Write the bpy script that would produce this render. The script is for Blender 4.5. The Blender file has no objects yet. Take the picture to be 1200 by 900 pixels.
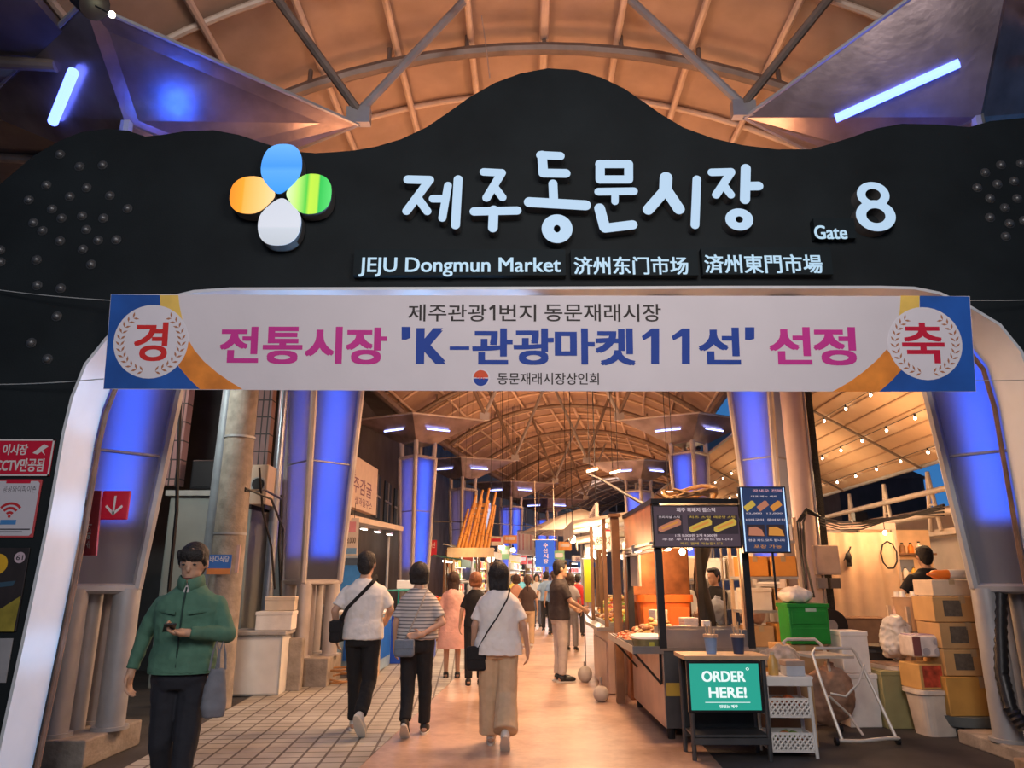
import bpy, bmesh, math, random
from mathutils import Vector, Matrix, noise
random.seed(7)
SC = bpy.context.scene
COL = SC.collection
PI = math.pi
# ------------------------------------------------------------------ camera
F = 850.0
PITCH = math.atan2(229.0, F)
SP, CP = math.sin(PITCH), math.cos(PITCH)
CAMH = 1.5
cd = bpy.data.cameras.new('camera'); cam = bpy.data.objects.new('camera', cd); COL.objects.link(cam)
cd.sensor_fit = 'HORIZONTAL'; cd.sensor_width = 36.0; cd.lens = F / 1200 * 36; cd.clip_start = 0.05; cd.clip_end = 300
cam.location = (0, 0, CAMH); cam.rotation_euler = (PI / 2 + PITCH, 0, 0)
SC.camera = cam
# ------------------------------------------------------------------ view + world
SC.view_settings.view_transform = 'Standard'; SC.view_settings.look = 'None'
SC.view_settings.exposure = 0.0; SC.view_settings.gamma = 1.0; SC.view_settings.use_curve_mapping = False
W = bpy.data.worlds.new('dusk_sky'); SC.world = W; W.use_nodes = True
nt = W.node_tree; nt.nodes.clear()
wo = nt.nodes.new('ShaderNodeOutputWorld'); bg = nt.nodes.new('ShaderNodeBackground')
tc = nt.nodes.new('ShaderNodeTexCoord'); sx = nt.nodes.new('ShaderNodeSeparateXYZ'); cr = nt.nodes.new('ShaderNodeValToRGB')
nt.links.new(tc.outputs['Generated'], sx.inputs[0]); nt.links.new(sx.outputs['Z'], cr.inputs[0])
cr.color_ramp.elements[0].position = 0.0; cr.color_ramp.elements[0].color = (.045, .20, .50, 1)
cr.color_ramp.elements[1].position = 0.6; cr.color_ramp.elements[1].color = (.012, .05, .16, 1)
# afterglow: the sky is brighter beyond the market (+Y) than behind the square
mr = nt.nodes.new('ShaderNodeMapRange'); mr.inputs[1].default_value = -.2; mr.inputs[2].default_value = .8; mr.inputs[3].default_value = .22; mr.inputs[4].default_value = 1.0
nt.links.new(sx.outputs['Y'], mr.inputs[0]); nt.links.new(mr.outputs[0], bg.inputs[1]); nt.links.new(cr.outputs[0], bg.inputs[0])
nt.links.new(bg.outputs[0], wo.inputs[0])

def lamp(kind, loc, energy, col=(1, 1, 1), size=.2, target=None, sizey=None, spot=None, blend=.5, name='lamp_light'):
    l = bpy.data.lights.new(name, kind); l.energy = energy; l.color = col
    if kind == 'AREA':
        l.size = size
        if sizey: l.shape = 'RECTANGLE'; l.size_y = sizey
    elif kind in ('POINT', 'SPOT'):
        l.shadow_soft_size = size
    if kind == 'SPOT':
        l.spot_size = spot or 1.2; l.spot_blend = blend
    o = bpy.data.objects.new(name, l); COL.objects.link(o); o.location = loc
    if target is not None:
        o.rotation_euler = (Vector(target) - Vector(loc)).to_track_quat('-Z', 'Y').to_euler()
    return o

WARM = (1.0, .56, .27); AMBER = (1.0, .48, .19); COOL = (.32, .60, 1.0); BLUE = (.02, .11, 1.0); SOFT = (1.0, .78, .58)

def cx(Y):
    return .40 + .004 * max(0, Y - 6) ** 2

# street lamps of the square in front of the gate
# added cool spots without fixtures, brightening the pale left reveal and the soffit
for z0, z1 in ((1.2, .5), (1.5, 1.5), (1.8, 2.5), (2.1, 3.3)):
    lamp('SPOT', (4.0, 5.80, z0), 1000, COOL, .05, target=(-3.5, 5.80, z1), spot=.20, blend=.5, name='reveal_fill_spot')
for x1, z0 in ((-2.9, .7), (-1.9, .7), (-.8, .7)):
    lamp('SPOT', (4.0, 5.80, z0), 2000, COOL, .05, target=(x1, 5.80, 4.15), spot=.16, blend=.6, name='reveal_fill_spot')
lamp('AREA', (-1.0, -3.5, 5.5), 300, (1.0, .93, .92), 2.5, target=(0, 5.6, 3.2), name='square_lamp')
lamp('AREA', (1.5, 1.0, 4.6), 85, (1, .87, .78), 1.5, target=(.3, 6, 3.3), name='square_lamp')
# soffit lamps of the gate, shining down and into the lane
for x_l in (-1.1, .3, 1.5): lamp('AREA', (x_l, 5.80, 4.08), 75, (1, .80, .62), .35, target=(x_l * .7, 8.0, .9), name='soffit_and_fill_light')
lamp('AREA', (-2.3, 5.80, 4.0), 45, (.72, .84, 1.0), .3, target=(-4.0, 7.0, .8), name='soffit_and_fill_light')  # cool fill added for the left column legs, near an unlit soffit lamp
lamp('AREA', (2.9, 5.80, 4.0), 26, (.85, .90, 1.0), .3, target=(4.6, 7.0, .8), name='soffit_and_fill_light')
lamp('AREA', (-4.5, 8.3, 4.2), 42, (.92, 1.0, .92), .4, target=(-4.4, 11.6, 1.8), name='yard_fill')  # unseen fill added to brighten the pole, cabinet and boxes
lamp('POINT', (-5.6, 10.2, 4.6), 30, (1, .62, .52), .2, name='yard_fill')  # pinkish fill added to lift the tiled wall
lamp('AREA', (7, 50, 9), 120, (.80, .88, 1.0), 3, target=(8, 62, 6), name='far_wall_fill')  # fill added to brighten the far building wall
# warm lamps of the arcade: up to the vault, and down on the lane
for i, Y in enumerate((7.6, 11, 15.5, 20.5, 26, 32, 39, 47)):
    c = cx(Y)
    lamp('AREA', (c - 2.2, Y, 4.9), (38, 50)[i] if i < 2 else 76, (1, .43, .18), .9, target=(c + .4, Y + .6, 8), name='vault_uplight')
    lamp('AREA', (c + 2.2, Y, 4.9), (38, 50)[i] if i < 2 else 76, (1, .43, .18), .9, target=(c - .4, Y + .6, 8), name='vault_uplight')
for Y, e in ((8.3, 190), (11.5, 230), (15.5, 170), (20, 190), (25, 220), (31, 240), (38, 240)):
    lamp('AREA', (cx(Y) + .3, Y, 4.6), e, (1, .56, .29), .7, target=(cx(Y) + .1, Y, 0), name='lane_lamp')
# ------------------------------------------------------------------ projection helpers (pixel of the 1200 x 900 photo -> place at depth Y)
def ray(px, py):
    u = px - 600.0; v = 450.0 - py
    return u, F * CP - v * SP, F * SP + v * CP
def P(px, py, Y):
    x, y, z = ray(px, py); return Vector((x / y * Y, Y, CAMH + z / y * Y))
def G(px, py, Z=0.0):
    x, y, z = ray(px, py); t = (Z - CAMH) / z; return Vector((x * t, y * t, Z))
# ------------------------------------------------------------------ materials
MATS = {}
def mat(name, col, rough=.6, metal=0.0, var=.12, scale=6.0, bump=0.0, bscale=40.0, emis=None, es=0.0, spec=None, trans=0.0, alpha=1.0):
    if name in MATS: return MATS[name]
    m = bpy.data.materials.new(name); m.use_nodes = True; t = m.node_tree; b = t.nodes['Principled BSDF']
    b.inputs['Roughness'].default_value = rough; b.inputs['Metallic'].default_value = metal
    if spec is not None: b.inputs['Specular IOR Level'].default_value = spec
    if trans: b.inputs['Transmission Weight'].default_value = trans
    if alpha < 1: b.inputs['Alpha'].default_value = alpha
    c4 = (*col, 1)
    b.inputs['Base Color'].default_value = c4
    co = t.nodes.new('ShaderNodeTexCoord')
    if var > 0:
        n = t.nodes.new('ShaderNodeTexNoise'); n.inputs['Scale'].default_value = scale; n.inputs['Detail'].default_value = 4
        r = t.nodes.new('ShaderNodeValToRGB')
        r.color_ramp.elements[0].position = .3; r.color_ramp.elements[1].position = .7
        r.color_ramp.elements[0].color = (*[max(0, c * (1 - var)) for c in col], 1)
        r.color_ramp.elements[1].color = (*[min(1, c * (1 + var)) for c in col], 1)
        t.links.new(co.outputs['Object'], n.inputs['Vector']); t.links.new(n.outputs[0], r.inputs[0]); t.links.new(r.outputs[0], b.inputs['Base Color'])
    if bump > 0:
        n2 = t.nodes.new('ShaderNodeTexNoise'); n2.inputs['Scale'].default_value = bscale; n2.inputs['Detail'].default_value = 3
        bp = t.nodes.new('ShaderNodeBump'); bp.inputs['Strength'].default_value = bump; bp.inputs['Distance'].default_value = .02
        t.links.new(co.outputs['Object'], n2.inputs['Vector']); t.links.new(n2.outputs[0], bp.inputs['Height']); t.links.new(bp.outputs[0], b.inputs['Normal'])
    if emis:
        b.inputs['Emission Color'].default_value = (*emis, 1); b.inputs['Emission Strength'].default_value = es
        m.cycles.emission_sampling = 'NONE'
    MATS[name] = m; return m
def emat(name, col, es):
    return mat(name, [c * .12 for c in col] if not isinstance(col, int) else (0, 0, 0), .5, var=0, emis=col, es=es)
def lin(r, g, b):
    f = lambda c: ((c / 255 + .055) / 1.055) ** 2.4 if c > 10 else c / 255 / 12.92
    return (f(r), f(g), f(b))
def brickmat(name, c1, c2, mortar, w, h, msize=.02, rough=.7, offset=.5, rot=0.0, bias=0.0, vertical=False, dirt=None):
    m = bpy.data.materials.new(name); m.use_nodes = True; t = m.node_tree; b = t.nodes['Principled BSDF']; b.inputs['Roughness'].default_value = rough
    co = t.nodes.new('ShaderNodeTexCoord'); mp = t.nodes.new('ShaderNodeMapping'); br = t.nodes.new('ShaderNodeTexBrick')
    mp.inputs['Rotation'].default_value = (PI / 2 if vertical == 'xz' else 0, 0, rot)
    if vertical == 'yz': mp.inputs['Rotation'].default_value = (0, PI / 2, PI / 2)
    br.inputs['Scale'].default_value = 1; br.inputs['Brick Width'].default_value = w; br.inputs['Row Height'].default_value = h
    br.inputs['Mortar Size'].default_value = msize; br.offset = offset; br.inputs['Bias'].default_value = bias
    br.inputs['Color1'].default_value = (*c1, 1); br.inputs['Color2'].default_value = (*c2, 1); br.inputs['Mortar'].default_value = (*mortar, 1)
    t.links.new(co.outputs['Object'], mp.inputs[0]); t.links.new(mp.outputs[0], br.inputs[0])
    n = t.nodes.new('ShaderNodeTexNoise'); n.inputs['Scale'].default_value = 1.3; n.inputs['Detail'].default_value = 6
    mx = t.nodes.new('ShaderNodeMix'); mx.data_type = 'RGBA'; mx.blend_type = 'MULTIPLY'
    rr = t.nodes.new('ShaderNodeValToRGB'); rr.color_ramp.elements[0].position = .3; rr.color_ramp.elements[0].color = (.6, .57, .54, 1); rr.color_ramp.elements[1].position = .65
    t.links.new(co.outputs['Object'], n.inputs[0]); t.links.new(n.outputs[0], rr.inputs[0])
    mx.inputs[0].default_value = 1.0
    t.links.new(br.outputs[0], mx.inputs[6]); t.links.new(rr.outputs[0], mx.inputs[7]); t.links.new(mx.outputs[2], b.inputs['Base Color'])
    bp = t.nodes.new('ShaderNodeBump'); bp.inputs['Strength'].default_value = .4; bp.inputs['Distance'].default_value = .01; bp.invert = True
    t.links.new(br.outputs['Fac'], bp.inputs['Height']); t.links.new(bp.outputs[0], b.inputs['Normal'])
    MATS[name] = m; return m
# ------------------------------------------------------------------ mesh helpers
ORG = {}
def tag(o, label=None, cat=None, group=None, kind=None):
    if label: o['label'] = label
    if cat: o['category'] = cat
    if group: o['group'] = group
    if kind: o['kind'] = kind
    return o
def thing(name, label, cat, loc=(0, 0, 0), rz=0.0, group=None, world=False, kind=None):
    o = bpy.data.objects.new(name, None); COL.objects.link(o); o.empty_display_size = .1
    o.location = loc; o.rotation_euler = (0, 0, rz)
    if world: ORG[o.name] = Vector(loc)
    return tag(o, label, cat, group, kind)
class MB:
    def __init__(s): s.bm = bmesh.new(); s.mi = 0
    def _f(s, fs):
        for f in fs: f.material_index = s.mi
    def box(s, c, d, rz=0.0, rx=0.0, ry=0.0):
        M = Matrix.Translation(c) @ Matrix.Rotation(rz, 4, 'Z') @ Matrix.Rotation(ry, 4, 'Y') @ Matrix.Rotation(rx, 4, 'X') @ Matrix.Diagonal((*d, 1))
        r = bmesh.ops.create_cube(s.bm, size=1, matrix=M)
        s._f({f for v in r['verts'] for f in v.link_faces}); return s
    def box2(s, a, b):
        a = Vector(a); b = Vector(b); return s.box((a + b) / 2, [max(abs(q), 1e-4) for q in (b - a)])
    def cyl(s, p0, p1, r0, r1=None, seg=12, cap=True):
        p0 = Vector(p0); p1 = Vector(p1); r1 = r0 if r1 is None else r1
        return s.rings([p0, p1], [r0, r1], seg, cap)
    def rings(s, pts, rs, seg=12, cap=True, flat=None):
        pts = [Vector(p) for p in pts]; n = len(pts); loops = []
        t0 = (pts[1] - pts[0]).normalized(); a = t0.orthogonal().normalized()
        if flat is not None:
            a = Vector(flat) - t0 * Vector(flat).dot(t0); a.normalize()
        for i in range(n):
            t = (pts[min(i + 1, n - 1)] - pts[max(i - 1, 0)])
            if t.length < 1e-9: t = t0
            t.normalize(); a = (a - t * a.dot(t))
            if a.length < 1e-6: a = t.orthogonal()
            a.normalize(); b = t.cross(a); r = rs[i]
            ra, rb = (r if isinstance(r, (tuple, list)) else (r, r))
            loops.append([s.bm.verts.new(pts[i] + a * ra * math.cos(2 * PI * k / seg) + b * rb * math.sin(2 * PI * k / seg)) for k in range(seg)])
        fs = []
        for i in range(n - 1):
            for k in range(seg):
                fs.append(s.bm.faces.new((loops[i][k], loops[i][(k + 1) % seg], loops[i + 1][(k + 1) % seg], loops[i + 1][k])))
        if cap:
            fs.append(s.bm.faces.new(loops[0][::-1])); fs.append(s.bm.faces.new(loops[-1]))
        s._f(fs); return s
    def path(s, pts, r, seg=8): return s.rings(pts, [r] * len(pts), seg)
    def loft(s, rings, seg=20, cap=True, sq=1.0):
        # rings: (x, y, z, rx, ry)
        loops = []
        for (x, y, z, rx, ry) in rings:
            L = []
            for k in range(seg):
                a = 2 * PI * k / seg; c, d = math.cos(a), math.sin(a)
                c = math.copysign(abs(c) ** sq, c); d = math.copysign(abs(d) ** sq, d)
                L.append(s.bm.verts.new((x + rx * c, y + ry * d, z)))
            loops.append(L)
        fs = []
        for i in range(len(loops) - 1):
            for k in range(seg):
                fs.append(s.bm.faces.new((loops[i][k], loops[i][(k + 1) % seg], loops[i + 1][(k + 1) % seg], loops[i + 1][k])))
        if cap: fs.append(s.bm.faces.new(loops[0][::-1])); fs.append(s.bm.faces.new(loops[-1]))
        s._f(fs); return s
    def ell(s, c, r, M=None, u=14, v=10):
        c = Vector(c); A = (M.to_3x3() if M is not None else Matrix.Identity(3)) @ Matrix.Diagonal(r)
        q = lambda a, t: s.bm.verts.new(c + A @ Vector((math.cos(a) * math.sin(t), math.sin(a) * math.sin(t), math.cos(t))))
        top = q(0, 0); bot = q(0, PI); R = [[q(2 * PI * k / u, PI * i / v) for k in range(u)] for i in range(1, v)]; fs = []
        for k in range(u):
            j = (k + 1) % u; fs.append(s.bm.faces.new((top, R[0][k], R[0][j]))); fs.append(s.bm.faces.new((bot, R[-1][j], R[-1][k])))
            for i in range(v - 2): fs.append(s.bm.faces.new((R[i][k], R[i + 1][k], R[i + 1][j], R[i][j])))
        s._f(fs); return s
    def cap(s, p0, p1, r0, r1, seg=12):
        s.cyl(p0, p1, r0, r1, seg); s.ell(p0, (r0,) * 3, u=10, v=8); s.ell(p1, (r1,) * 3, u=10, v=8); return s
    def face(s, pts):
        f = s.bm.faces.new([s.bm.verts.new(p) for p in pts]); f.material_index = s.mi; return s
    def prism(s, poly, M, d0, d1):
        # poly in local (x, y), extruded from d0 to d1 along local z
        a = [s.bm.verts.new(M @ Vector((x, y, d0))) for x, y in poly]; b = [s.bm.verts.new(M @ Vector((x, y, d1))) for x, y in poly]
        n = len(poly); fs = [s.bm.faces.new(a[::-1]), s.bm.faces.new(b)]
        for k in range(n): fs.append(s.bm.faces.new((a[k], a[(k + 1) % n], b[(k + 1) % n], b[k])))
        s._f(fs); return s
    def slab(s, pts, th):
        # polygon in space with thickness along its normal
        pts = [Vector(p) for p in pts]; n = (pts[1] - pts[0]).cross(pts[2] - pts[0]).normalized() * th
        a = [s.bm.verts.new(p) for p in pts]; b = [s.bm.verts.new(p + n) for p in pts]; k = len(pts)
        fs = [s.bm.faces.new(a[::-1]), s.bm.faces.new(b)]
        for i in range(k): fs.append(s.bm.faces.new((a[i], a[(i + 1) % k], b[(i + 1) % k], b[i])))
        s._f(fs); return s
    def glyphs(s, string, M, w, h, bold=0.0, th=.002, ex=0.0, fit='both'):
        V, Fc, (x0, x1, y0, y1) = glyph(string)
        kx = w / max(1e-6, x1 - x0); ky = h / max(1e-6, y1 - y0)
        if fit == 'min': kx = ky = min(kx, ky)
        ox = (w - kx * (x1 - x0)) / 2; oy = (h - ky * (y1 - y0)) / 2
        B = bold * h
        offs = [(0, 0)] if bold == 0 else [(-B, -B * .6), (B, -B * .6), (-B, B * .6), (B, B * .6)]
        fs = []
        for k, (dx, dy) in enumerate(offs):
            zz = th + k * .0001
            q = [s.bm.verts.new(M @ Vector((ox + (x - x0) * kx + dx, oy + (y - y0) * ky + dy, zz))) for x, y in V]
            for f in Fc:
                try: fs.append(s.bm.faces.new([q[i] for i in f]))
                except ValueError: pass
        s._f(fs); return s
    def build(s, name, m, parent=None, smooth=False, bevel=0.0, kind=None, subd=0, label=None, seg=2):
        bm = s.bm
        o = None; p = parent; org = None
        while p is not None:
            if p.name in ORG: org = ORG[p.name]; break
            p = p.parent
        if org is not None: bmesh.ops.translate(bm, verts=bm.verts, vec=-org)
        bmesh.ops.recalc_face_normals(bm, faces=bm.faces) if name != 'print' else None
        me = bpy.data.meshes.new(name); bm.to_mesh(me); bm.free()
        for q in (m if isinstance(m, (list, tuple)) else [m]): me.materials.append(q)
        if smooth:
            me.polygons.foreach_set('use_smooth', [True] * len(me.polygons))
            if smooth != 'all': me.set_sharp_from_angle(angle=.7)
        o = bpy.data.objects.new(name, me); COL.objects.link(o)
        if parent is not None: o.parent = parent
        if bevel:
            md = o.modifiers.new('bevel', 'BEVEL'); md.width = bevel; md.segments = seg; md.limit_method = 'ANGLE'; md.angle_limit = .6
        if subd:
            md = o.modifiers.new('s', 'SUBSURF'); md.levels = subd; md.render_levels = subd
        if kind: o['kind'] = kind
        if label: o['label'] = label
        return o
_G = {}
TS = bpy.data.scenes.new('workbench')
def evaluated(o):
    # evaluate one object on its own, away from the growing scene
    TS.collection.objects.link(o)
    with bpy.context.temp_override(scene=TS, view_layer=TS.view_layers[0]): dg = bpy.context.evaluated_depsgraph_get()
    return o.evaluated_get(dg), dg
def glyph(string):
    if string in _G: return _G[string]
    cu = bpy.data.curves.new('g', 'FONT'); cu.body = string; cu.size = 1; cu.resolution_u = 4; cu.fill_mode = 'FRONT'
    o = bpy.data.objects.new('g', cu); ev, dg = evaluated(o); me = ev.to_mesh()
    V = [(v.co.x, v.co.y) for v in me.vertices]; Fc = [list(p.vertices) for p in me.polygons]
    ev.to_mesh_clear(); bpy.data.objects.remove(o); bpy.data.curves.remove(cu)
    xs = [v[0] for v in V]; ys = [v[1] for v in V]
    _G[string] = (V, Fc, (min(xs), max(xs), min(ys), max(ys))); return _G[string]
def MF(origin, xdir, ydir=(0, 0, 1)):
    x = Vector(xdir).normalized(); y = Vector(ydir).normalized(); z = x.cross(y)
    M = Matrix((x, y, z)).transposed().to_4x4(); M.translation = Vector(origin); return M
def front(x0, y0, x1, y1, Y):
    # frontal frame covering a pixel box on the plane at depth Y: matrix, width, height (faces the square)
    c = (x0 + x1) / 2; a = P(x0, (y0 + y1) / 2, Y); b = P(x1, (y0 + y1) / 2, Y); t = P(c, y0, Y); d = P(c, y1, Y)
    return MF((a.x, Y, d.z), (1, 0, 0)), b.x - a.x, t.z - d.z
def dup(o, loc=None, rz=None, label=None, parent=None, group=None):
    c = o.copy(); COL.objects.link(c)
    if parent is not None: c.parent = parent
    if loc is not None: c.location = loc
    if rz is not None: c.rotation_euler = (0, 0, rz)
    if label: c['label'] = label
    if group: c['group'] = group
    for ch in list(o.children): dup(ch, parent=c)
    return c
def remesh(mb, vox, sm=3, wr=0.0, wsc=9.0, fac=.5):
    me = bpy.data.meshes.new('tmp'); mb.bm.to_mesh(me); mb.bm.free()
    o = bpy.data.objects.new('tmp', me)
    r = o.modifiers.new('r', 'REMESH'); r.mode = 'VOXEL'; r.voxel_size = vox
    if sm:
        q = o.modifiers.new('s', 'SMOOTH'); q.iterations = sm; q.factor = fac
    ev, dg = evaluated(o); out = bpy.data.meshes.new_from_object(ev)
    bpy.data.objects.remove(o); bpy.data.meshes.remove(me)
    if wr:
        for v in out.vertices:
            c = v.co
            d = noise.noise(Vector((c.x * wsc, c.y * wsc, c.z * wsc * .6))) + .5 * noise.noise(Vector((c.x * wsc * 2.2 + 9, c.y * wsc * 2.2, c.z * wsc * 2.6)))
            v.co = c + v.normal * d * wr
    out.polygons.foreach_set('use_smooth', [True] * len(out.polygons))
    return out
def link(name, me, m, parent, label=None):
    o = bpy.data.objects.new(name, me); me.name = name; me.materials.clear(); me.materials.append(m); COL.objects.link(o); o.parent = parent
    if label: o['label'] = label
    return o
# common materials
M_STEEL = mat('stainless_steel', (.50, .48, .46), .28, .9, .1, 3)
M_GREYP = mat('grey_paint', (.36, .36, .37), .45, .3, .12, 4)
M_PINKP = mat('pale_steel_paint', (.50, .46, .44), .42, .35, .14, 3, .05)
M_BLACK = mat('black_metal', (.02, .02, .022), .4, .3, .2)
M_WHITE = mat('white_plastic', (.74, .72, .68), .45, 0, .06, 5)
M_FOAM = mat('white_foam', (.78, .74, .69), .8, 0, .06, 9, .1, 90)
M_CARD = mat('cardboard', (.46, .28, .13), .8, 0, .12, 5, .05)
M_CONC = mat('concrete', (.30, .26, .22), .9, 0, .25, 7, .4, 30)
M_WOODD = mat('brown_wood', (.16, .08, .045), .6, 0, .3, 8)
M_CABLE = mat('black_cable', (.012, .012, .014), .5, 0, .1)
M_GLASS = mat('clear_glass', (.9, .95, .95), .05, 0, 0, alpha=.22)
M_PAPER = mat('white_paper', (.80, .78, .74), .7, 0, .04)
M_RED = mat('red_paint', (.60, .012, .03), .4, 0, .06)
# ------------------------------------------------------------------ the setting
def struct(o): o['kind'] = 'structure'; return o
ASPH = mat('asphalt', (.045, .042, .042), .75, 0, .45, 2.2, .5, 120)
b = MB(); b.box2((-14, -6, -.3), (14, 75, 0)); struct(b.build('floor', ASPH))
PAVE = brickmat('pale_paving', lin(182, 180, 172), lin(166, 163, 156), lin(96, 88, 80), .20, .20, .012, .6, 0.0, -math.atan(.0615))
def strip(name, m, rows, z0=.0, z1=.012):
    b = MB(); n = len(rows)
    for i in range(n - 1):
        (Y0, a0, b0), (Y1, a1, b1) = rows[i], rows[i + 1]
        b.slab([(a0, Y0, z0), (b0, Y0, z0), (b1, Y1, z0), (a1, Y1, z0)], z1 - z0)
    bmesh.ops.remove_doubles(b.bm, verts=b.bm.verts, dist=.0005)
    return struct(b.build(name, m))
strip('floor_paving', PAVE, [(3.5, -3.0, -1.42), (7, -3.2, -1.23), (10.3, -3.45, -1.01), (14, -3.3, -.78), (20, -2.6, -.35), (28, -1.2, .45), (40, 2.2, 3.0), (60, 11, 12)])
# worn concrete lane, pale centre with dark trodden stains
LANE = bpy.data.materials.new('worn_lane'); LANE.use_nodes = True
t = LANE.node_tree; pb = t.nodes['Principled BSDF']; pb.inputs['Roughness'].default_value = .42
co = t.nodes.new('ShaderNodeTexCoord'); n1 = t.nodes.new('ShaderNodeTexNoise'); n1.inputs['Scale'].default_value = .9; n1.inputs['Detail'].default_value = 8; n1.inputs['Roughness'].default_value = .65
r1 = t.nodes.new('ShaderNodeValToRGB'); e = r1.color_ramp.elements
e[0].position = .30; e[0].color = (.20, .12, .085, 1); e[1].position = .62; e[1].color = (.50, .335, .255, 1)
n2 = t.nodes.new('ShaderNodeTexNoise'); n2.inputs['Scale'].default_value = 14; n2.inputs['Detail'].default_value = 5
mx = t.nodes.new('ShaderNodeMix'); mx.data_type = 'RGBA'; mx.blend_type = 'OVERLAY'; mx.inputs[0].default_value = .22
t.links.new(co.outputs['Object'], n1.inputs[0]); t.links.new(n1.outputs[0], r1.inputs[0]); t.links.new(co.outputs['Object'], n2.inputs[0])
t.links.new(r1.outputs[0], mx.inputs[6]); t.links.new(n2.outputs[0], mx.inputs[7]); t.links.new(mx.outputs[2], pb.inputs['Base Color'])
strip('floor_lane', LANE, [(3.5, -1.42, 1.55), (7, -1.23, 1.75), (10.3, -1.01, 1.95), (14, -.78, 2.3), (20, -.35, 3.0), (28, .45, 4.2), (40, 3.0, 7.2), (60, 12, 17)], 0, .008)

# barrel vault over the arcade
ROOF = mat('roof_sheet', (.43, .30, .22), .55, 0, .14, 2.0, .08, 20)
RIBM = mat('roof_rib_paint', (.70, .55, .43), .5, .1, .12, 4)
RIBD = mat('roof_truss_paint', (.22, .17, .14), .5, .3, .2, 4)
RR = 8.0; APEX = 8.45; HALF = 5.0
def vz(x, drop=0.0): return APEX - drop - (RR - math.sqrt(RR * RR - x * x))
ys = [4.2 + 1.25 * i for i in range(46)]
xs = [-HALF + 2 * HALF * i / 20 for i in range(21)]
b = MB(); g = [[b.bm.verts.new((cx(y) + x, y, vz(x))) for x in xs] for y in ys]; g2 = [[b.bm.verts.new((cx(y) + x, y, vz(x) + .06)) for x in xs] for y in ys]
for i in range(len(ys) - 1):
    for j in range(20):
        b.bm.faces.new((g[i][j], g[i][j + 1], g[i + 1][j + 1], g[i + 1][j])); b.bm.faces.new((g2[i][j], g2[i + 1][j], g2[i + 1][j + 1], g2[i][j + 1]))
ceil_ = struct(b.build('ceiling', ROOF, smooth='all'))
for i, y in enumerate(ys):
    b = MB(); big = (i % 4 == 3)
    pts = [(cx(y) + x, y, vz(x, .05 if not big else .30)) for x in xs]
    b.path(pts, .042 if not big else .08, 8)
    if not big and i % 2 == 0: pass
    b.build('arch_rib', RIBM if not big else RIBD, ceil_, smooth=True)
    if big:
        b = MB()
        for x in xs[2:-2:2]:
            b.cyl((cx(y) + x, y, vz(x, .05)), (cx(y) + x, y, vz(x, .30)), .03)
        b.build('rib_post', RIBD, ceil_)
for k in range(-5, 6):
    x = k * .95
    b = MB(); pts = [(cx(y) + x, y, vz(x, .12)) for y in ys]
    b.path(pts, .045 if k else .06, 8); b.build('purlin', RIBM, ceil_, smooth=True)
# eaves beams and cable tray across the mouth of the arcade
for sgn in (-1, 1):
    b = MB(); b.path([(cx(y) + sgn * 4.7, y, 6.4) for y in ys if y > 10], .12, 8); struct(b.build('trim_%d' % (1 if sgn < 0 else 2), RIBD, smooth=True))
b = MB(); pA = P(140, -2, 6.9); pB = P(560, -6, 6.9); b.cyl(pA, pB, .03); struct(b.build('trim_3', M_GREYP))
# side roofs behind the column rows (dark undersides)
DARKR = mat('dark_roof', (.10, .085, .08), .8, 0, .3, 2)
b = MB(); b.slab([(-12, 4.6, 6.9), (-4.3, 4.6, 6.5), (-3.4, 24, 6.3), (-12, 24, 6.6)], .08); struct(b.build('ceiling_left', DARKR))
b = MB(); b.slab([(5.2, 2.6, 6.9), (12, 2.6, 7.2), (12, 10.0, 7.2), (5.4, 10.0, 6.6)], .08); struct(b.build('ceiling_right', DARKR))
for i in range(6):
    y = 5.2 + i * .9
    b = MB(); b.cyl((-10, y, 6.75), (-4.5, y, 6.4), .06); struct(b.build('trim_%d' % (4 + i), RIBD))
for i in range(5):
    y = 5.2 + i * .9
    b = MB(); b.cyl((5.2, y, 6.45), (11, y, 7.0), .06); struct(b.build('trim_%d' % (10 + i), RIBD))

# left building line: dim tiled wall, then shop fronts
TILEW = brickmat('pink_wall_tiles', (.46, .28, .26), (.40, .25, .25), (.07, .06, .06), .10, .30, .012, .5, 0, 0, vertical='xz')
WALLG = mat('grey_green_wall', (.30, .33, .31), .7, 0, .15, 1.5)
WALLD = mat('dark_wall', (.07, .068, .072), .8, 0, .3, 1.2)
b = MB(); b.box2((-9, 13.2, 0), (-3.9, 13.5, 6.6)); struct(b.build('wall_left', WALLD))
b = MB(); b.box2((-7.2, 11.2, 2.9), (-5.15, 11.4, 6.3)); struct(b.build('wall_left_tiled', TILEW))
b = MB(); b.box2((-4.95, 12.2, 2.9), (-4.15, 12.4, 6.3)); struct(b.build('wall_left_tiled', TILEW))
b = MB(); b.box2((-10, 5.5, 0), (-9.8, 14, 7)); struct(b.build('wall_left_side', WALLD))
b = MB(); b.box2((-4.6, 13.6, 0), (-4.4, 62, 13)); struct(b.build('wall_left_shops', mat('shop_wall', (.34, .30, .27), .8, 0, .3, .8)))
# right building line
b = MB(); b.box2((9.2, 5, 0), (9.4, 30, 3.0)); struct(b.build('wall_right', mat('peach_wall', (.52, .40, .30), .8, 0, .15, 1.2)))
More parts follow.
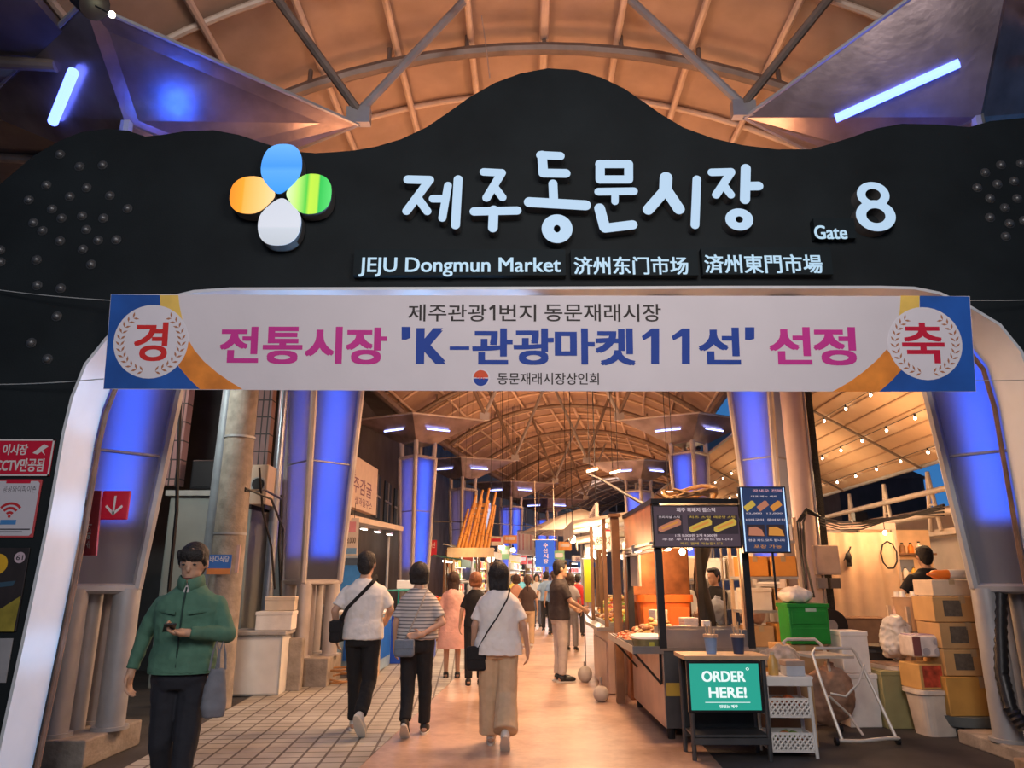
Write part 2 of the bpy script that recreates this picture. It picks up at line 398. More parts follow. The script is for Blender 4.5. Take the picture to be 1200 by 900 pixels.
# far end of the street: pale market building
FARM = mat('far_building_wall', (.44, .46, .50), .8, 0, .12, .5)
b = MB(); b.box2((-14, 62.1, 0), (30, 63, 14)); struct(b.build('wall_far', FARM))
FWIN = mat('dark_window_glass', (.03, .045, .06), .15, 0, .1)
k = 0
for zz in (5.2, 7.0):
    for xx in (4.2, 6.2, 8.2, 10.2, 12.2):
        k += 1
        b = MB(); b.box2((xx, 62.0, zz), (xx + 1.3, 62.1, zz + 1.1)); w_ = struct(b.build('window_%d' % k, FWIN))
        b = MB(); b.box2((xx - .08, 61.94, zz - .08), (xx + 1.38, 62.0, zz)); b.box2((xx - .08, 61.94, zz + 1.1), (xx + 1.38, 62.0, zz + 1.18)); b.box2((xx + .6, 61.94, zz), (xx + .68, 62.0, zz + 1.1)); b.build('window_frame', FARM, w_)
# ------------------------------------------------------------------ the gate
YG, TG = 5.6, .38
gate = thing('market_gate', 'black wavy-topped arch gate with glowing white lettering and coloured petal emblem', 'gate', (.3, YG, 0), world=True)
GBLK = mat('gate_black_paint', (.011, .0155, .018), .7, 0, .25, 1.6, .08, 60, spec=.22)
outer = [(-96, 960), (-92, 420), (-70, 330), (-40, 265), (0, 216), (40, 182), (70, 165), (95, 155), (125, 151), (150, 153), (170, 160), (190, 158), (215, 154), (250, 152.5), (280, 158), (310, 168), (340, 177), (370, 179.5), (410, 177), (440, 172), (470, 163), (500, 149), (525, 132), (550, 114), (580, 97), (610, 86), (642, 80), (675, 82), (705, 91), (732, 104), (755, 120), (775, 134), (800, 149), (835, 162), (870, 170), (910, 175), (950, 175), (975, 168), (1000, 160), (1025, 151), (1057, 145), (1100, 146), (1136, 149), (1160, 142), (1200, 138), (1240, 142), (1275, 165), (1300, 215), (1318, 300), (1322, 420)]
def gx(px, py): p = P(px, py, YG); return (p.x, p.z)
op = [gx(*q) for q in outer]
xl, xr = op[0][0], op[-1][0]
op = [(xl, 0)] + op[1:] + [(xr, 0)]
inner_px = [(0, 873), (28, 745), (55, 617), (66, 555), (74, 508), (84, 466), (100, 427), (125, 396), (155, 367), (190, 350), (228, 341), (270, 338), (450, 337.5), (640, 337), (850, 336), (1030, 336), (1070, 337), (1100, 343), (1136, 359), (1171, 380), (1197, 412), (1212, 460), (1221, 508), (1231, 560), (1246, 640)]
ip = [(-3.63, 0)] + [gx(*q) for q in inner_px] + [(4.2, 0)]
b = MB(); MG = MF((0, YG, 0), (1, 0, 0))
b.prism(op + ip[::-1], MG, -TG, 0); b.build('gate_panel', GBLK, gate)
# bright painted reveal lining the opening
TRIMM = mat('pale_trim_paint', (.62, .66, .70), .5, .05, .05, 3, .03)
b = MB(); n = len(ip)
def off(i, d):
    a = Vector(ip[max(0, i - 1)]); c = Vector(ip[min(n - 1, i + 1)]); t_ = (c - a).normalized(); nn = Vector((t_.y, -t_.x)); return Vector(ip[i]) + nn * d
L = []
for i in range(n):
    p = Vector(ip[i]); q = off(i, .025)
    L.append([b.bm.verts.new((p.x, YG - .02, p.y)), b.bm.verts.new((q.x, YG - .02, q.y)), b.bm.verts.new((q.x, YG + TG + .02, q.y)), b.bm.verts.new((p.x, YG + TG + .02, p.y))])
for i in range(n - 1):
    for k in range(4): b.bm.faces.new((L[i][k], L[i][(k + 1) % 4], L[i + 1][(k + 1) % 4], L[i + 1][k]))
b.build('arch_trim', TRIMM, gate, smooth=True)
# brown back rim of the reveal
b = MB(); b.path([(p[0] + (.05 if p[0] < 0 else -.05) * (1 if p[1] < 4 else 0), YG + TG + .04, p[1] - .03) for p in ip], .02, 6); b.build('rear_rim', M_WOODD, gate)
# recessed soffit lamps
for px in (325, 488, 640, 782, 925):
    p = P(px, 338, YG); b = MB(); z = p.z - .03
    b.box2((p.x - .13, YG + .10, z - .015), (p.x + .13, YG + .30, z)); o = b.build('soffit_lamp', mat('lamp_tray', (.45, .36, .28), .5), gate)
    b = MB(); b.box2((p.x - .09, YG + .13, z - .02), (p.x + .09, YG + .27, z - .014)); b.build('lamp_glass', emat('lamp_glow', (1, .72, .45), 1.2) if px > 600 else mat('lamp_off', (.5, .45, .4)), o)
# studs
STUDM = mat('dark_stud', (.12, .125, .13), .38, .5, .1)
st = [(265, 305), (350, 358), (452, 352), (205, 440), (382, 452), (308, 490), (484, 486), (128, 505), (230, 545), (562, 543), (362, 575), (272, 585), (455, 585), (148, 605), (188, 640), (380, 635), (265, 685), (432, 682), (512, 680), (365, 722), (162, 768), (402, 788), (2, 725), (4, 778), (165, 880), (268, 893)]
st = [(x / 3.75, 100 + y / 3.75) for x, y in st] + [(67, 371), (37, 402), (56, 421)]
st += [(780 + x / 2.812, y / 2.812) for x, y in [(1052, 570), (1104, 545), (1170, 540), (1026, 620), (1092, 608), (1147, 598), (1068, 655), (1158, 655), (1117, 686), (1068, 718), (1132, 738), (1180, 728), (1120, 780)]]
for q in st:
    p = P(q[0], q[1], YG); b = MB(); b.cyl((p.x, YG - .008, p.z), (p.x, YG, p.z), .042, .042, 14); b.ell((p.x, YG - .006, p.z), (.036, .032, .036)); b.build('stud', STUDM, gate, smooth=True)
# lettering: brush strokes as capsules with depth, glowing faces
LSIDE = mat('letter_return', (.12, .12, .12), .5, .2, .1)
LFACE = emat('letter_face_glow', lin(186, 214, 240), .92)
def capsule(x0, y0, x1, y1, r0, r1=None, n=10):
    r1 = r0 if r1 is None else r1; a = math.atan2(y1 - y0, x1 - x0); pts = []
    for i in range(n + 1): q = a + PI / 2 + PI * i / n; pts.append((x0 + r0 * math.cos(q), y0 + r0 * math.sin(q)))
    for i in range(n + 1): q = a - PI / 2 + PI * i / n; pts.append((x1 + r1 * math.cos(q), y1 + r1 * math.sin(q)))
    return pts
def add_shape(b, pts, M, d):
    b.mi = 0; b.prism(pts, M, 0, d - .004); b.mi = 1; b.prism(pts, M, d - .004, d); b.mi = 0
def ring(b, cx_, cy_, rx, ry, ix, iy, M, d, n=36):
    def q(r, s, k, z): return b.bm.verts.new(M @ Vector((cx_ + r * math.cos(2 * PI * k / n), cy_ + s * math.sin(2 * PI * k / n), z)))
    O0 = [q(rx, ry, k, 0) for k in range(n)]; O1 = [q(rx, ry, k, d) for k in range(n)]; I0 = [q(ix, iy, k, 0) for k in range(n)]; I1 = [q(ix, iy, k, d) for k in range(n)]
    for k in range(n):
        j = (k + 1) % n
        for f, m_ in (((O0[k], O0[j], O1[j], O1[k]), 0), ((I0[k], I1[k], I1[j], I0[j]), 0), ((O1[k], O1[j], I1[j], I1[k]), 1)):
            b.bm.faces.new(f).material_index = m_
c1 = lambda x, y: gx(440 + x / 4.615, 170 + y / 4.615)
c2 = lambda x, y: gx(680 + x / 3.158, 170 + y / 3.158)
PXS = YG / 760.0
S1 = [
 [(185, 222, 300, 225, 5.3), (298, 228, 178, 390, 5.0), (240, 325, 288, 392, 4.8), (318, 325, 372, 325, 4.8), (398, 255, 368, 428, 4.6), (452, 222, 438, 465, 5.2)],
 [(588, 182, 684, 187, 4.8), (684, 187, 603, 320, 4.9), (645, 262, 688, 318, 4.6), (537, 393, 765, 388, 5.2), (641, 385, 637, 480, 5.6)],
 [(890, 92, 995, 97, 5.2), (898, 92, 905, 188, 5.6), (905, 188, 1024, 190, 5.6), (956, 245, 960, 335, 5.2), (830, 343, 1130, 360, 6.2)]]
S2 = [
 [(66, 96, 172, 96, 5.2), (172, 96, 172, 152, 5.2), (68, 152, 172, 152, 5.2), (68, 96, 68, 152, 5.4), (62, 197, 190, 195, 4.8), (122, 200, 122, 233, 4.2), (66, 258, 84, 326, 6.2), (86, 330, 186, 318, 5.6)],
 [(308, 146, 306, 190, 7.4), (306, 190, 243, 262, 6.4), (312, 195, 355, 260, 6.6), (420, 152, 413, 318, 5.0)],
 [(474, 126, 545, 124, 4.8), (545, 126, 490, 208, 4.8), (516, 170, 544, 208, 4.6), (598, 112, 595, 225, 5.8), (602, 177, 644, 176, 5.6)]]
for Sx, cc in ((S1, c1), (S2, c2)):
    for k, strokes in enumerate(Sx):
        b = MB()
        for j, (x0, y0, x1, y1, r) in enumerate(strokes):
            a = cc(x0, y0); d = cc(x1, y1); add_shape(b, capsule(*a, *d, r * PXS * .98), MG, .11 + .0004 * j)
        if cc is c1 and k == 2:
            a = c1(978, 485); ring(b, *a, 17.4 * PXS, 17.8 * PXS, 3.8 * PXS, 4.6 * PXS, MG, .11)
        if cc is c2 and k == 2:
            a = c2(574, 298); ring(b, *a, 15.8 * PXS, 13.8 * PXS, 4.2 * PXS, 4.0 * PXS, MG, .11)
        b.build('sign_letter', [LSIDE, LFACE], gate)
b = MB(); a = gx(1016, 236); ring(b, *a, 18.6 * PXS, 16.4 * PXS, 8.8 * PXS, 7.6 * PXS, MG, .11); a = gx(1019, 260); ring(b, *a, 22.5 * PXS, 19.5 * PXS, 10.8 * PXS, 9.3 * PXS, MG, .1104)
b.build('gate_number', [LSIDE, LFACE], gate)
PLATE = mat('name_plate_paint', (.010, .017, .021), .7, 0, .1, spec=.2)
LTXT = emat('plate_letter_glow', lin(178, 210, 232), 1.0)
for (x0, y0, x1, y1), s, (tx0, ty0, tx1, ty1), bo in (((417, 297, 662, 327), 'JEJU Dongmun Market', (421, 302, 657, 324), .018), ((668, 297, 815, 327), '济州东门市场', (673, 301, 806, 321.5), .022), ((820, 295, 970, 326), '済州東門市場', (826, 298.5, 963, 320), .022), ((950, 261, 997, 284), 'Gate', (954.5, 264.5, 992, 280), .03)):
    M, w, h = front(x0, y0, x1, y1, YG); b = MB(); b.prism([(0, 0), (w, 0), (w, h), (0, h)], M, 0, .08); o = b.build('name_plate', PLATE, gate)
    M, w, h = front(tx0, ty0, tx1, ty1, YG - .08); b = MB(); b.glyphs(s, M, w, h, bo, .002); b.build('print', LTXT, o).name = 'lettering'
# petal emblem: four glowing petals
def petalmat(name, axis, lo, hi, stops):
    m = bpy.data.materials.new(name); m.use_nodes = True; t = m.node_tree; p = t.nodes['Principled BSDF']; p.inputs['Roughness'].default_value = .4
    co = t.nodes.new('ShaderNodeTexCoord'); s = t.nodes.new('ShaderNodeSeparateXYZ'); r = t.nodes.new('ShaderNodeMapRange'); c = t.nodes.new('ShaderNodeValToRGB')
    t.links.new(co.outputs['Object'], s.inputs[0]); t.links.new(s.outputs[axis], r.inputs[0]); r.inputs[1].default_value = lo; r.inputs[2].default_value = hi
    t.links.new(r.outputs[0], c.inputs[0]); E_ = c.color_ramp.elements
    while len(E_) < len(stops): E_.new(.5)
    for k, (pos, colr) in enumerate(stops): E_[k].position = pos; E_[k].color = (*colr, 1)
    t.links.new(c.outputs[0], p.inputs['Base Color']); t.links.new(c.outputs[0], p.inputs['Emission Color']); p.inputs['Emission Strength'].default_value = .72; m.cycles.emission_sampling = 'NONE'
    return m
PD = [.162]
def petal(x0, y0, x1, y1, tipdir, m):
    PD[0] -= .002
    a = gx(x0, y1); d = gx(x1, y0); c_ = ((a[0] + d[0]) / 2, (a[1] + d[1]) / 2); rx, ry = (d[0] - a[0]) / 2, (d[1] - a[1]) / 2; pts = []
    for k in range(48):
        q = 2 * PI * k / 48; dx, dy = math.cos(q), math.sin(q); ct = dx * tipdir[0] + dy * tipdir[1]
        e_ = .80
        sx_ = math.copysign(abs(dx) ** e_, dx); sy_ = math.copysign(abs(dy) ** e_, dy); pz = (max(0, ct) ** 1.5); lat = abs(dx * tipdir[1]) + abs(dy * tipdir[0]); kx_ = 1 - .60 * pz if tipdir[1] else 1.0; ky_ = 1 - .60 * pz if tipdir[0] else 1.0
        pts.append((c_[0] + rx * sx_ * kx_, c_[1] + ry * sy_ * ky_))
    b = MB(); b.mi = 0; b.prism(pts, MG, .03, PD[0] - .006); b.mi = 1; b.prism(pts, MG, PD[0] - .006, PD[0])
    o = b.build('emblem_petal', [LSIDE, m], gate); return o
x_ = lambda px: P(px, 240, YG).x - .3
z_ = lambda py: P(335, py, YG).z
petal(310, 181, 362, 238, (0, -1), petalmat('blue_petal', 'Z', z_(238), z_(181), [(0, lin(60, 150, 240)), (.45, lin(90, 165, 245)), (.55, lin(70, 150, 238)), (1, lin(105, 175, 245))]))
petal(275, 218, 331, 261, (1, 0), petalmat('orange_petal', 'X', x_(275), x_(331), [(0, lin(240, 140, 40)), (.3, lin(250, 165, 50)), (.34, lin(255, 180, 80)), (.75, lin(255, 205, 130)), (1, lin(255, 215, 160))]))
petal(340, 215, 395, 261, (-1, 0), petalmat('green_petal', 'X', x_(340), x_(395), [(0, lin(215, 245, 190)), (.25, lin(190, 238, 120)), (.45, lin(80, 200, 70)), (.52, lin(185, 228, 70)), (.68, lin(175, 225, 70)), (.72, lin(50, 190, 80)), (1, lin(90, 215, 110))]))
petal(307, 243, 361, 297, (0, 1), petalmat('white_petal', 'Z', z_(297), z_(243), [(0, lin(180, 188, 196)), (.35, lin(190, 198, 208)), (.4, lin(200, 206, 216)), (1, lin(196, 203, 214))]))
b = MB(); p = gx(335, 240); b.box((p[0], YG - .02, p[1]), (.05, .04, .05)); b.build('emblem_hub', M_BLACK, gate)
# ------------------------------------------------------------------ the banner
YB0, YB1 = 5.46, 5.36
q0 = P(121, 456, YB0); q1 = P(1144, 459, YB0); q2 = P(1136.5, 347, YB1); q3 = P(130, 344.5, YB1)
xd = (q1 - q0).normalized(); yd0 = (q3 - q0); yd = (yd0 - xd * yd0.dot(xd)).normalized(); nb = xd.cross(yd)
MBN = Matrix((xd, yd, nb)).transposed().to_4x4(); MBN.translation = q0
def bp(px, py, k=0):
    r = Vector(ray(px, py)); o = Vector((0, 0, CAMH)); t_ = (q0 - o).dot(nb) / r.dot(nb); l = o + r * t_ - q0; return (l.dot(xd), l.dot(yd))
banner = thing('congratulation_banner', 'long white cloth banner with pink and blue Korean lettering strung across the gate opening', 'banner', (q0 + q1) / 2, world=True)
CLOTH = mat('banner_cloth', lin(222, 216, 222), .75, 0, .03, 2, .25, 5)
b = MB(); b.prism([bp(121, 456), bp(400, 457.5), bp(700, 458.5), bp(1144, 459), bp(1136.5, 347), bp(800, 346.5), bp(400, 346), bp(130, 344.5)], MBN, -.006, 0); b.build('cloth', CLOTH, banner)
BBLUE = mat('banner_blue', lin(28, 88, 176), .7, 0, .22, 2.5); BORG = mat('banner_orange', lin(236, 140, 52), .7, 0, .25, 5); BYEL = mat('banner_yellow', lin(240, 200, 98), .7, 0, .12, 4)
BPNK = mat('banner_pink', lin(205, 50, 150), .7, 0, .05); BNVY = mat('banner_navy', lin(26, 66, 160), .7, 0, .05); BRED = mat('banner_red', lin(214, 40, 40), .7, 0, .05); BDRK = mat('banner_dark', lin(52, 46, 46), .7, 0, .05); BLEAF = mat('laurel_brown', lin(178, 118, 84), .7, 0, .05); BWHT = mat('banner_white', lin(228, 224, 232), .7, 0, .02)
k3 = lambda x, y: bp(110 + x / 3.333, 335 + y / 3.333); k4 = lambda x, y: bp(860 + x / 3.529, 335 + y / 3.529); k5 = lambda x, y: bp(400 + x / 3, 320 + y / 3); k6 = lambda x, y: bp(780 + x / 2.812, 320 + y / 2.812)
def bpoly(name, pts, m, d, par=None):
    b = MB(); b.prism(pts, MBN, .0003, d); return b.build(name, m, par or banner)
bpoly('blue_corner', [bp(121.5, 455.5), bp(130.4, 345), k3(258, 36), k3(262, 100), k3(330, 315), k3(415, 403)], BBLUE, .001)
bpoly('blue_corner', [k4(768, 41), bp(1136, 347.5), bp(1143.5, 458.5), k4(600, 438), k4(690, 350), k4(770, 200)], BBLUE, .001)
bpoly('yellow_band', [k3(258, 36), k3(330, 36), k3(335, 80), k3(352, 160), k3(300, 200), k3(262, 100)], BYEL, .0015)
bpoly('orange_band', [k3(372, 215), k3(392, 250), k3(430, 295), k3(480, 338), k3(530, 373), k3(582, 404), k3(415, 404), k3(368, 360), k3(330, 312)], BORG, .0015)
bpoly('yellow_band', [k4(690, 40), k4(768, 41), k4(766, 90), k4(750, 160), k4(680, 160), k4(686, 100)], BYEL, .0015)
bpoly('orange_band', [k4(632, 262), k4(695, 345), k4(650, 395), k4(600, 438), k4(408, 437), k4(480, 396), k4(540, 352), k4(590, 308)], BORG, .0015)
def disc(cx_, cy_, r, M, th, b, n=40, ry=None):
    b.prism([(cx_ + r * math.cos(2 * PI * k / n), cy_ + (ry or r) * math.sin(2 * PI * k / n)) for k in range(n)], M, .0003, th)
for (px, py, rx), ch, (gx0, gy0, gx1, gy1), cm in (((177, 400.3, 43.8), '경', (157, 378.5, 197, 422.5), BRED), ((1084, 402.5, 43.4), '축', (1059.5, 379, 1103.5, 425), mat('banner_crimson', lin(205, 20, 60), .7, 0, .05))):
    c_ = bp(px, py); e_ = bp(px + rx, py); R_ = e_[0] - c_[0]
    b = MB(); disc(*c_, R_, MBN, .0026, b); ro = b.build('rosette', BWHT, banner)
    for sgn in (-1, 1):
        b = MB()
        for k in range(12):
            a = -PI / 2 + sgn * (.28 + k * .205)
            for dr, tilt in ((.06, .75), (-.06, -.75)):
                r_ = R_ * (.82 + dr); x0, y0 = c_[0] + r_ * math.cos(a), c_[1] + r_ * math.sin(a); ta = a + sgn * (PI / 2) - sgn * tilt; l_ = R_ * .085; w_ = R_ * .028
                u_ = Vector((math.cos(ta), math.sin(ta))); v_ = Vector((-u_.y, u_.x)); p_ = Vector((x0, y0))
                b.prism([tuple(p_ - u_ * l_), tuple(p_ + v_ * w_), tuple(p_ + u_ * l_), tuple(p_ - v_ * w_)], MBN, .0027, .0034)
        b.build('laurel_branch', BLEAF, ro)
    a0 = bp(gx0, gy1); a1 = bp(gx1, gy0); b = MB(); b.glyphs(ch, MBN @ Matrix.Translation((a0[0], a0[1], 0)), a1[0] - a0[0], a1[1] - a0[1], .028, .0036); b.build('print', cm, ro).name = 'lettering'
def bglyph(s, x0, y0, x1, y1, m, bold=.03):
    a0 = bp(x0, y1); a1 = bp(x1, y0); b = MB(); b.glyphs(s, MBN @ Matrix.Translation((a0[0], a0[1], 0)), a1[0] - a0[0], a1[1] - a0[1], bold, .002); o = b.build('print', m, banner); o.name = 'lettering'; return o
hd = [('전', 258.5, 384, 302.6, 424), ('통', 309, 384, 353.6, 425.5), ('시', 358.5, 384, 400, 425), ('장', 406.5, 385, 452, 426)]
for g_ in hd: bglyph(*g_, BPNK, .045)
for g_ in [('관', 555, 386, 599, 426), ('광', 603.5, 386, 647, 426.5), ('마', 652, 386, 695, 426), ('켓', 700, 386, 742, 427), ('선', 821, 385, 865, 426)]: bglyph(*g_, BNVY, .045)
for g_ in [('선', 904, 384.5, 948, 426), ('정', 956, 384.5, 1000, 427)]: bglyph(*g_, BPNK, .045)
bglyph('K', 489.5, 386, 520.5, 425, BNVY, .06)
def bq(name, quads, m):
    b = MB()
    for pts in quads: b.prism([bp(*p) for p in pts], MBN, .0003, .002)
    b.build(name, m, banner)
one = lambda x0, y0, x1, y1: [[(x0, y0 + 9), (x1 - 9, y0), (x1, y0), (x1, y1), (x1 - 9.5, y1), (x1 - 9.5, y0 + 9), (x0 + 2, y0 + 14)]]
bq('lettering', [[(470.7, 383), (481, 383), (481, 396), (476, 398), (470.7, 398)]], BNVY)
bq('lettering', [[(527, 406), (550, 406), (550, 410), (527, 410)]], BNVY)
bq('lettering', one(752, 385, 772.5, 426.5), BNVY); bq('lettering', one(787, 385, 808.5, 426.5), BNVY)
bq('lettering', [[(873, 383.5), (884, 383.5), (884, 397), (879, 398.5), (873, 398)]], BNVY)
bglyph('제주관광', 478.5, 357, 570, 376.5, BDRK, .012); bglyph('번지', 585.5, 357, 628, 376.5, BDRK, .012); bglyph('동문재래시장', 638.5, 356.5, 774, 376.5, BDRK, .012)
bq('lettering', [[(573, 361), (578, 357.5), (580.5, 357.5), (580.5, 375.5), (577.8, 375.5), (577.8, 361.5), (574, 363.5)]], BDRK)
bglyph('동문재래시장상인회', 583, 437.2, 701.5, 450.5, BDRK, .012)
c_ = bp(563.5, 443); b = MB(); disc(*c_, .072, MBN, .0012, b); em = b.build('crest', BWHT, banner)
b = MB(); b.prism([(c_[0] + .058 * math.cos(PI * k / 16), c_[1] + .004 + .058 * math.sin(PI * k / 16)) for k in range(17)], MBN, .0012, .0022); b.build('crest_top', mat('crest_orange', lin(214, 84, 50), .7, 0, .1), em)
b = MB(); b.prism([(c_[0] + .058 * math.cos(PI + PI * k / 16), c_[1] - .004 + .058 * math.sin(PI + PI * k / 16)) for k in range(17)], MBN, .0012, .0022); b.build('crest_base', BNVY, em)
b = MB(); b.path([MBN @ Vector((c_[0] - .03 + .06 * k / 8, c_[1] + .012 * math.sin(k / 8 * 4 * PI), .003)) for k in range(9)], .003, 5); b.build('crest_wave', BRED, em)
# ropes holding the banner corners out to the gate legs
ROPE = mat('pale_rope', (.42, .44, .44), .8, 0, .1)
for a, d in (((130, 352), (-60, 331)), ((121.5, 444), (-60, 450)), ((1136.5, 352), (1290, 345)), ((1143.5, 446), (1290, 438))):
    p0 = P(a[0], a[1], 5.42); p1 = P(d[0], d[1], YG); pts = [p0.lerp(p1, k / 8) - Vector((0, 0, .02 * math.sin(PI * k / 8))) for k in range(9)]
    b = MB(); b.path(pts, .004, 5); b.build('rope', ROPE, banner)
# ------------------------------------------------------------------ notices on the left leg of the gate
def poster(name, label, px, Y, m, cat='sign', th=.012, tilt=None):
    M, w, h = front(*px, Y); c_ = M @ Vector((w / 2, 0, 0))
    o = thing(name, label, cat, c_, world=True); b = MB(); b.prism([(0, 0), (w, 0), (w, h), (0, h)], M, 0, th); b.build('board', m, o, bevel=.003); return o, M, w, h
def onto(o, M, w, h, name, poly, m, z=.0125):
    b = MB(); b.prism([(x * w, y * h) for x, y in poly], M, z, z + .0012); return b.build(name, m, o)
def otext(o, M, w, h, s, box, m, bold=.0, z=.0132, fit='both'):
    b = MB(); b.glyphs(s, M @ Matrix.Translation((box[0] * w, box[1] * h, 0)), (box[2] - box[0]) * w, (box[3] - box[1]) * h, bold, z, fit=fit); q = b.build('print', m, o); q.name = 'lettering'; return q
SIGNR = mat('sign_crimson', lin(196, 22, 52), .45, 0, .05); SIGNW = mat('sign_white', lin(214, 208, 206), .5, 0, .04); SIGNK = mat('sign_ink', lin(60, 56, 62), .6, 0, .05)
YP = YG - .004
o, M, w, h = poster('camera_notice', 'crimson rectangular camera notice with white lettering on the black gate leg', (-22, 515, 62, 558), YP, SIGNR)
M_ = M
onto(o, M, w, h, 'border', [(.0, .0), (1, 0), (1, .045), (0, .045)], SIGNW); onto(o, M, w, h, 'border', [(0, .955), (1, .955), (1, 1), (0, 1)], SIGNW); onto(o, M, w, h, 'border', [(.975, 0), (1, 0), (1, 1), (.975, 1)], SIGNW)
otext(o, M, w, h, '이시장', (.30, .57, .64, .86), SIGNW, .03); otext(o, M, w, h, 'CCTV만공됨', (.24, .12, .90, .47), SIGNW, .03)
onto(o, M, w, h, 'camera_symbol', [(.72, .62), (.86, .86), (.93, .80), (.86, .70), (.90, .56), (.84, .66), (.79, .58)], SIGNW)
o, M, w, h = poster('wifi_notice', 'white rounded notice with a red signal symbol, below the crimson notice', (-20, 562, 45, 630), YP, mat('wifi_red_edge', lin(190, 70, 74), .5, 0, .05))
onto(o, M, w, h, 'face', [(0, .03), (.93, .03), (.97, .07), (.97, .93), (.93, .97), (0, .97)], mat('wifi_face', lin(198, 196, 204), .5, 0, .03))
onto(o, M, w, h, 'tab', [(.36, .93), (.80, .93), (.80, 1.0), (.36, 1.0)], SIGNR, .0138)
b = MB(); cx0, cy0 = .52 * w, .36 * h
for R_ in (.09, .17, .25):
    pts = [(cx0 + R_ * w * math.cos(PI * (.22 + .56 * k / 12)), cy0 + R_ * w * math.sin(PI * (.22 + .56 * k / 12))) for k in range(13)] + [(cx0 + (R_ - .045) * w * math.cos(PI * (.78 - .56 * k / 12)), cy0 + (R_ - .045) * w * math.sin(PI * (.78 - .56 * k / 12))) for k in range(13)]
    b.prism(pts, M, .0138, .015)
disc(cx0, cy0, .028 * w, M @ Matrix.Translation((0, 0, .0138)), .001, b, 14); b.build('signal_symbol', mat('wifi_red', lin(190, 40, 44), .5), o)
otext(o, M, w, h, '공공와이파이존', (.32, .77, .92, .89), SIGNK, .0, .0138); onto(o, M, w, h, 'blue_label', [(.38, .22), (.66, .22), (.66, .30), (.38, .30)], mat('label_blue', lin(70, 130, 190), .5), .0138)
onto(o, M, w, h, 'small_print', [(.3, .13), (.93, .13), (.93, .15), (.3, .15)], SIGNK, .0138); onto(o, M, w, h, 'small_print', [(.3, .09), (.8, .09), (.8, .105), (.3, .105)], SIGNK, .0138)
o, M, w, h = poster('event_poster', 'dark tall poster with yellow disc and green foot on the gate leg', (-22, 642, 28, 740), YP, mat('poster_dark', lin(44, 38, 38), .5, 0, .3, 8))
b = MB(); disc(.30 * w, .80 * h, .24 * w, M @ Matrix.Translation((0, 0, .0122)), .0014, b); b.build('yellow_disc', mat('poster_yellow', lin(214, 168, 40), .5), o)
b = MB(); disc(.80 * w, .88 * h, .13 * w, M @ Matrix.Translation((0, 0, .0122)), .0014, b, 20); d_ = b.build('round_label', mat('poster_pale', lin(190, 170, 180), .5), o)
otext(o, M, w, h, '61', (.72, .85, .88, .91), SIGNK, .02, .0142)
onto(o, M, w, h, 'green_foot', [(0, .0), (.95, .0), (.98, .42), (.6, .28), (.3, .20), (0, .3)], mat('poster_olive', lin(140, 128, 48), .5, 0, .25, 12))
onto(o, M, w, h, 'teal_mark', [(.1, .50), (.75, .54), (.8, .6), (.1, .56)], mat('poster_teal', lin(52, 78, 96), .5), .0126)
o, M, w, h = poster('blank_notice', 'plain pale grey notice under the dark poster on the gate leg', (-22, 748, 12, 800), YP, mat('notice_grey', lin(150, 150, 154), .5))
# ------------------------------------------------------------------ lit steel columns
DIFF = bpy.data.materials.new('frosted_panel'); DIFF.use_nodes = True
t = DIFF.node_tree; t.nodes.clear(); mo = t.nodes.new('ShaderNodeOutputMaterial'); ms = t.nodes.new('ShaderNodeMixShader'); tr = t.nodes.new('ShaderNodeBsdfTranslucent'); df = t.nodes.new('ShaderNodeBsdfPrincipled')
tr.inputs[0].default_value = (.85, .87, .9, 1); df.inputs['Base Color'].default_value = (.40, .40, .44, 1); df.inputs['Roughness'].default_value = .35; ms.inputs[0].default_value = .34
t.links.new(tr.outputs[0], ms.inputs[1]); t.links.new(df.outputs[0], ms.inputs[2]); t.links.new(ms.outputs[0], mo.inputs[0])
DIFF2 = DIFF.copy(); DIFF2.name = 'frosted_blue_panel'
for n_ in DIFF2.node_tree.nodes:
    if n_.type == 'BSDF_PRINCIPLED': n_.inputs['Base Color'].default_value = (.05, .06, .10, 1)
CAPM = mat('capital_plate', (.30, .24, .25), .30, .75, .3, 2.5, .1, 12)
LEDM = emat('led_blue_white', (.36, .42, 1.0), 5.0)
LEDB = emat('led_blue', (.10, .16, 1.0), 6.0)
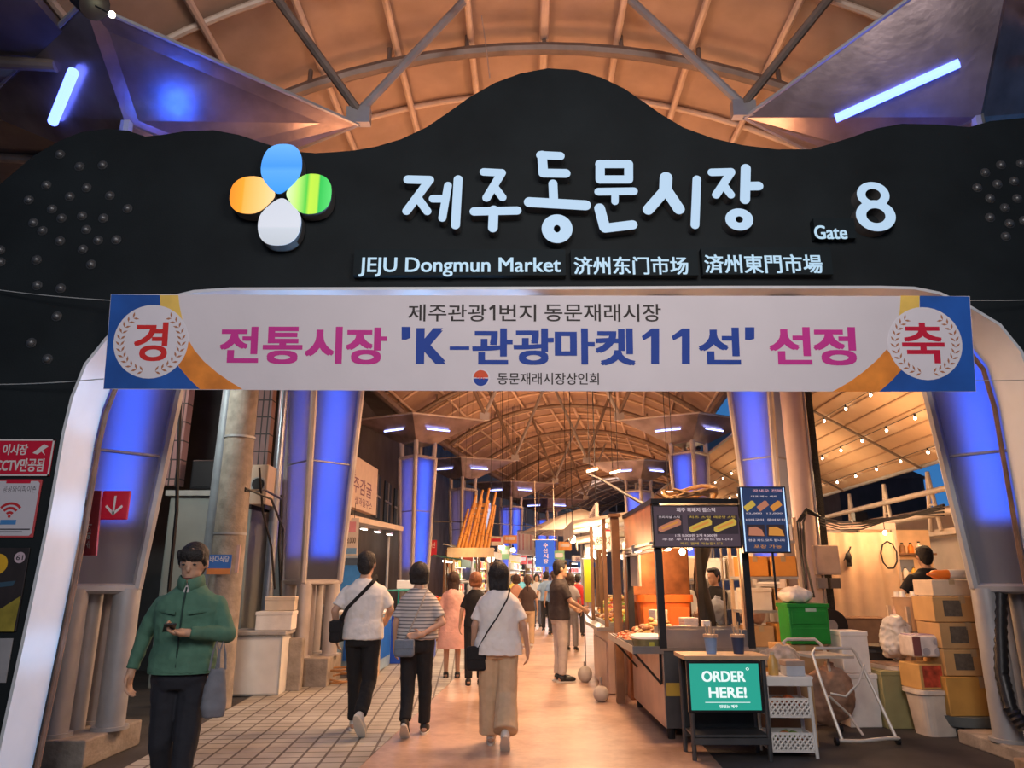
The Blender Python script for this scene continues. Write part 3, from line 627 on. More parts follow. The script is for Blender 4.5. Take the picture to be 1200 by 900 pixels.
def column(name, label, X, Y, stop, sbot, zb, zt, caph, capr, lit, base=.9, basex=0, baseh=.25, le=30.0, legs=True, led=LEDM, capital=True, fade=False, tint=M_PINKP, hio=None, strips=(0, 3), sr=.022, spx=None):
    root = thing(name, label, 'column', (X, Y, 0), kind='thing')
    def corner(k, z, infl=1.0):
        s = (sbot + (stop - sbot) * (z - zb) / (zt - zb)) * .7071 * infl; a = -PI / 2 + k * PI / 2
        return Vector((s * math.cos(a), s * math.sin(a), z))
    # corner posts, rings, backing, panels
    b = MB()
    for k in range(4): b.cyl(corner(k, zb), corner(k, zt), .05, .055, 8)
    b.build('corner_frame', tint, root)
    for z in ((zb, zt) if zt - zb < 2 else (zb, zt)):
        b = MB()
        for k in range(4):
            p, q = corner(k, z), corner((k + 1) % 4, z); b.cyl(p, q, .045, .045, 6)
        b.build('ring_beam', tint, root)
    b = MB(); b.slab([corner(k, zb + .02, .98) for k in range(4)], .02); b.slab([corner(k, zt - .02, .98) for k in range(4)], .02); b.build('box_end', M_GREYP, root)
    zm = zb + (zt - zb) * (.40 if fade else .56)
    for k in range(4):
        p0, p1, p2, p3 = corner(k, zb, .96), corner((k + 1) % 4, zb, .96), corner((k + 1) % 4, zt, .96), corner(k, zt, .96)
        if k in (0, 3):   # the two faces seen from the square
            b = MB(); b.face([p0, p1, p2, p3]); b.build('light_panel', DIFF if fade else DIFF2, root)
            m0, m1 = corner(k, zm, .97), corner((k + 1) % 4, zm, .97); b = MB(); b.cyl(m0, m1, .016, .016, 6); b.build('panel_bar', M_GREYP, root)
            en = lit[0] if k == 0 else lit[1]
            if en > 0:
                nrm = ((p0 + p1) / 2); nrm.z = 0; nrm.normalize(); dist = .16
                zlo = zb + (zt - zb) * (.20 if fade else .12); zhi = zt - .1; c_ = (corner(k, (zlo + zhi) / 2) + corner((k + 1) % 4, (zlo + zhi) / 2)) / 2 - nrm * dist
                wd = (sbot + stop) / 2 * (.40 if fade else .55)
                l = bpy.data.lights.new('column_tube', 'AREA'); l.shape = 'RECTANGLE'; l.size = wd; l.size_y = zhi - zlo; l.energy = en * le * (.085 if fade else .065) * wd * (zhi - zlo); l.color = BLUE; l.spread = 2.4
                lo = bpy.data.objects.new('column_tube', l); COL.objects.link(lo); lo.parent = root; lo.location = c_; lo.rotation_euler = nrm.to_track_quat('-Z', 'Y').to_euler()
        else:
            b = MB(); b.slab([p0, p1, p2, p3], .02); b.build('back_panel', M_GREYP, root)
    if legs:
        for k in range(4):
            p = corner(k, zb, .78); q = Vector((p.x * 1.02, p.y * 1.02, baseh)); b = MB(); b.cyl(q, p, .105 * stop / .9 + .01, .105 * stop / .9 + .01, 16); b.cyl(q, q + Vector((0, 0, .03)), .15 * stop / .9, .15 * stop / .9, 16); b.build('leg', tint, root, smooth=True)
        b = MB(); b.cyl((0, 0, baseh), (0, 0, zb), .09, .09, 12); b.build('downpipe', M_PINKP, root, smooth=True)
        b = MB(); b.box((basex, 0, baseh / 2), (base, base, baseh)); b.build('base_block', M_CONC, root, bevel=.015)
    if capital:
        # four tubes rising to a folded plate, an upturned pyramid set corner-on to the street
        zc = zt + .12; zk = caph
        for k in range(4):
            p, q = corner(k, zt, .9), corner(k, zt, .95); q.z = zk - .5; b = MB(); b.cyl(p, q, .06, .06, 8); b.build('neck_tube', tint, root, smooth=True)
        lowc = [Vector((stop * .72 * math.cos(-PI / 2 + k * PI / 2), stop * .72 * math.sin(-PI / 2 + k * PI / 2), zk - .62)) for k in range(4)]
        hi = [Vector((capr * math.cos(-PI / 2 + k * PI / 2) * (1.1 if k in (1, 3) else .8), capr * math.sin(-PI / 2 + k * PI / 2) * (1.1 if k in (1, 3) else .8), zk + (-.08 if k == 0 else 0))) for k in range(4)]
        if hio:
            for k, v_ in hio.items(): hi[k] = Vector(v_) - Vector((X, Y, 0))
        for k in range(4):
            j = (k + 1) % 4; b = MB(); b.slab([lowc[k], hi[k], hi[j], lowc[j]], .02); pl = b.build('capital_plate', CAPM, root)
            if k in strips:
                a0 = lowc[k].lerp(hi[k], .52); a1 = lowc[j].lerp(hi[j], .52); nn = (hi[k] - lowc[k]).cross(lowc[j] - lowc[k]).normalized()
                if nn.z > 0: nn = -nn
                b = MB(); b.cyl(a0.lerp(a1, .25) + nn * .035, a0.lerp(a1, .72) + nn * .035, sr, sr, 8); b.build('light_strip', led, root)
        if spx:
            k, pa, pb_ = spx; o_ = Vector((X, Y, 0)); A_, B_, C_ = hi[0] + o_, hi[k] + o_, lowc[0] + o_; nn = (B_ - A_).cross(C_ - A_).normalized(); E_ = Vector((0, 0, CAMH)); pts = []
            for q_ in (pa, pb_): r_ = Vector(ray(*q_)); t_ = (A_ - E_).dot(nn) / r_.dot(nn); pts.append(E_ + r_ * (t_ - .06 / r_.length * 1.5) - o_)
            b = MB(); b.cyl(pts[0], pts[1], sr, sr, 10); b.build('light_strip', led, root)
        b = MB(); b.slab(lowc[::-1], .02); b.build('capital_soffit', CAPM, root)
        b = MB()
        for k in range(4): b.cyl(hi[k], hi[(k + 1) % 4], .025, .025, 6)
        b.build('capital_rim', tint, root)
        # forked struts from the inner tip up to the vault
        sg = 1 if X < cx(Y) else -1
        tip = hi[1] if sg > 0 else hi[3]
        tw = Vector((X + tip.x, Y + tip.y, tip.z)); b = MB(); b.box(tip + Vector((0, 0, .10)), (.26, .10, .20)); b.build('strut_bracket', M_GREYP, root)
        for dx, dy in ((-1.0 * sg, -.6), (1.15 * sg, .3)):
            ex = tw.x + dx; ey = max(4.6, tw.y + dy); xr_ = max(-4.9, min(4.9, ex - cx(ey))); ez = vz(xr_, .06)
            b = MB(); b.cyl(tip + Vector((0, 0, .16)), (ex - X, ey - Y, ez), .05, .05, 8); b.build('strut', RIBD if dx * sg < 0 else M_GREYP, root, smooth=True)
    return root
colL1 = column('lit_column', 'blue lit steel column inside the left gate leg, red arrow sign on it', -3.88, 7.0, .93, .56, 1.42, 4.5, 6.55, 1.9, (1.0, 0), .95, -.1, .22, 70, fade=True, led=LEDB, tint=M_GREYP, hio={0: P(98, 2, 5.4), 1: P(420, 146, 7.0)}, strips=(), sr=.05, spx=(3, (62, 143), (86, 84)))
colR1 = column('lit_column', 'blue lit steel column inside the right gate leg, beside stacked cartons', 4.70, 7.0, .93, .56, 1.42, 4.5, 6.6, 1.95, (0, 1.0), 1.1, .1, .12, 80, fade=True, led=LEDB, tint=M_GREYP, hio={0: P(1195, -95, 5.3), 3: P(872, 138, 7.0)}, strips=(), sr=.045, spx=(3, (979, 139), (1124, 74)))
lamp('POINT', P(205, 188, 6.2), 26, BLUE, .15, name='neck_fill')  # blue fill added behind the gate top, for the plate's bluish reflection
lamp('POINT', P(1080, 182, 6.2), 26, BLUE, .15, name='neck_fill')  # same added blue fill for the right capital plate
column('lit_column', 'blue lit column on a stained concrete block beside the leaning white board', -3.10, 11.6, .88, .62, 1.46, 4.7, 6.2, 1.8, (1.0, .35), .88, 0, .40, 90)
column('lit_column', 'blue lit column behind the tall menu screen, next to the round pinkish pillar', 4.12, 11.7, .72, .46, 1.42, 4.9, 6.2, 1.8, (0, 1.0), .85, 0, .3, 100)
column('lit_column', 'slim blue lit column behind the man in plain white T-shirt and striped woman', -2.42, 18.5, .64, .46, 1.42, 4.5, 5.5, 1.55, (1.0, .35), .8, 0, .3, 130)
column('lit_column', 'blue lit column rising behind the wide menu screen, plate capital under the banner', 4.55, 18.5, .68, .46, 1.42, 4.6, 5.5, 1.6, (.1, 1.0), .8, 0, .3, 120)
column('lit_column', 'distant column behind the bundle of bamboo poles on the left', -1.65, 24.5, .62, .46, 1.42, 4.4, 5.4, 1.6, (.3, .2), .8, 0, .3, 60)
column('lit_column', 'distant blue lit column between the bamboo poles and the hanging blue sign', -.05, 30.5, .66, .5, 1.42, 4.4, 5.4, 1.7, (1, .5), .8, 0, .3, 150)
column('lit_column', 'far blue lit column right above the hanging blue sign', 1.75, 37.0, .74, .55, 1.42, 4.4, 5.4, 1.8, (1, 1), .8, 0, .3, 180)
column('lit_column', 'distant right-hand column with a small blue panel above the orange stall sign', 4.35, 25.0, .64, .5, 1.42, 4.4, 5.4, 1.6, (.1, 1), .8, 0, .3, 150)
# red arrow sign wrapped round the column corner
rs = thing('extinguisher_sign', 'red L-shaped sign with white down arrow on the column by the green jacket man', 'sign', P(118, 650, 6.35), world=True)
b = MB(); M, w, h = front(118, 575, 151, 609, 6.30); b.prism([(0, 0), (w, 0), (w, h), (0, h)], M, -.02, 0); fl = b.build('flag_panel', SIGNR, rs, bevel=.012)
b = MB()
for poly in ([(.45, .18), (.52, .18), (.52, .82), (.45, .82)], [(.48, .14), (.80, .44), (.75, .50), (.48, .26)], [(.49, .14), (.17, .44), (.22, .50), (.49, .26)]): b.prism([(x * w, y * h) for x, y in poly], M, .0005, .002)
b.build('arrow', SIGNW, fl)
b = MB(); a = P(104, 575, 6.36); d = P(118.5, 575, 6.28); a2 = P(97, 651, 6.36); d2 = P(112, 651, 6.28); b.slab([a, d, d2, a2], .015); sb = b.build('side_panel', mat('sign_faded_red', lin(176, 60, 62), .5, 0, .12, 20), rs)
Mx = MF(a2 + Vector((0, -.012, 0)), d2 - a2, a - a2); b = MB(); b.glyphs('소화기', Mx @ Matrix.Translation((.05, .06, .004)) @ Matrix.Rotation(PI / 2, 4, 'Z') @ Matrix.Translation((.0, -.06, 0)), .20, .055, .02, .004); b.build('print', SIGNW, sb).name = 'lettering'
b = MB(); b.box(P(104, 590, 6.38), (.05, .12, .05)); b.build('bracket', M_GREYP, rs)
# corrugated hose and brick kerb at the right column
b = MB(); pts = [P(1172, 690, 6.9), P(1172, 740, 6.9), P(1174, 790, 6.88), P(1184, 830, 6.8), P(1204, 858, 6.72)]
fine = []
for i in range(len(pts) - 1):
    for k in range(9): fine.append(pts[i].lerp(pts[i + 1], k / 9))
b.rings(fine, [.062 if k % 2 else .052 for k in range(len(fine))], 12); tag(b.build('corrugated_hose', M_BLACK, smooth=True), 'dark corrugated hose hanging between white column legs at right', 'hose')
# ------------------------------------------------------------------ people
SKIN = mat('skin', (.52, .31, .21), .55, 0, .06, 12); HAIRB = mat('black_hair', (.012, .010, .010), .6, 0, .3, 40, .5, 90); HAIRN = mat('brown_hair', (.05, .026, .018), .6, 0, .3, 40, .5, 90); HAIRR = mat('coppery_hair', (.28, .11, .05), .5, 0, .25, 40, .3, 120)
def stripes(name, c1, c2, period, duty=.35):
    m = bpy.data.materials.new(name); m.use_nodes = True; t = m.node_tree; p = t.nodes['Principled BSDF']; p.inputs['Roughness'].default_value = .85
    co = t.nodes.new('ShaderNodeTexCoord'); s = t.nodes.new('ShaderNodeSeparateXYZ'); a = t.nodes.new('ShaderNodeMath'); a.operation = 'MULTIPLY'; a.inputs[1].default_value = 1 / period
    f = t.nodes.new('ShaderNodeMath'); f.operation = 'FRACT'; g = t.nodes.new('ShaderNodeMath'); g.operation = 'LESS_THAN'; g.inputs[1].default_value = duty
    mx = t.nodes.new('ShaderNodeMix'); mx.data_type = 'RGBA'; mx.inputs[6].default_value = (*c1, 1); mx.inputs[7].default_value = (*c2, 1)
    t.links.new(co.outputs['Object'], s.inputs[0]); t.links.new(s.outputs['Z'], a.inputs[0]); t.links.new(a.outputs[0], f.inputs[0]); t.links.new(f.outputs[0], g.inputs[0]); t.links.new(g.outputs[0], mx.inputs[0]); t.links.new(mx.outputs[2], p.inputs['Base Color'])
    return m
def fab(name, col, var=.08): return mat('fabric_' + name, col, .85, 0, var, 14, .45, 11)
J0 = dict(sh=1.40, el=1.12, wr=.87)
def hand(mb, wr, d, nrm, side, s, curl=.5, spread=.0, lo=False):
    # wr wrist, d palm direction, nrm palm normal (towards the curl), side: direction of the thumb
    d = Vector(d).normalized(); nrm = Vector(nrm); nrm = (nrm - d * nrm.dot(d)).normalized(); sd = Vector(side); sd = (sd - d * sd.dot(d) - nrm * sd.dot(nrm)).normalized()
    M = Matrix((sd, d, nrm)).transposed()
    pc = wr + d * .048 * s; mb.ell(pc, (.040 * s, .054 * s, .017 * s), M, 12, 8); mb.cap(wr - d * .02 * s, wr + d * .03 * s, .026 * s, .027 * s, 10)
    for k, (ox, ln, r) in enumerate(((.030, .070, .0098), (.010, .080, .0102), (-.010, .074, .0098), (-.029, .058, .0088))):
        p = wr + d * (.088 - abs(ox) * .18) * s + sd * ox * s; a = curl * (.75 + .1 * k); dd = (d * math.cos(a) + nrm * math.sin(a) + sd * spread * ox * 8).normalized()
        q = p + dd * ln * .48 * s; a2 = a + curl * .95; d2 = d * math.cos(a2) + nrm * math.sin(a2); e_ = q + d2 * ln * .34 * s; a3 = a2 + curl * .5; d3 = d * math.cos(a3) + nrm * math.sin(a3)
        mb.cap(p - d * .02 * s, q, r * 1.05 * s, r * s, 8); mb.cap(q, e_, r * s, r * .92 * s, 8); mb.cap(e_, e_ + d3 * ln * .22 * s, r * .92 * s, r * .8 * s, 8)
    p = wr + d * .022 * s + sd * .030 * s; q = p + (sd * .75 + d * .65 + nrm * .25).normalized() * .040 * s; e_ = q + (sd * .25 + d * .9 + nrm * (.3 + .3 * curl)).normalized() * .034 * s
    mb.cap(p, q, .0135 * s, .0115 * s, 8); mb.cap(q, e_, .0112 * s, .009 * s, 8)
def person(label, loc, yaw, h=1.7, female=False, skin=SKIN, hair='short', hairm=HAIRB, top=None, bottom=None, shoes=None, vox=.011, arms=None, legs=None, sleeve='short', bot='pants', lean=0.0, headyaw=0.0, headpitch=0.0, build=1.0, group=None, wide=1.0, curl=.45, face=False, hem=.86, toplabel=None):
    s = h / 1.70; root = thing('person', label, 'person', loc, yaw, group)
    shw = (.165 if female else .195) * build; hipw = .085
    V = lambda x, y, z: Vector((x * s, (y + lean * max(0, z - .9)) * s, z * s))
    A = {}
    for sg, nm in ((-1, 'L'), (1, 'R')):
        a = dict(sh=(sg * (shw - .030), 0, 1.322), el=(sg * (shw + .055), -.03, 1.115), wr=(sg * (shw + .075), .03, .885), d=(sg * .05, .10, -1), n=(-sg, .1, 0), side=(0, 1, 0), curl=curl)
        if arms and nm in arms: a.update(arms[nm])
        A[nm] = a
    Lg = {}
    for sg, nm in ((-1, 'L'), (1, 'R')):
        a = dict(hip=(sg * hipw, 0, .90), kn=(sg * (hipw + .008), .02, .48), an=(sg * (hipw + .01), 0, .085), toe=(0, 1, 0), up=(0, 0, 1))
        if legs and nm in legs: a.update(legs[nm])
        Lg[nm] = a
    # --- body, one continuous skin
    mb = MB(); f = .93 if female else 1.0
    def tors(infl, z0=.84, zt=1.47, fl=None):
        R = [(.84, .165, .115), (.95, .172, .118), (1.06, .145 if female else .158, .105), (1.18, .152 if female else .168, .11), (1.28, .156 if female else .178, .110), (1.335, .150 if female else .170, .102), (1.37, .124 if female else .142, .092), (1.405, .092, .078), (1.44, .064, .06), (1.47, .054, .052)]
        out = []
        for z, rx, ry in R:
            if z < z0 - 1e-6 or z > zt + 1e-6: continue
            c_ = V(0, 0, z); out.append((c_.x, c_.y, c_.z, (rx * build + infl) * s, (ry * build + infl) * s))
        return out
    mb.loft(tors(-.004), 20, True, .9)
    HC = V(0, .018, 1.578); hs = 1.13
    MH = Matrix.Rotation(headyaw, 3, 'Z') @ Matrix.Rotation(headpitch, 3, 'X')
    MH = MH @ Matrix.Scale(hs, 3)
    H = lambda x, y, z: HC + MH @ Vector((x * s, y * s, z * s))
    mb.cap(V(0, -.005, 1.40), V(0, .008, 1.52), .056 * s * f, .052 * s * f, 12)
    mb.ell(H(0, -.004, .018), (.074 * s, .092 * s, .098 * s), MH); mb.ell(H(0, .022, -.045), (.056 * s, .066 * s, .068 * s), MH)
    mb.ell(H(0, .092, -.012), (.012 * s, .017 * s, .018 * s), MH, 8, 6); mb.cap(H(0, .082, .018), H(0, .094, -.008), .007 * s, .009 * s, 6); mb.ell(H(0, .080, -.058), (.022 * s, .010 * s, .010 * s), MH, 8, 6); mb.ell(H(0, .066, -.095), (.022 * s, .018 * s, .016 * s), MH, 8, 6)
    for sg in (-1, 1): mb.ell(H(sg * .076, -.008, -.005), (.010 * s, .020 * s, .031 * s), MH, 8, 6)
    for nm in 'LR':
        a = A[nm]; sh, el, wr = V(*a['sh']), V(*a['el']), V(*a['wr'])
        mb.cap(sh, el, .046 * s * f * build, .037 * s * f, 10); mb.cap(el, wr, .038 * s * f, .026 * s * f, 10)
        hand(mb, wr, a['d'], a['n'], a['side'], s * f, a['curl'])
        g = Lg[nm]; hp, kn, an = V(*g['hip']), V(*g['kn']), V(*g['an'])
        mb.cap(hp, kn, .078 * s, .052 * s, 10); mb.cap(kn, an, .052 * s, .036 * s, 10); td = Vector(g['toe']).normalized(); mb.cap(an + Vector((0, 0, -.03 * s)) - td * .03 * s, an + Vector((0, 0, -.045 * s)) + td * .13 * s, .034 * s, .026 * s, 8)
    link('body', remesh(mb, vox * .85, 2), skin, root)
    # --- upper garment
    if top is not None:
        mb = MB()
        if bot == 'dress':
            R = [(.50, .25, .20), (.62, .235, .185), (.78, .215, .165), (.95, .19, .14), (1.02, .165, .125), (1.10, .162, .122)]
            mb.loft([(V(0, 0, z).x, V(0, 0, z).y, z * s, rx * s, ry * s) for z, rx, ry in R] + tors(.016, 1.15, 1.44), 24)
        else:
            lo = [(V(0, 0, hem).x, V(0, 0, hem).y, hem * s, .185 * wide * build * s, .137 * wide * build * s), (V(0, 0, hem + .12).x, V(0, 0, hem + .12).y, (hem + .12) * s, .178 * wide * build * s, .130 * wide * build * s)]
            mb.loft(lo + [(x, y, z, rx * (1 + (wide - 1) * .8), ry * (1 + (wide - 1) * .8)) for x, y, z, rx, ry in tors(.014, hem + .16, 1.44)], 22, True, .92)
        for nm in 'LR':
            a = A[nm]; sh, el, wr = V(*a['sh']), V(*a['el']), V(*a['wr']); r0, r1 = .054 * s * f * build * (1 + (wide - 1) * .5), .060 * s * f * (1 + (wide - 1) * .8)
            mb.ell(sh, (r0 * .96,) * 3, u=10, v=8)
            if sleeve == 'short': e_ = sh.lerp(el, .80); mb.cyl(sh, e_, r0, r1, 12)
            else:
                mb.cap(sh, el, r0, .053 * s, 12); mb.cyl(el, el.lerp(wr, .93), .053 * s, .040 * s, 12); mb.ell(el.lerp(wr, .5), (.05 * s, .05 * s, .05 * s), u=10, v=8)
        link('dress' if bot == 'dress' else ('jacket' if sleeve == 'jacket' else 'shirt'), remesh(mb, vox, 6, .010 * s if vox < .0125 else 0, 9), top, root, toplabel)
    # --- trousers
    if bottom is not None and bot != 'dress':
        mb = MB(); k0, k1 = (.098, .062) if bot == 'pants' else (.112, .095)
        mb.loft([(V(0, 0, z).x, V(0, 0, z).y, z * s, rx * build * s, ry * build * s) for z, rx, ry in ((.80, .15, .11), (.86, .175, .125), (.95, .176, .124), (1.04, .158, .112))], 20, True, .92)
        for nm in 'LR':
            g = Lg[nm]; hp, kn, an = V(*g['hip']), V(*g['kn']), V(*g['an']); mb.cap(hp, kn, k0 * s, (k0 + k1) / 2 * s * (1.0 if bot == 'wide' else .92), 12)
            end = kn.lerp(an, .94); mb.cyl(kn, end, (k0 + k1) / 2 * s * (1.0 if bot == 'wide' else .92), k1 * s * (1.25 if bot == 'wide' else 1.0), 12)
        link('trousers', remesh(mb, vox, 4, .009 * s if vox < .0125 else 0, 8), bottom, root)
    # --- shoes
    if shoes is not None:
        for nm in 'LR':
            g = Lg[nm]; an = V(*g['an']); td = Vector(g['toe']).normalized(); up = Vector(g['up']); up = (up - td * up.dot(td)).normalized(); sd = td.cross(up); M = Matrix((sd, td, up)).transposed()
            mb = MB(); c_ = an - up * .035 * s + td * .055 * s; mb.ell(c_ + td * .045 * s, (.050 * s, .108 * s, .044 * s), M, 12, 8); mb.ell(c_ - td * .05 * s + up * .018 * s, (.047 * s, .068 * s, .060 * s), M, 12, 8)
            me = remesh(mb, .011, 2); so = link('shoe', me, shoes[0], root)
            b = MB(); T = Matrix.Translation(c_ - up * .036 * s) @ M.to_4x4(); pts = [((.049 * s) * math.copysign(abs(math.cos(q)) ** .8, math.cos(q)) * (1 if math.sin(q) > 0 else .86), .152 * s * math.sin(q)) for q in [2 * PI * k / 24 for k in range(24)]]
            b.prism(pts, T, -.012 * s, .012 * s); b.build('sole', shoes[1], so)
    # --- hair
    mb = MB()
    if hair in ('short', 'fringe'):
        mb.ell(H(0, -.016, .036), (.084 * s, .092 * s, .088 * s), MH); mb.ell(H(0, -.045, .0), (.076 * s, .062 * s, .078 * s), MH); mb.ell(H(0, -.058, -.045), (.058 * s, .040 * s, .045 * s), MH)
        for sg in (-1, 1): mb.ell(H(sg * .068, .01, .02), (.016 * s, .034 * s, .034 * s), MH, 8, 6)
        if hair == 'fringe':
            for k in range(7): x = -.06 + .02 * k; mb.ell(H(x, .072 - abs(x) * .25, .062), (.018 * s, .022 * s, .038 * s), MH, 8, 6)
        else: mb.ell(H(0, .045, .08), (.066 * s, .05 * s, .034 * s), MH, 10, 8)
    elif hair in ('bob', 'long', 'mid', 'bun'):
        mb.ell(H(0, -.014, .030), (.092 * s, .098 * s, .096 * s), MH)
        if hair != 'bun':
            zb = {'bob': -.060, 'mid': -.12, 'long': -.34}[hair]
            for x in (-.06, -.03, 0, .03, .06): mb.cap(H(x, -.055 + abs(x) * .25, .02), H(x * (.95 if hair != 'long' else .9), -.055 + abs(x) * .2, zb), .042 * s, (.034 if hair != 'long' else .030) * s, 8)
            for sg in (-1, 1): mb.cap(H(sg * .074, -.005, .02), H(sg * .072, -.01, max(zb, -.10)), .026 * s, .022 * s, 8)
        else: mb.ell(H(0, -.05, -.02), (.078 * s, .06 * s, .07 * s), MH); mb.cap(H(0, -.11, .02), H(0, -.115, -.20), .030 * s, .018 * s, 8)
        if hair == 'mid': mb.cap(H(0, -.07, -.10), H(0, -.062, -.17), .036 * s, .022 * s, 8)
    me = remesh(mb, .009, 4, .003 * s, 40); link('hair', me, hairm, root)
    if face:
        for sg in (-1, 1):
            b = MB(); b.ell(H(sg * .030, .079, .014), (.0115 * s, .006 * s, .0048 * s), MH, 10, 6); e_ = b.build('eye', M_BLACK, root, smooth=True)
            b = MB(); b.cap(H(sg * .016, .086, .034), H(sg * .046, .076, .036), .0035 * s, .003 * s, 6); b.build('eyebrow', HAIRB, root, smooth=True)
        b = MB(); b.cap(H(-.018, .0885, -.060), H(.018, .0885, -.060), .0035 * s, .0035 * s, 6); b.build('lips', mat('lip', (.35, .14, .11), .5), root, smooth=True)
    root['s'] = s
    return root, V, A, H, MH, s
def strap(root, pts, w, m, name='strap', th=.005):
    b = MB(); b.rings(pts, [(w, th)] * len(pts), 8); return b.build(name, m, root)
def shoulder_bag(label, root, V, pts, c, d, m, strapm, w=.018, rz=0.0, flap=True):
    # bag worn by a person: a thing of its own, hanging from the strap
    o = thing('shoulder_bag', label, 'bag', root.matrix_basis @ Vector(c), root.rotation_euler.z + rz)
    b = MB(); b.box((0, 0, 0), d); b.build('bag_body', m, o, bevel=.03, smooth=True, seg=3)
    if flap: b = MB(); b.box((0, -d[1] / 2 - .004, d[2] * .22), (d[0] * .94, .012, d[2] * .5)); b.build('flap', m, o, bevel=.008)
    Ri = Matrix.Rotation(-rz, 4, 'Z') @ Matrix.Translation(-Vector(c)); b = MB(); b.rings([Ri @ Vector(q) for q in pts], [(w, .004)] * len(pts), 8, flat=None); b.build('strap', strapm, o)
    return o
NAVY = fab('dark_navy', (.012, .014, .022)); BLK = fab('black', (.010, .010, .012)); WHT = fab('white_tee', (.78, .75, .71), .04); CHAR = fab('charcoal_tee', (.035, .026, .028)); BEIGE = fab('beige', (.56, .40, .25)); PINK = fab('salmon_pink', (.80, .46, .40)); GREEN = fab('green', (.070, .170, .118), .10)
SOLE = mat('pale_sole', (.62, .57, .50), .7, 0, .08); SHOEW = mat('white_shoe', (.62, .60, .56), .6, 0, .06); SHOEB = mat('black_shoe', (.018, .017, .017), .5, 0, .1); SHOET = mat('tan_shoe', (.42, .33, .26), .7, 0, .1)
# 1 man in the green jacket, walking towards the square, phone in hand
r, V, A, H, MH, s = person('man in green zip jacket walking towards the square, looking down at a phone', (-2.17, 5.1, 0), PI + .12, 1.73, hair='fringe', top=GREEN, bottom=NAVY, shoes=(SHOEB, SHOEB), sleeve='jacket', vox=.009, wide=1.10, build=1.04, hem=.90, headpitch=-.28, face=True,
    arms={'L': dict(el=(-.275, .05, 1.13), wr=(-.06, .215, 1.15), d=(.90, .42, .10), n=(.0, .3, 1.0), side=(-.2, 1, .3), curl=.75), 'R': dict(el=(.275, -.05, 1.13), wr=(.315, .0, .90), d=(.06, .12, -1), n=(-1, .2, 0), side=(0, 1, 0), curl=.55)},
    legs={'L': dict(kn=(-.085, .06, .49), an=(-.075, .10, .085)), 'R': dict(kn=(.075, .02, .48), an=(.06, -.16, .12))}, toplabel='green zip jacket with stand collar')
b = MB(); zz = [V(0, .148, .92), V(0, .150, 1.05), V(0, .146, 1.2), V(0, .136, 1.33), V(0, .105, 1.425)]; b.path(zz, .006, 6); b.build('zip', mat('dark_green_zip', (.02, .05, .04), .5), r)
b = MB()
for sg in (-1, 1): b.rings([V(sg * .012, .112, 1.435), V(sg * .055, .085, 1.452), V(sg * .078, .02, 1.468), V(sg * .06, -.05, 1.475), V(0, -.075, 1.478)], [(.036 * s, .010 * s)] * 5, 8, flat=(0, 0, 1))
b.build('collar', GREEN, r, smooth=True)
b = MB(); b.loft([(0, V(0, .04, 1.39).y + .022, 1.385 * s, .05, .045), (0, V(0, .04, 1.4).y + .012, 1.43 * s, .058, .052), (0, V(0, .01, 1.45).y, 1.465 * s, .058, .055)], 14); b.build('undershirt_collar', fab('pale_shirt', (.55, .52, .52)), r, smooth=True)
for sg in (-1, 1):
    b = MB(); b.rings([V(sg * .04, .150, 1.265), V(sg * .10, .137, 1.275), V(sg * .155, .10, 1.28)], [(.012 * s, .005 * s)] * 3, 8, flat=(0, 0, 1)); b.build('pocket_flap', GREEN, r)
b = MB(); b.loft([(0, V(0, 0, .905).y, .895 * s, .208 * s, .156 * s), (0, V(0, 0, .93).y, .935 * s, .207 * s, .155 * s)], 24, True, .92); b.build('waistband', GREEN, r, smooth=True)
R_ = r.matrix_basis
wr = V(*A['L']['wr']); pc = wr + Vector((.085, .060, .035)) * s
ph = thing('smartphone', 'dark smartphone held in the hand of the green jacket man', 'phone', R_ @ pc, r.rotation_euler.z + .35)
b = MB(); b.box((0, 0, 0), (.072, .15, .009), rx=.35); b.build('phone_body', M_BLACK, ph, bevel=.003); b = MB(); b.box((0, -.002, .0055), (.064, .138, .002), rx=.35); b.build('phone_screen', mat('phone_glass', (.03, .035, .045), .1), ph)
# tote bag on his left forearm
tc_ = V(-.245, .105, .80); tb = thing('tote_bag', 'two-tone grey and peach tote bag hanging from the forearm of the green jacket man', 'bag', R_ @ tc_, r.rotation_euler.z + .5)
b = MB(); b.loft([(0, 0, -.16, .065, .05), (0, 0, -.10, .078, .055), (0, 0, .02, .068, .045), (0, 0, .13, .045, .028)], 18, True, .8); link('bag_body', remesh(b, .010, 2, .010, 9), fab('grey_tote', (.16, .17, .20)), tb)
b = MB(); b.face([(.0, -.056, -.15), (.06, -.040, -.14), (.052, -.036, .08), (.02, -.045, .10)]); b.build('peach_side', fab('peach_tote', (.46, .25, .19)), tb)
for dx in (-.02, .02):
    b = MB(); b.path([(-.03 + dx, 0, .12), (-.02 + dx, .0, .22), (0 + dx, 0, .30), (.02 + dx, 0, .22), (.03 + dx, 0, .12)], .007, 6); b.build('handle', fab('grey_tote', 0), tb)
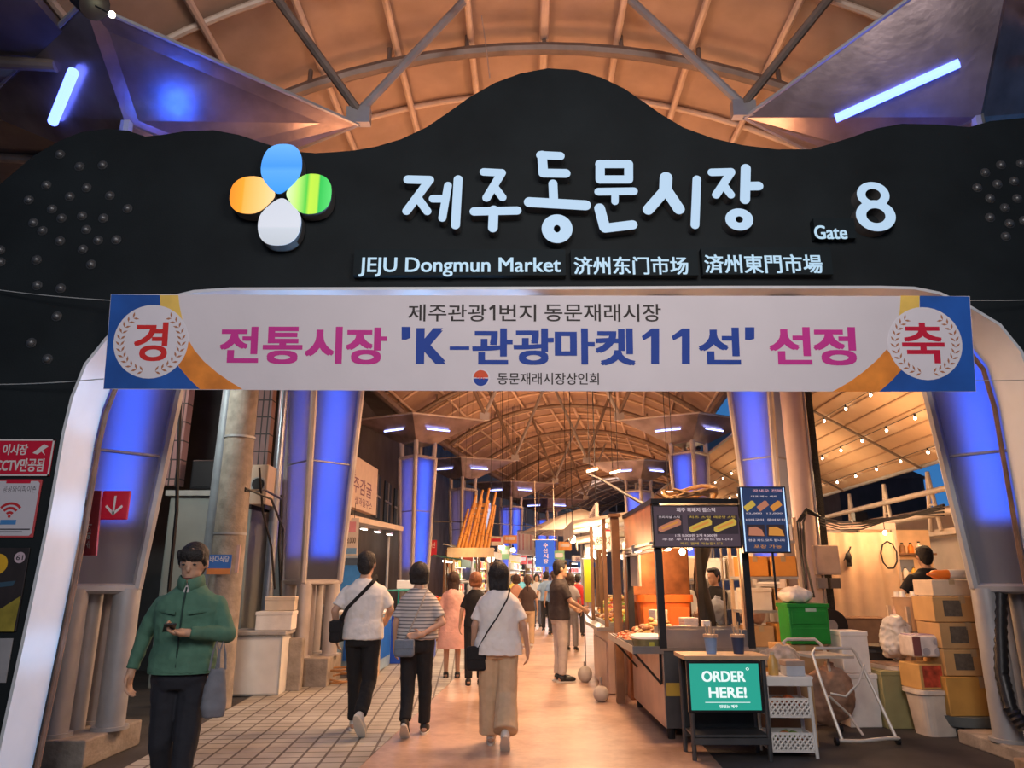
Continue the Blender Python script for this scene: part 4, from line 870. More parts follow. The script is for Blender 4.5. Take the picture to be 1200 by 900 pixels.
# 2 man in white tee and black trousers, bag across his back
r, V, A, H, MH, s = person('man in plain white T-shirt and black trousers walking away, black bag strap across his back', (-1.55, 7.95, 0), -.06, 1.78, hair='short', top=WHT, bottom=BLK, shoes=(SHOEW, SOLE), vox=.010, wide=1.10, build=1.03, hem=.86,
    arms={'L': dict(el=(-.275, -.07, 1.13), wr=(-.265, .04, .90)), 'R': dict(el=(.255, .06, 1.14), wr=(.17, .20, 1.0), d=(-.4, .8, -.2))},
    legs={'L': dict(kn=(-.085, .10, .50), an=(-.085, .16, .085)), 'R': dict(kn=(.085, .01, .47), an=(.075, -.25, .20), toe=(.1, .62, -.75), up=(0, .75, .62))})
shoulder_bag('black shoulder bag at the left hip of the man in the plain white T-shirt', r, V, [V(-.22, -.08, 1.02), V(-.13, -.148, 1.16), V(0, -.155, 1.29), V(.10, -.125, 1.40), V(.125, -.03, 1.465), V(.10, .10, 1.40), V(-.08, .16, 1.2), V(-.235, .05, 1.02)], V(-.245, -.03, .94), (.12, .24, .22), BLK, BLK, .024)
# 3 woman in the striped top, hands joined behind her back
r, V, A, H, MH, s = person('woman in grey striped T-shirt and black trousers walking away, arm folded behind her back', (-.97, 7.85, 0), .02, 1.665, female=True, hair='bob', top=stripes('grey_stripe_knit', (.56, .53, .50), (.17, .165, .17), .034, .36), bottom=BLK, shoes=(SHOEB, SOLE), vox=.010, wide=1.16, hem=.93, build=1.03,
    arms={'R': dict(el=(.27, -.10, 1.10), wr=(.06, -.185, .985), d=(-1, -.05, -.12), n=(0, -1, .1), side=(0, 0, 1), curl=.35), 'L': dict(el=(-.23, -.02, 1.09), wr=(-.235, .05, .86))},
    legs={'L': dict(kn=(-.08, -.01, .47), an=(-.075, -.20, .16), toe=(0, .75, -.62), up=(0, .62, .75)), 'R': dict(kn=(.085, .07, .49), an=(.09, .10, .085))}, bot='pants')
shoulder_bag('small grey-blue shoulder bag at the back of the woman in the striped top', r, V, [V(-.10, -.165, .95), V(-.01, -.16, 1.15), V(.06, -.14, 1.32), V(.10, -.06, 1.44), V(.09, .06, 1.40), V(-.05, .13, 1.1), V(-.15, .0, .95)], V(-.105, -.20, .86), (.20, .09, .17), fab('grey_blue_bag', (.16, .20, .26)), fab('beige_strap', (.42, .36, .30)), .010)
# 4 woman in white tee and wide beige trousers
r, V, A, H, MH, s = person('woman in white T-shirt and wide beige trousers walking away in the middle of the lane', (-.13, 7.35, 0), 0, 1.655, female=True, hair='mid', hairm=HAIRB, top=WHT, bottom=BEIGE, shoes=(SHOEW, SOLE), vox=.010, wide=1.22, hem=.83, bot='wide', build=1.08, sleeve='short',
    arms={'L': dict(el=(-.235, -.02, 1.10), wr=(-.25, .06, .87)), 'R': dict(el=(.25, -.03, 1.10), wr=(.285, .03, .87))},
    legs={'L': dict(kn=(-.09, .07, .49), an=(-.07, .12, .085)), 'R': dict(kn=(.085, -.01, .47), an=(.07, -.24, .16), toe=(0, .72, -.65), up=(0, .65, .72))})
shoulder_bag('black flap shoulder bag at the left hip of the woman in wide beige trousers', r, V, [V(-.19, -.10, .90), V(-.10, -.165, 1.06), V(.0, -.170, 1.2), V(.09, -.145, 1.36), V(.115, -.05, 1.45), V(.09, .09, 1.40), V(-.08, .16, 1.15), V(-.215, .03, .90)], V(-.215, -.05, .80), (.19, .11, .22), BLK, BLK, .016, rz=.25)
# 5 woman in the pink dress
r, V, A, H, MH, s = person('woman with long dark hair in a loose salmon-pink dress, seen from behind', (-.95, 12.2, 0), .05, 1.61, female=True, hair='long', hairm=HAIRN, top=PINK, shoes=(SHOEB, SHOEB), vox=.012, bot='dress', sleeve='long', arms={'R': dict(el=(.215, .02, 1.12), wr=(.20, .06, .92))})
b = MB(); b.loft([(0, 0, z * s, rx * s, ry * s) for z, rx, ry in ((.475, .262, .212), (.52, .258, .208), (.70, .232, .182), (.74, .228, .178))], 26); b.build('dress_tier', PINK, r, smooth=True)
# 6 woman with coppery hair in black
person('woman with coppery hair in a black top, behind the woman in white T-shirt', (-.55, 11.4, 0), .1, 1.60, female=True, hair='bob', hairm=HAIRR, top=BLK, bottom=BLK, shoes=(SHOEB, SHOEB), vox=.013)
# 7 man in charcoal tee, side on, facing the stalls
r, V, A, H, MH, s = person('man in dark charcoal T-shirt and grey trousers standing side-on, facing the stalls', (.73, 11.75, 0), -PI / 2 + .25, 1.79, hair='short', top=CHAR, bottom=fab('grey_beige', (.52, .45, .40)), shoes=(SHOEB, SOLE), vox=.011, wide=1.12, hem=.86, headyaw=.0, lean=.02, face=True,
    arms={'R': dict(el=(.22, .10, 1.12), wr=(.17, .30, 1.02), d=(-.1, .8, -.55), curl=.6), 'L': dict(el=(-.22, .08, 1.12), wr=(-.20, .28, 1.02), d=(.1, .8, -.5), curl=.6)})
# 8 woman with ponytail in dark tee
person('woman with tied hair in dark brown T-shirt and beige trousers further down the lane', (.36, 17.3, 0), .0, 1.58, female=True, hair='bun', hairm=HAIRN, top=fab('dark_brown_tee', (.06, .035, .032)), bottom=BEIGE, shoes=(SHOEW, SOLE), vox=.014)
# crowd down the lane
crowd = [
 ('person in peach top with bare arms walking away past the ponytail woman', 605, 17.9, 1.60, (.50, .26, .18), (.30, .22, .18), 'bob', HAIRN, .05, True),
 ('person in pale blue shirt and dark trousers, centre of the distant crowd', 640, 22.5, 1.72, (.22, .36, .58), (.02, .022, .03), 'short', HAIRB, 0, False),
 ('person in white top beside the one in pale blue shirt', 629, 24.5, 1.66, (.58, .58, .60), (.10, .12, .18), 'bob', HAIRB, PI, True),
 ('person in teal top walking towards the camera in the distant crowd', 612, 27, 1.66, (.10, .30, .36), (.05, .05, .06), 'short', HAIRB, PI - .2, False),
 ('person in mid blue shirt behind the charcoal T-shirt man', 649, 21.0, 1.72, (.14, .26, .50), (.03, .03, .04), 'short', HAIRN, .3, False),
 ('person in grey top to the right of the charcoal T-shirt man', 668, 16.5, 1.62, (.36, .33, .33), (.24, .22, .22), 'mid', HAIRN, -.3, True),
 ('person in red top among the right-hand stalls', 677, 20.5, 1.62, (.55, .03, .03), (.04, .04, .05), 'short', HAIRB, -.2, False),
 ('person in yellow top by the far left stalls', 602, 25.0, 1.62, (.62, .46, .10), (.04, .04, .05), 'bob', HAIRB, .6, True),
 ('person in black top far down the lane', 638, 31, 1.70, (.02, .02, .025), (.03, .03, .035), 'short', HAIRB, .1, False),
 ('person in lilac top far down the lane', 657, 29, 1.66, (.40, .34, .50), (.05, .05, .07), 'long', HAIRB, .1, True),
 ('person in cream top far down the lane', 660, 36, 1.68, (.58, .50, .40), (.08, .07, .07), 'short', HAIRN, PI, False),
]
for k, (lb, px, Y, h, ct, cb, hr, hm, yw, fem) in enumerate(crowd):
    x = (px - 600) / 879.5 * Y
    person(lb, (x, Y, 0.01), yw, h, female=fem, hair=hr, hairm=hm, top=fab('crowd_top_%d' % k, ct), bottom=fab('crowd_leg_%d' % k, cb), shoes=(SHOEB, SOLE), vox=.018)
# vendor inside the near stall, and the cook at the right
person('vendor in dark T-shirt working among the white boxes behind the food stall', (3.02, 11.2, 0), PI / 2 + .6, 1.66, hair='short', top=BLK, bottom=NAVY, shoes=(SHOEB, SOLE), vox=.013, arms={'L': dict(el=(-.22, .12, 1.12), wr=(-.12, .32, 1.02), d=(.2, 1, -.2)), 'R': dict(el=(.22, .12, 1.12), wr=(.12, .32, 1.02), d=(-.2, 1, -.2))})
person('man in black T-shirt seen from behind, working behind the stacked cartons', (5.18, 9.35, .16), -.1, 1.74, hair='short', top=BLK, bottom=NAVY, shoes=(SHOEB, SOLE), vox=.011, wide=1.1, build=1.08, arms={'L': dict(el=(-.33, .0, 1.14), wr=(-.36, .12, .92))})
# ------------------------------------------------------------------ left side: pole, cabinet, boxes, shop
def simple(name, label, cat, mb, m, group=None, **k):
    o = mb.build(name, m, **k); return tag(o, label, cat, group)
def rbox(name, label, cat, c, d, m, rz=0.0, group=None, lid=None, print_=None, printm=None, bevel=.008, tape=None, lidh=.05):
    # a box thing standing at c (base centre): body + lid or tape + printed panel on its front
    o = thing(name, label, cat, c, rz, group); b = MB(); h = d[2]
    b.box((0, 0, h / 2), d); b.build('body', m, o, bevel=bevel)
    if lid: b = MB(); b.box((0, 0, h + lidh / 2 - .005), (d[0] * 1.04, d[1] * 1.04, lidh)); b.build('lid', lid, o, bevel=bevel)
    if tape: b = MB(); b.box((0, 0, h + .001), (.06, d[1] + .004, .004)); b.box((0, -d[1] / 2 - .001, h * .86), (.06, .004, h * .28)); b.build('tape', tape, o)
    if print_:
        x0, z0, x1, z1 = print_; b = MB(); b.box(((x0 + x1) / 2 * d[0], -d[1] / 2 - .0015, (z0 + z1) / 2 * h), ((x1 - x0) * d[0], .003, (z1 - z0) * h)); b.build('printed_panel', printm, o)
    return o
TAPE = mat('packing_tape', (.40, .30, .18), .35, 0, .05)
# concrete utility pole and pipes
o = thing('utility_pole', 'stained round concrete utility pole behind the green jacket man', 'pole', (-3.62, 9.5, 0))
b = MB(); b.cyl((0, 0, 0), (0, 0, 6.4), .21, .17, 20); b.build('shaft', M_CONC, o, smooth=True)
for z in (2.05, 3.3): b = MB(); b.cyl((0, 0, z), (0, 0, z + .03), .205, .205, 20); b.build('steel_band', M_GREYP, o, smooth=True)
b = MB(); b.box((.17, -.12, 1.75), (.04, .03, .34)); b.build('tag_plate', mat('tag_pink', (.5, .32, .28), .6), o)
simple('drain_pipe', 'grey drain pipe left of the concrete utility pole', 'pipe', MB().cyl((-3.98, 9.7, 0), (-3.86, 9.7, 6.2), .085, .085, 12), mat('pipe_grey', (.26, .28, .31), .5, .1), smooth=True)
simple('drain_pipe', 'bright galvanised pipe beside the column that stands on the stained block', 'pipe', MB().cyl((-3.56, 11.0, 0), (-3.56, 11.0, 6.2), .075, .075, 12), mat('galvanised', (.42, .46, .52), .32, .7), smooth=True)
M, w, h = front(243, 650, 271, 673, 9.22); o = thing('wall_notice', 'small blue and orange notice on the concrete utility pole', 'sign', M @ Vector((w / 2, 0, 0)), world=True)
b = MB(); b.prism([(0, 0), (w, 0), (w, h), (0, h)], M, 0, .008); b.build('board', mat('notice_blue', lin(56, 110, 190), .5), o)
b = MB(); b.prism([(0, 0), (w, 0), (w, .3 * h), (0, .3 * h)], M, .008, .010); b.build('orange_strip', mat('notice_orange', lin(214, 130, 70), .5), o)
b = MB(); b.glyphs('바다식당', M @ Matrix.Translation((.1 * w, .62 * h, 0)), .8 * w, .3 * h, .02, .009); b.build('print', SIGNW, o).name = 'lettering'
# pale cabinet container with a dark screen box on top
o = thing('storage_cabinet', 'pale green-grey storage cabinet behind the utility pole', 'cabinet', (-4.55, 11.7, 0))
b = MB(); b.box((0, 0, 1.36), (1.25, 1.3, 2.72)); b.build('body', WALLG, o, bevel=.02)
b = MB(); b.box((0, -.02, 2.76), (1.34, 1.4, .08)); b.build('roof_cap', mat('cabinet_cap', (.42, .44, .42), .6), o)
for x in (-.3, .3): b = MB(); b.box((x, -.658, 1.35), (.56, .012, 2.5)); p_ = b.build('door_panel', WALLG, o); b = MB(); b.box((x + (.2 if x < 0 else -.2), -.675, 1.4), (.02, .03, .16)); b.build('door_handle', M_STEEL, p_)
o = thing('grey_locker', 'plain dark grey locker right of the concrete utility pole', 'cabinet', (-3.76, 12.3, 0)); b = MB(); b.box((0, 0, 1.3), (.34, .9, 2.6)); b.build('body', mat('locker_grey', (.25, .26, .27), .6, .1), o, bevel=.01); b = MB(); b.box((0, -.455, 1.3), (.28, .012, 2.4)); b.build('door_panel', mat('locker_grey', 0), o)
o = thing('speaker_box', 'black box on top of the pale storage cabinet', 'box', (-4.70, 11.35, 2.80)); b = MB(); b.box((0, 0, .26), (.5, .4, .46)); b.build('body', M_BLACK, o, bevel=.02); b = MB(); b.box((0, -.205, .26), (.42, .01, .38)); b.build('front_grille', M_CABLE, o); b = MB(); b.box((0, 0, .015), (.4, .3, .03)); b.build('foot', M_BLACK, o)
o = thing('air_conditioner', 'cream outdoor air conditioner unit high beside the galvanised pipe', 'air conditioner', (-3.70, 10.95, 2.55)); AC = mat('cream_casing', (.55, .44, .34), .5, 0, .08)
b = MB(); b.box((0, 0, .29), (.26, .7, .58)); b.build('casing', AC, o, bevel=.015)
b = MB(); b.cyl((.0, -.352, .29), (.0, -.365, .29), .11, .11, 20); f_ = b.build('fan_guard', M_GREYP, o); b = MB(); b.cyl((0, -.366, .29), (0, -.372, .29), .09, .09, 20); b.build('fan', M_BLACK, f_)
for x in (-.1, .1): b = MB(); b.box((x, 0, -.03), (.03, .66, .06)); b.build('bracket', M_BLACK, o)
b = MB(); b.box((-.0, .36, -.02), (.3, .06, .06)); b.build('bracket', M_BLACK, o)
# cables
def cable(label, pts, r=.012, name='cable', m=None, sag=.0, cat='cable'):
    pts = [Vector(p) for p in pts]; fine = []
    for i in range(len(pts) - 1):
        for k in range(6):
            t_ = k / 6; p = pts[i].lerp(pts[i + 1], t_); p.z -= sag * math.sin(PI * t_); fine.append(p)
    fine.append(pts[-1]); b = MB(); b.path(fine, r, 6); return simple(name, label, cat, b, m or M_CABLE, smooth=True)
cable('black cable running down the left edge of the pale cabinet', [P(212, 455, 8.6), P(208, 560, 8.6), P(207, 600, 8.6), P(198, 690, 8.6), P(196, 745, 8.6), Vector((P(194, 835, 8.75).x, 8.75, .015))], .022)
for k in range(4): cable(['black cable looping from the pole to the galvanised pipe, uppermost of the tangle', 'black cable drooping in the middle of the tangle by the galvanised pipe', 'black cable hanging low beside the grey locker', 'black cable dropping down the galvanised pipe'][k], [[P(287, 575, 9.4), P(310, 570 + 4, 9.8), P(330, 585, 10.6)], [P(287, 572, 9.4), P(318, 585, 9.8), P(332, 620, 10.7), P(330, 680, 10.8)], [P(304, 548, 9.6), P(308, 600, 9.8), P(318, 640, 10.4), P(322, 690, 10.6)], [P(330, 580, 10.7), P(327, 640, 10.8), P(330, 720, 10.85)]][k], .016 + .006 * (k == 3))
# white chest box with foam boxes on it
o = thing('chest_box', 'white chest box leaning by the stained column block, foam boxes on its lid', 'box', (-3.45, 10.6, 0), .06)
b = MB(); b.box((0, 0, .385), (.66, .5, .77)); b.build('body', M_WHITE, o, bevel=.03, seg=3); b = MB(); b.box((0, 0, .80), (.76, .58, .06)); b.build('lid', mat('lid_grey', (.40, .38, .36), .5), o, bevel=.015)
b = MB()
for x in (-.325, .325): b.box((x, -.252, .385), (.02, .012, .74))
b.box((0, -.252, .745), (.66, .012, .02)); b.box((0, -.252, .03), (.66, .012, .02)); b.build('front_rim', mat('rim_grey', (.5, .49, .47), .6), o)
rbox('foam_box', 'white foam box on the white chest, right under a smaller one', 'box', (-3.28, 10.62, .83), (.48, .40, .20), M_FOAM, .1, lid=M_FOAM, group='foam boxes')
rbox('foam_box', 'small yellowed foam box topmost on the white chest box', 'box', (-3.25, 10.68, 1.08), (.40, .32, .14), mat('old_foam', (.58, .50, .40), .8, 0, .1), .15, lid=mat('old_foam', 0), group='foam boxes')
o = thing('concrete_post', 'stubby tan post behind the white chest box', 'post', (-3.05, 10.85, .0)); b = MB(); b.box((0, 0, .35), (.22, .14, .70)); b.build('shaft', M_CONC, o, bevel=.02)
# fruit and drinks shop beyond the second column
SHOPW = mat('sign_board_pale', (.60, .48, .40), .6, 0, .06); PURP = mat('sign_purple', lin(110, 70, 96), .6)
o = thing('shop_sign', 'pale pinkish shop sign board with purple Korean lettering above the drinks counter', 'sign', (-3.1, 14.7, 2.9), world=True)
a, c = Vector((-3.15, 13.5, 2.86)), Vector((-3.0, 16.2, 2.86)); ux = (c - a).normalized(); MS = MF(a, ux); wS = (c - a).length; b = MB(); b.prism([(0, 0), (wS, 0), (wS, 1.02), (0, 1.02)], MS, -.16, 0); b.build('board', SHOPW, o, bevel=.01)
for s_, bx in (('과일', (.15, .62, .85, .92)), ('제주감귤', (.18, .30, 2.2, .62)), ('생과일주스', (.9, .08, 2.3, .24))): b = MB(); b.glyphs(s_, MS @ Matrix.Translation((bx[0], bx[1], 0)), bx[2] - bx[0], bx[3] - bx[1], .02, .003); b.build('print', PURP, o).name = 'lettering'
b = MB(); b.box((-3.9, 14.9, 3.9), (1.5, .06, .06)); b.build('wall_bracket', M_GREYP, o); b = MB(); b.box((-3.9, 14.9, 3.0), (1.5, .06, .06)); b.build('wall_bracket', M_GREYP, o)
o = thing('shop_canopy', 'pale ledge canopy with small lamps beneath the pinkish sign board', 'canopy', (-3.1, 14.5, 2.5), world=True)
b = MB(); b.slab([(-3.9, 12.9, 2.62), (-2.85, 12.9, 2.50), (-2.45, 16.6, 2.55), (-3.9, 16.6, 2.66)], .10); b.build('panel', SHOPW, o)
b = MB(); b.cyl((-3.95, 13.0, 2.6), (-3.95, 13.0, 0), .03); b.build('post', M_GREYP, o); b = MB(); b.cyl((-2.75, 16.5, 2.5), (-2.75, 16.5, 0), .03); b.build('post', M_GREYP, o)
for k, (x, y) in enumerate(((-2.95, 13.3), (-2.85, 14.2), (-2.75, 15.1), (-2.65, 16.0))):
    b = MB(); b.box((x, y, 2.46), (.10, .34, .045)); l_ = b.build('lamp', M_STEEL, o); b = MB(); b.box((x, y, 2.432), (.08, .30, .012)); b.build('lamp_tube', emat('shop_tube', (1, .93, .82), 9), l_)
lamp('AREA', (-2.8, 14.6, 2.4), 34, (1, .94, .86), .4, target=(-2.6, 14.6, 0), sizey=3, name='shop_lamp')
o, M, w, h = poster('price_poster', 'hanging white price poster with pink heading and blue foot beside the second column', (392, 607, 420, 651), 13.0, SIGNW)
onto(o, M, w, h, 'heading', [(.12, .62), (.88, .62), (.88, .90), (.12, .90)], mat('poster_pink', lin(214, 150, 170), .5)); onto(o, M, w, h, 'blue_foot', [(.05, .04), (.95, .04), (.95, .2), (.05, .2)], mat('poster_blue', lin(110, 160, 214), .5)); otext(o, M, w, h, '5,000 8,000', (.1, .3, .9, .48), SIGNK, .01)
b = MB(); b.cyl((M @ Vector((w * .2, h, .005))), (M @ Vector((w * .2, h + .25, .005))), .005); b.cyl((M @ Vector((w * .8, h, .005))), (M @ Vector((w * .8, h + .25, .005))), .005); b.build('hanger', M_CABLE, o)
# drinks counter, chest coolers and curved glass case
BLUEP = mat('cooler_blue', lin(40, 110, 210), .35, 0, .08); TEALG = mat('teal_rim', lin(30, 140, 120), .35)
o = thing('chest_cooler', 'chest cooler with light blue front beside the man in the plain white T-shirt', 'cooler', (-2.62, 13.4, 0)); b = MB(); b.box((0, 0, .46), (.8, 1.3, .92)); b.build('body', mat('cooler_pale', lin(150, 180, 205), .4), o, bevel=.03); b = MB(); b.box((.402, 0, .5), (.012, 1.1, .6)); b.build('blue_panel', BLUEP, o); b = MB(); b.box((.1, -.652, .5), (.55, .012, .6)); b.build('blue_panel', BLUEP, o); b = MB(); b.box((0, 0, .95), (.84, 1.34, .06)); b.build('lid', M_WHITE, o, bevel=.02)
o = thing('display_case', 'curved glass display case with teal rim and deep blue base by the striped top woman', 'display case', (-1.95, 14.9, 0)); b = MB(); b.box((0, 0, .42), (.8, 1.5, .84)); b.build('base', mat('case_blue', lin(30, 80, 200), .4), o, bevel=.02)
b = MB(); pr = [(.40, .84), (.40, 1.0), (.34, 1.16), (.20, 1.26), (.0, 1.30), (-.40, 1.30), (-.40, .84)]
for i in range(5): b.face([(pr[i][0], -.74, pr[i][1]), (pr[i][0], .74, pr[i][1]), (pr[i + 1][0], .74, pr[i + 1][1]), (pr[i + 1][0], -.74, pr[i + 1][1])])
b.build('glass', M_GLASS, o)
for y in (-.74, .74): b = MB(); b.path([(x, y, z) for x, z in pr], .022, 6); b.build('end_rim', TEALG, o)
b = MB(); b.box((-.1, 0, .87), (.5, 1.4, .05)); b.build('shelf', M_STEEL, o)
FRU = [mat('fruit_orange', (.75, .25, .03), .5, 0, .15), mat('fruit_green', (.25, .42, .06), .5, 0, .15), mat('fruit_red', (.6, .05, .04), .5, 0, .15), mat('fruit_yellow', (.75, .5, .08), .5, 0, .15)]
for k in range(10):
    o = thing('juice_cup', 'cup of juice standing in the curved glass case', 'cup', (-2.0 + .14 * (k % 2), 14.35 + .12 * k, .896), group='juice cups in the display case'); b = MB(); b.cyl((0, 0, 0), (0, 0, .13), .032, .042, 10); b.build('cup_body', FRU[k % 4], o); b = MB(); b.cyl((0, 0, .13), (0, 0, .145), .045, .042, 10); b.build('lid', M_WHITE, o)
rbox('white_carton', 'white carton on the teal-rimmed display case', 'box', (-2.05, 15.0, 1.325), (.42, .5, .16), M_WHITE, 0)
o = thing('water_jug', 'rounded blue water jug on the counter behind the man in the plain white T-shirt', 'jug', (-2.66, 15.1, .996)); b = MB(); b.loft([(0, 0, 0, .15, .15), (0, 0, .22, .16, .16), (0, 0, .32, .10, .10), (0, 0, .36, .05, .05)], 18); b.build('body', mat('jug_blue', lin(20, 80, 220), .25), o, smooth=True); b = MB(); b.cyl((0, 0, .36), (0, 0, .40), .05); b.build('cap', M_WHITE, o)
o = thing('shop_counter', 'steel drinks counter behind the chest cooler', 'counter', (-3.35, 15.2, 0)); b = MB(); b.box((.1, 0, .97), (1.5, 1.6, .05)); b.build('worktop', M_STEEL, o)
for x in (-.6, .8):
    for y in (-.75, .75): b = MB(); b.cyl((x, y, 0), (x, y, .945), .025); b.build('leg', M_STEEL, o)
rbox('drinks_fridge', 'tall dark drinks fridge at the back of the fruit shop', 'fridge', (-3.55, 16.4, 0), (.8, .7, 1.95), mat('fridge_dark', (.05, .06, .08), .3), 0, lid=M_STEEL, print_=(-.42, .08, .42, .92), printm=mat('fridge_glass', lin(60, 110, 160), .1))
rbox('cardboard_box', 'tan cardboard box on the paving left of the man in the plain white T-shirt', 'box', (-2.36, 12.35, .012), (.46, .45, .62), mat('tan_card', (.50, .36, .24), .8, 0, .08), .1, tape=TAPE)
o = thing('cable_reel', 'coil of brown hose lying by the base block of the second column', 'hose', (-2.55, 11.45, .012))
b = MB(); b.path([(.16 * math.cos(k * .5), .12 * math.sin(k * .5), .02 + .10 * (1 + math.sin(k * .11)) ) for k in range(50)], .014, 6); b.build('coil', mat('hose_brown', (.35, .17, .06), .5), o)
# red hanging sign and teal awning near the third column
o, M, w, h = poster('hanging_sign', 'small red hanging sign with white lettering beside the slim third column', (500, 633, 512, 651), 19.0, SIGNR)
otext(o, M, w, h, '수산', (.15, .5, .85, .85), SIGNW, .02); b = MB(); b.cyl(M @ Vector((w / 2, h, -.0)), M @ Vector((w / 2, h + .4, 0)), .015); b.build('hanger', M_CABLE, o)
# ------------------------------------------------------------------ right side: food cart with menu screens
CARTP = mat('cart_pink_steel', (.52, .37, .29), .38, .55, .15, 3, .04); DARKS = mat('dark_steel', (.10, .105, .11), .4, .6, .15); CTOP = mat('counter_steel', (.50, .46, .42), .28, .85, .1)
cart = thing('food_cart', 'food cart under the wide menu screen, pinkish steel front and black posts', 'food cart', (1.5, 7.64, 0))
b = MB(); b.box((.0, .95, .47), (.02, 1.9, .72)); b.build('front_panel', CARTP, cart)
b = MB(); b.box((.44, -.0, .47), (.88, .02, .72)); sp_ = b.build('end_panel', DARKS, cart); b = MB(); b.box((.14, -.014, .46), (.26, .006, .12)); b.build('yellow_sticker', mat('sticker_yellow', (.52, .36, .05), .5), sp_)
b = MB(); b.box((.88, .95, .47), (.02, 1.9, .72)); b.build('back_panel', DARKS, cart); b = MB(); b.box((.44, .95, .13), (.86, 1.88, .03)); b.build('floor_panel', DARKS, cart)
b = MB(); b.box((.44, .95, .835), (.92, 1.96, .035)); b.build('counter_top', CTOP, cart)
b = MB(); b.box((-.15, .93, .80), (.30, 1.9, .02)); b.box((-.30, .93, .825), (.012, 1.9, .07)); b.box((-.15, -.02, .825), (.30, .012, .07)); b.build('side_shelf', CTOP, cart)
b = MB(); b.cyl((-.28, .06, .79), (-.02, .06, .50), .012); b.cyl((-.02, .06, .50), (-.02, .06, .78), .012); b.build('shelf_bracket', M_BLACK, cart)
b = MB(); b.cyl((-.28, 1.5, .79), (-.02, 1.5, .50), .012); b.build('shelf_bracket', M_BLACK, cart)
for x, y in ((.05, .06), (.82, .06), (.05, 1.84), (.82, 1.84)): b = MB(); b.cyl((x, y, 0), (x, y, .13), .035, .045, 10); b.build('foot', M_BLACK, cart)
for x, y in ((.0, .0), (.88, .0), (.0, 1.9), (.88, 1.9)): b = MB(); b.box((x, y, 1.55), (.07, .07, 1.42)); b.build('post', M_BLACK, cart)
b = MB(); b.box((.44, .95, 2.285), (1.0, 2.02, .05)); b.build('roof', M_BLACK, cart)
b = MB(); b.box((-.045, .95, 2.08), (.02, 1.86, .40)); b.build('side_sign', mat('orange_sign', (.62, .26, .10), .35, .2, .3, 3), cart)
for k in range(3): b = MB(); b.box((-.06 + .02 * k, .95, 1.86 - .035 * k), (.05, 1.9, .025)); b.build('awning_rail', M_STEEL, cart)
for y in (0, .5): b = MB(); b.box((.44, y, .93), (.86, .02, .17)); b.build('griddle_guard', CTOP, cart)
CUR = mat('roller_curtain', (.40, .36, .32), .5, .3); b = MB()
for k in range(9): b.cyl((.02, 1.35 + .055 * k, 1.82), (.02, 1.35 + .055 * k, 1.42), .028, .028, 8)
b.build('roller_curtain', CUR, cart)
# goose-neck lamps under the roof
for k, (x, y) in enumerate(((-.02, 1.05), (.22, .55))):
    o = thing('clamp_lamp', ['bright clip lamp under the cart roof, nearer the lane', 'bright clip lamp under the middle of the wide menu screen'][k], 'lamp', (1.5 + x, 7.64 + y, 2.26))
    b = MB(); b.path([(0, 0, 0), (.04, 0, -.14), (.06, 0, -.30), (-.02, 0, -.38)], .009, 6); b.build('arm', M_STEEL, o); b = MB(); b.cyl((-.06, 0, -.37), (-.02, 0, -.43), .03, .07, 14); b.build('shade', M_STEEL, o); b = MB(); b.ell((-.015, 0, -.438), (.05, .05, .02)); b.build('bulb', emat('bulb_warm', (1, .82, .55), 14), o)
for k, (x, y) in enumerate(((.42, .75), (.52, .80))):
    o = thing('hanging_bulb', ['round glowing bulb hanging under the cart roof', 'second glowing bulb hanging just behind the first under the cart roof'][k], 'lamp', (1.5 + x, 7.64 + y, 2.26)); b = MB(); b.cyl((0, 0, 0), (0, 0, -.42 + .06 * k), .005); b.build('cord', M_CABLE, o); b = MB(); b.ell((0, 0, -.46 + .06 * k), (.035, .035, .04)); b.build('bulb', emat('bulb_warm', 0, 14), o, smooth=True)
lamp('POINT', (1.95, 8.5, 1.72), 60, AMBER, .12, name='stall_lamp'); lamp('POINT', (1.75, 9.0, 1.9), 36, (1, .62, .32), .1, name='stall_lamp')
# menu screens
def screen(name, label, px, Y, frame=.012, depth=.06, face=None, cat='screen'):
    M, w, h = front(*px, Y); o = thing(name, label, cat, M @ Vector((w / 2, 0, 0)), world=True)
    b = MB(); b.prism([(0, 0), (w, 0), (w, h), (0, h)], M, -depth, 0)
    b.build('casing', M_BLACK, o, bevel=.006); b = MB(); f = frame; b.prism([(f, f), (w - f, f), (w - f, h - f), (f, h - f)], M, 0, .002); b.build('display', face, o); return o, M, w, h
def sp(name, colr, es=.8): return emat(name, colr, es)
o, M, w, h = screen('menu_screen', 'wide dark menu screen showing three baked rolls, across the front of the food cart', (765, 592, 868, 642), 7.55, .014, .06, sp('screen_plum', lin(78, 62, 72)))
def spoly(o, M, w, h, name, poly, m, z=.0025): b = MB(); b.prism([(x * w, y * h) for x, y in poly], M, z, z + .001); return b.build(name, m, o)
SWH = sp('screen_white', lin(226, 206, 210)); SYE = sp('screen_yellow', lin(206, 170, 70)); SPK = sp('screen_roll_pink', lin(190, 120, 92)); SOR = sp('screen_orange', lin(214, 140, 60)); SBL = sp('screen_dark', lin(46, 36, 44))  # last tone is the dark backing of the menu pictures
b = MB(); b.glyphs('제주 흑돼지 랩스틱', M @ Matrix.Translation((.28 * w, .84 * h, 0)), .44 * w, .10 * h, .02, .003); b.build('print', SWH, o).name = 'lettering'
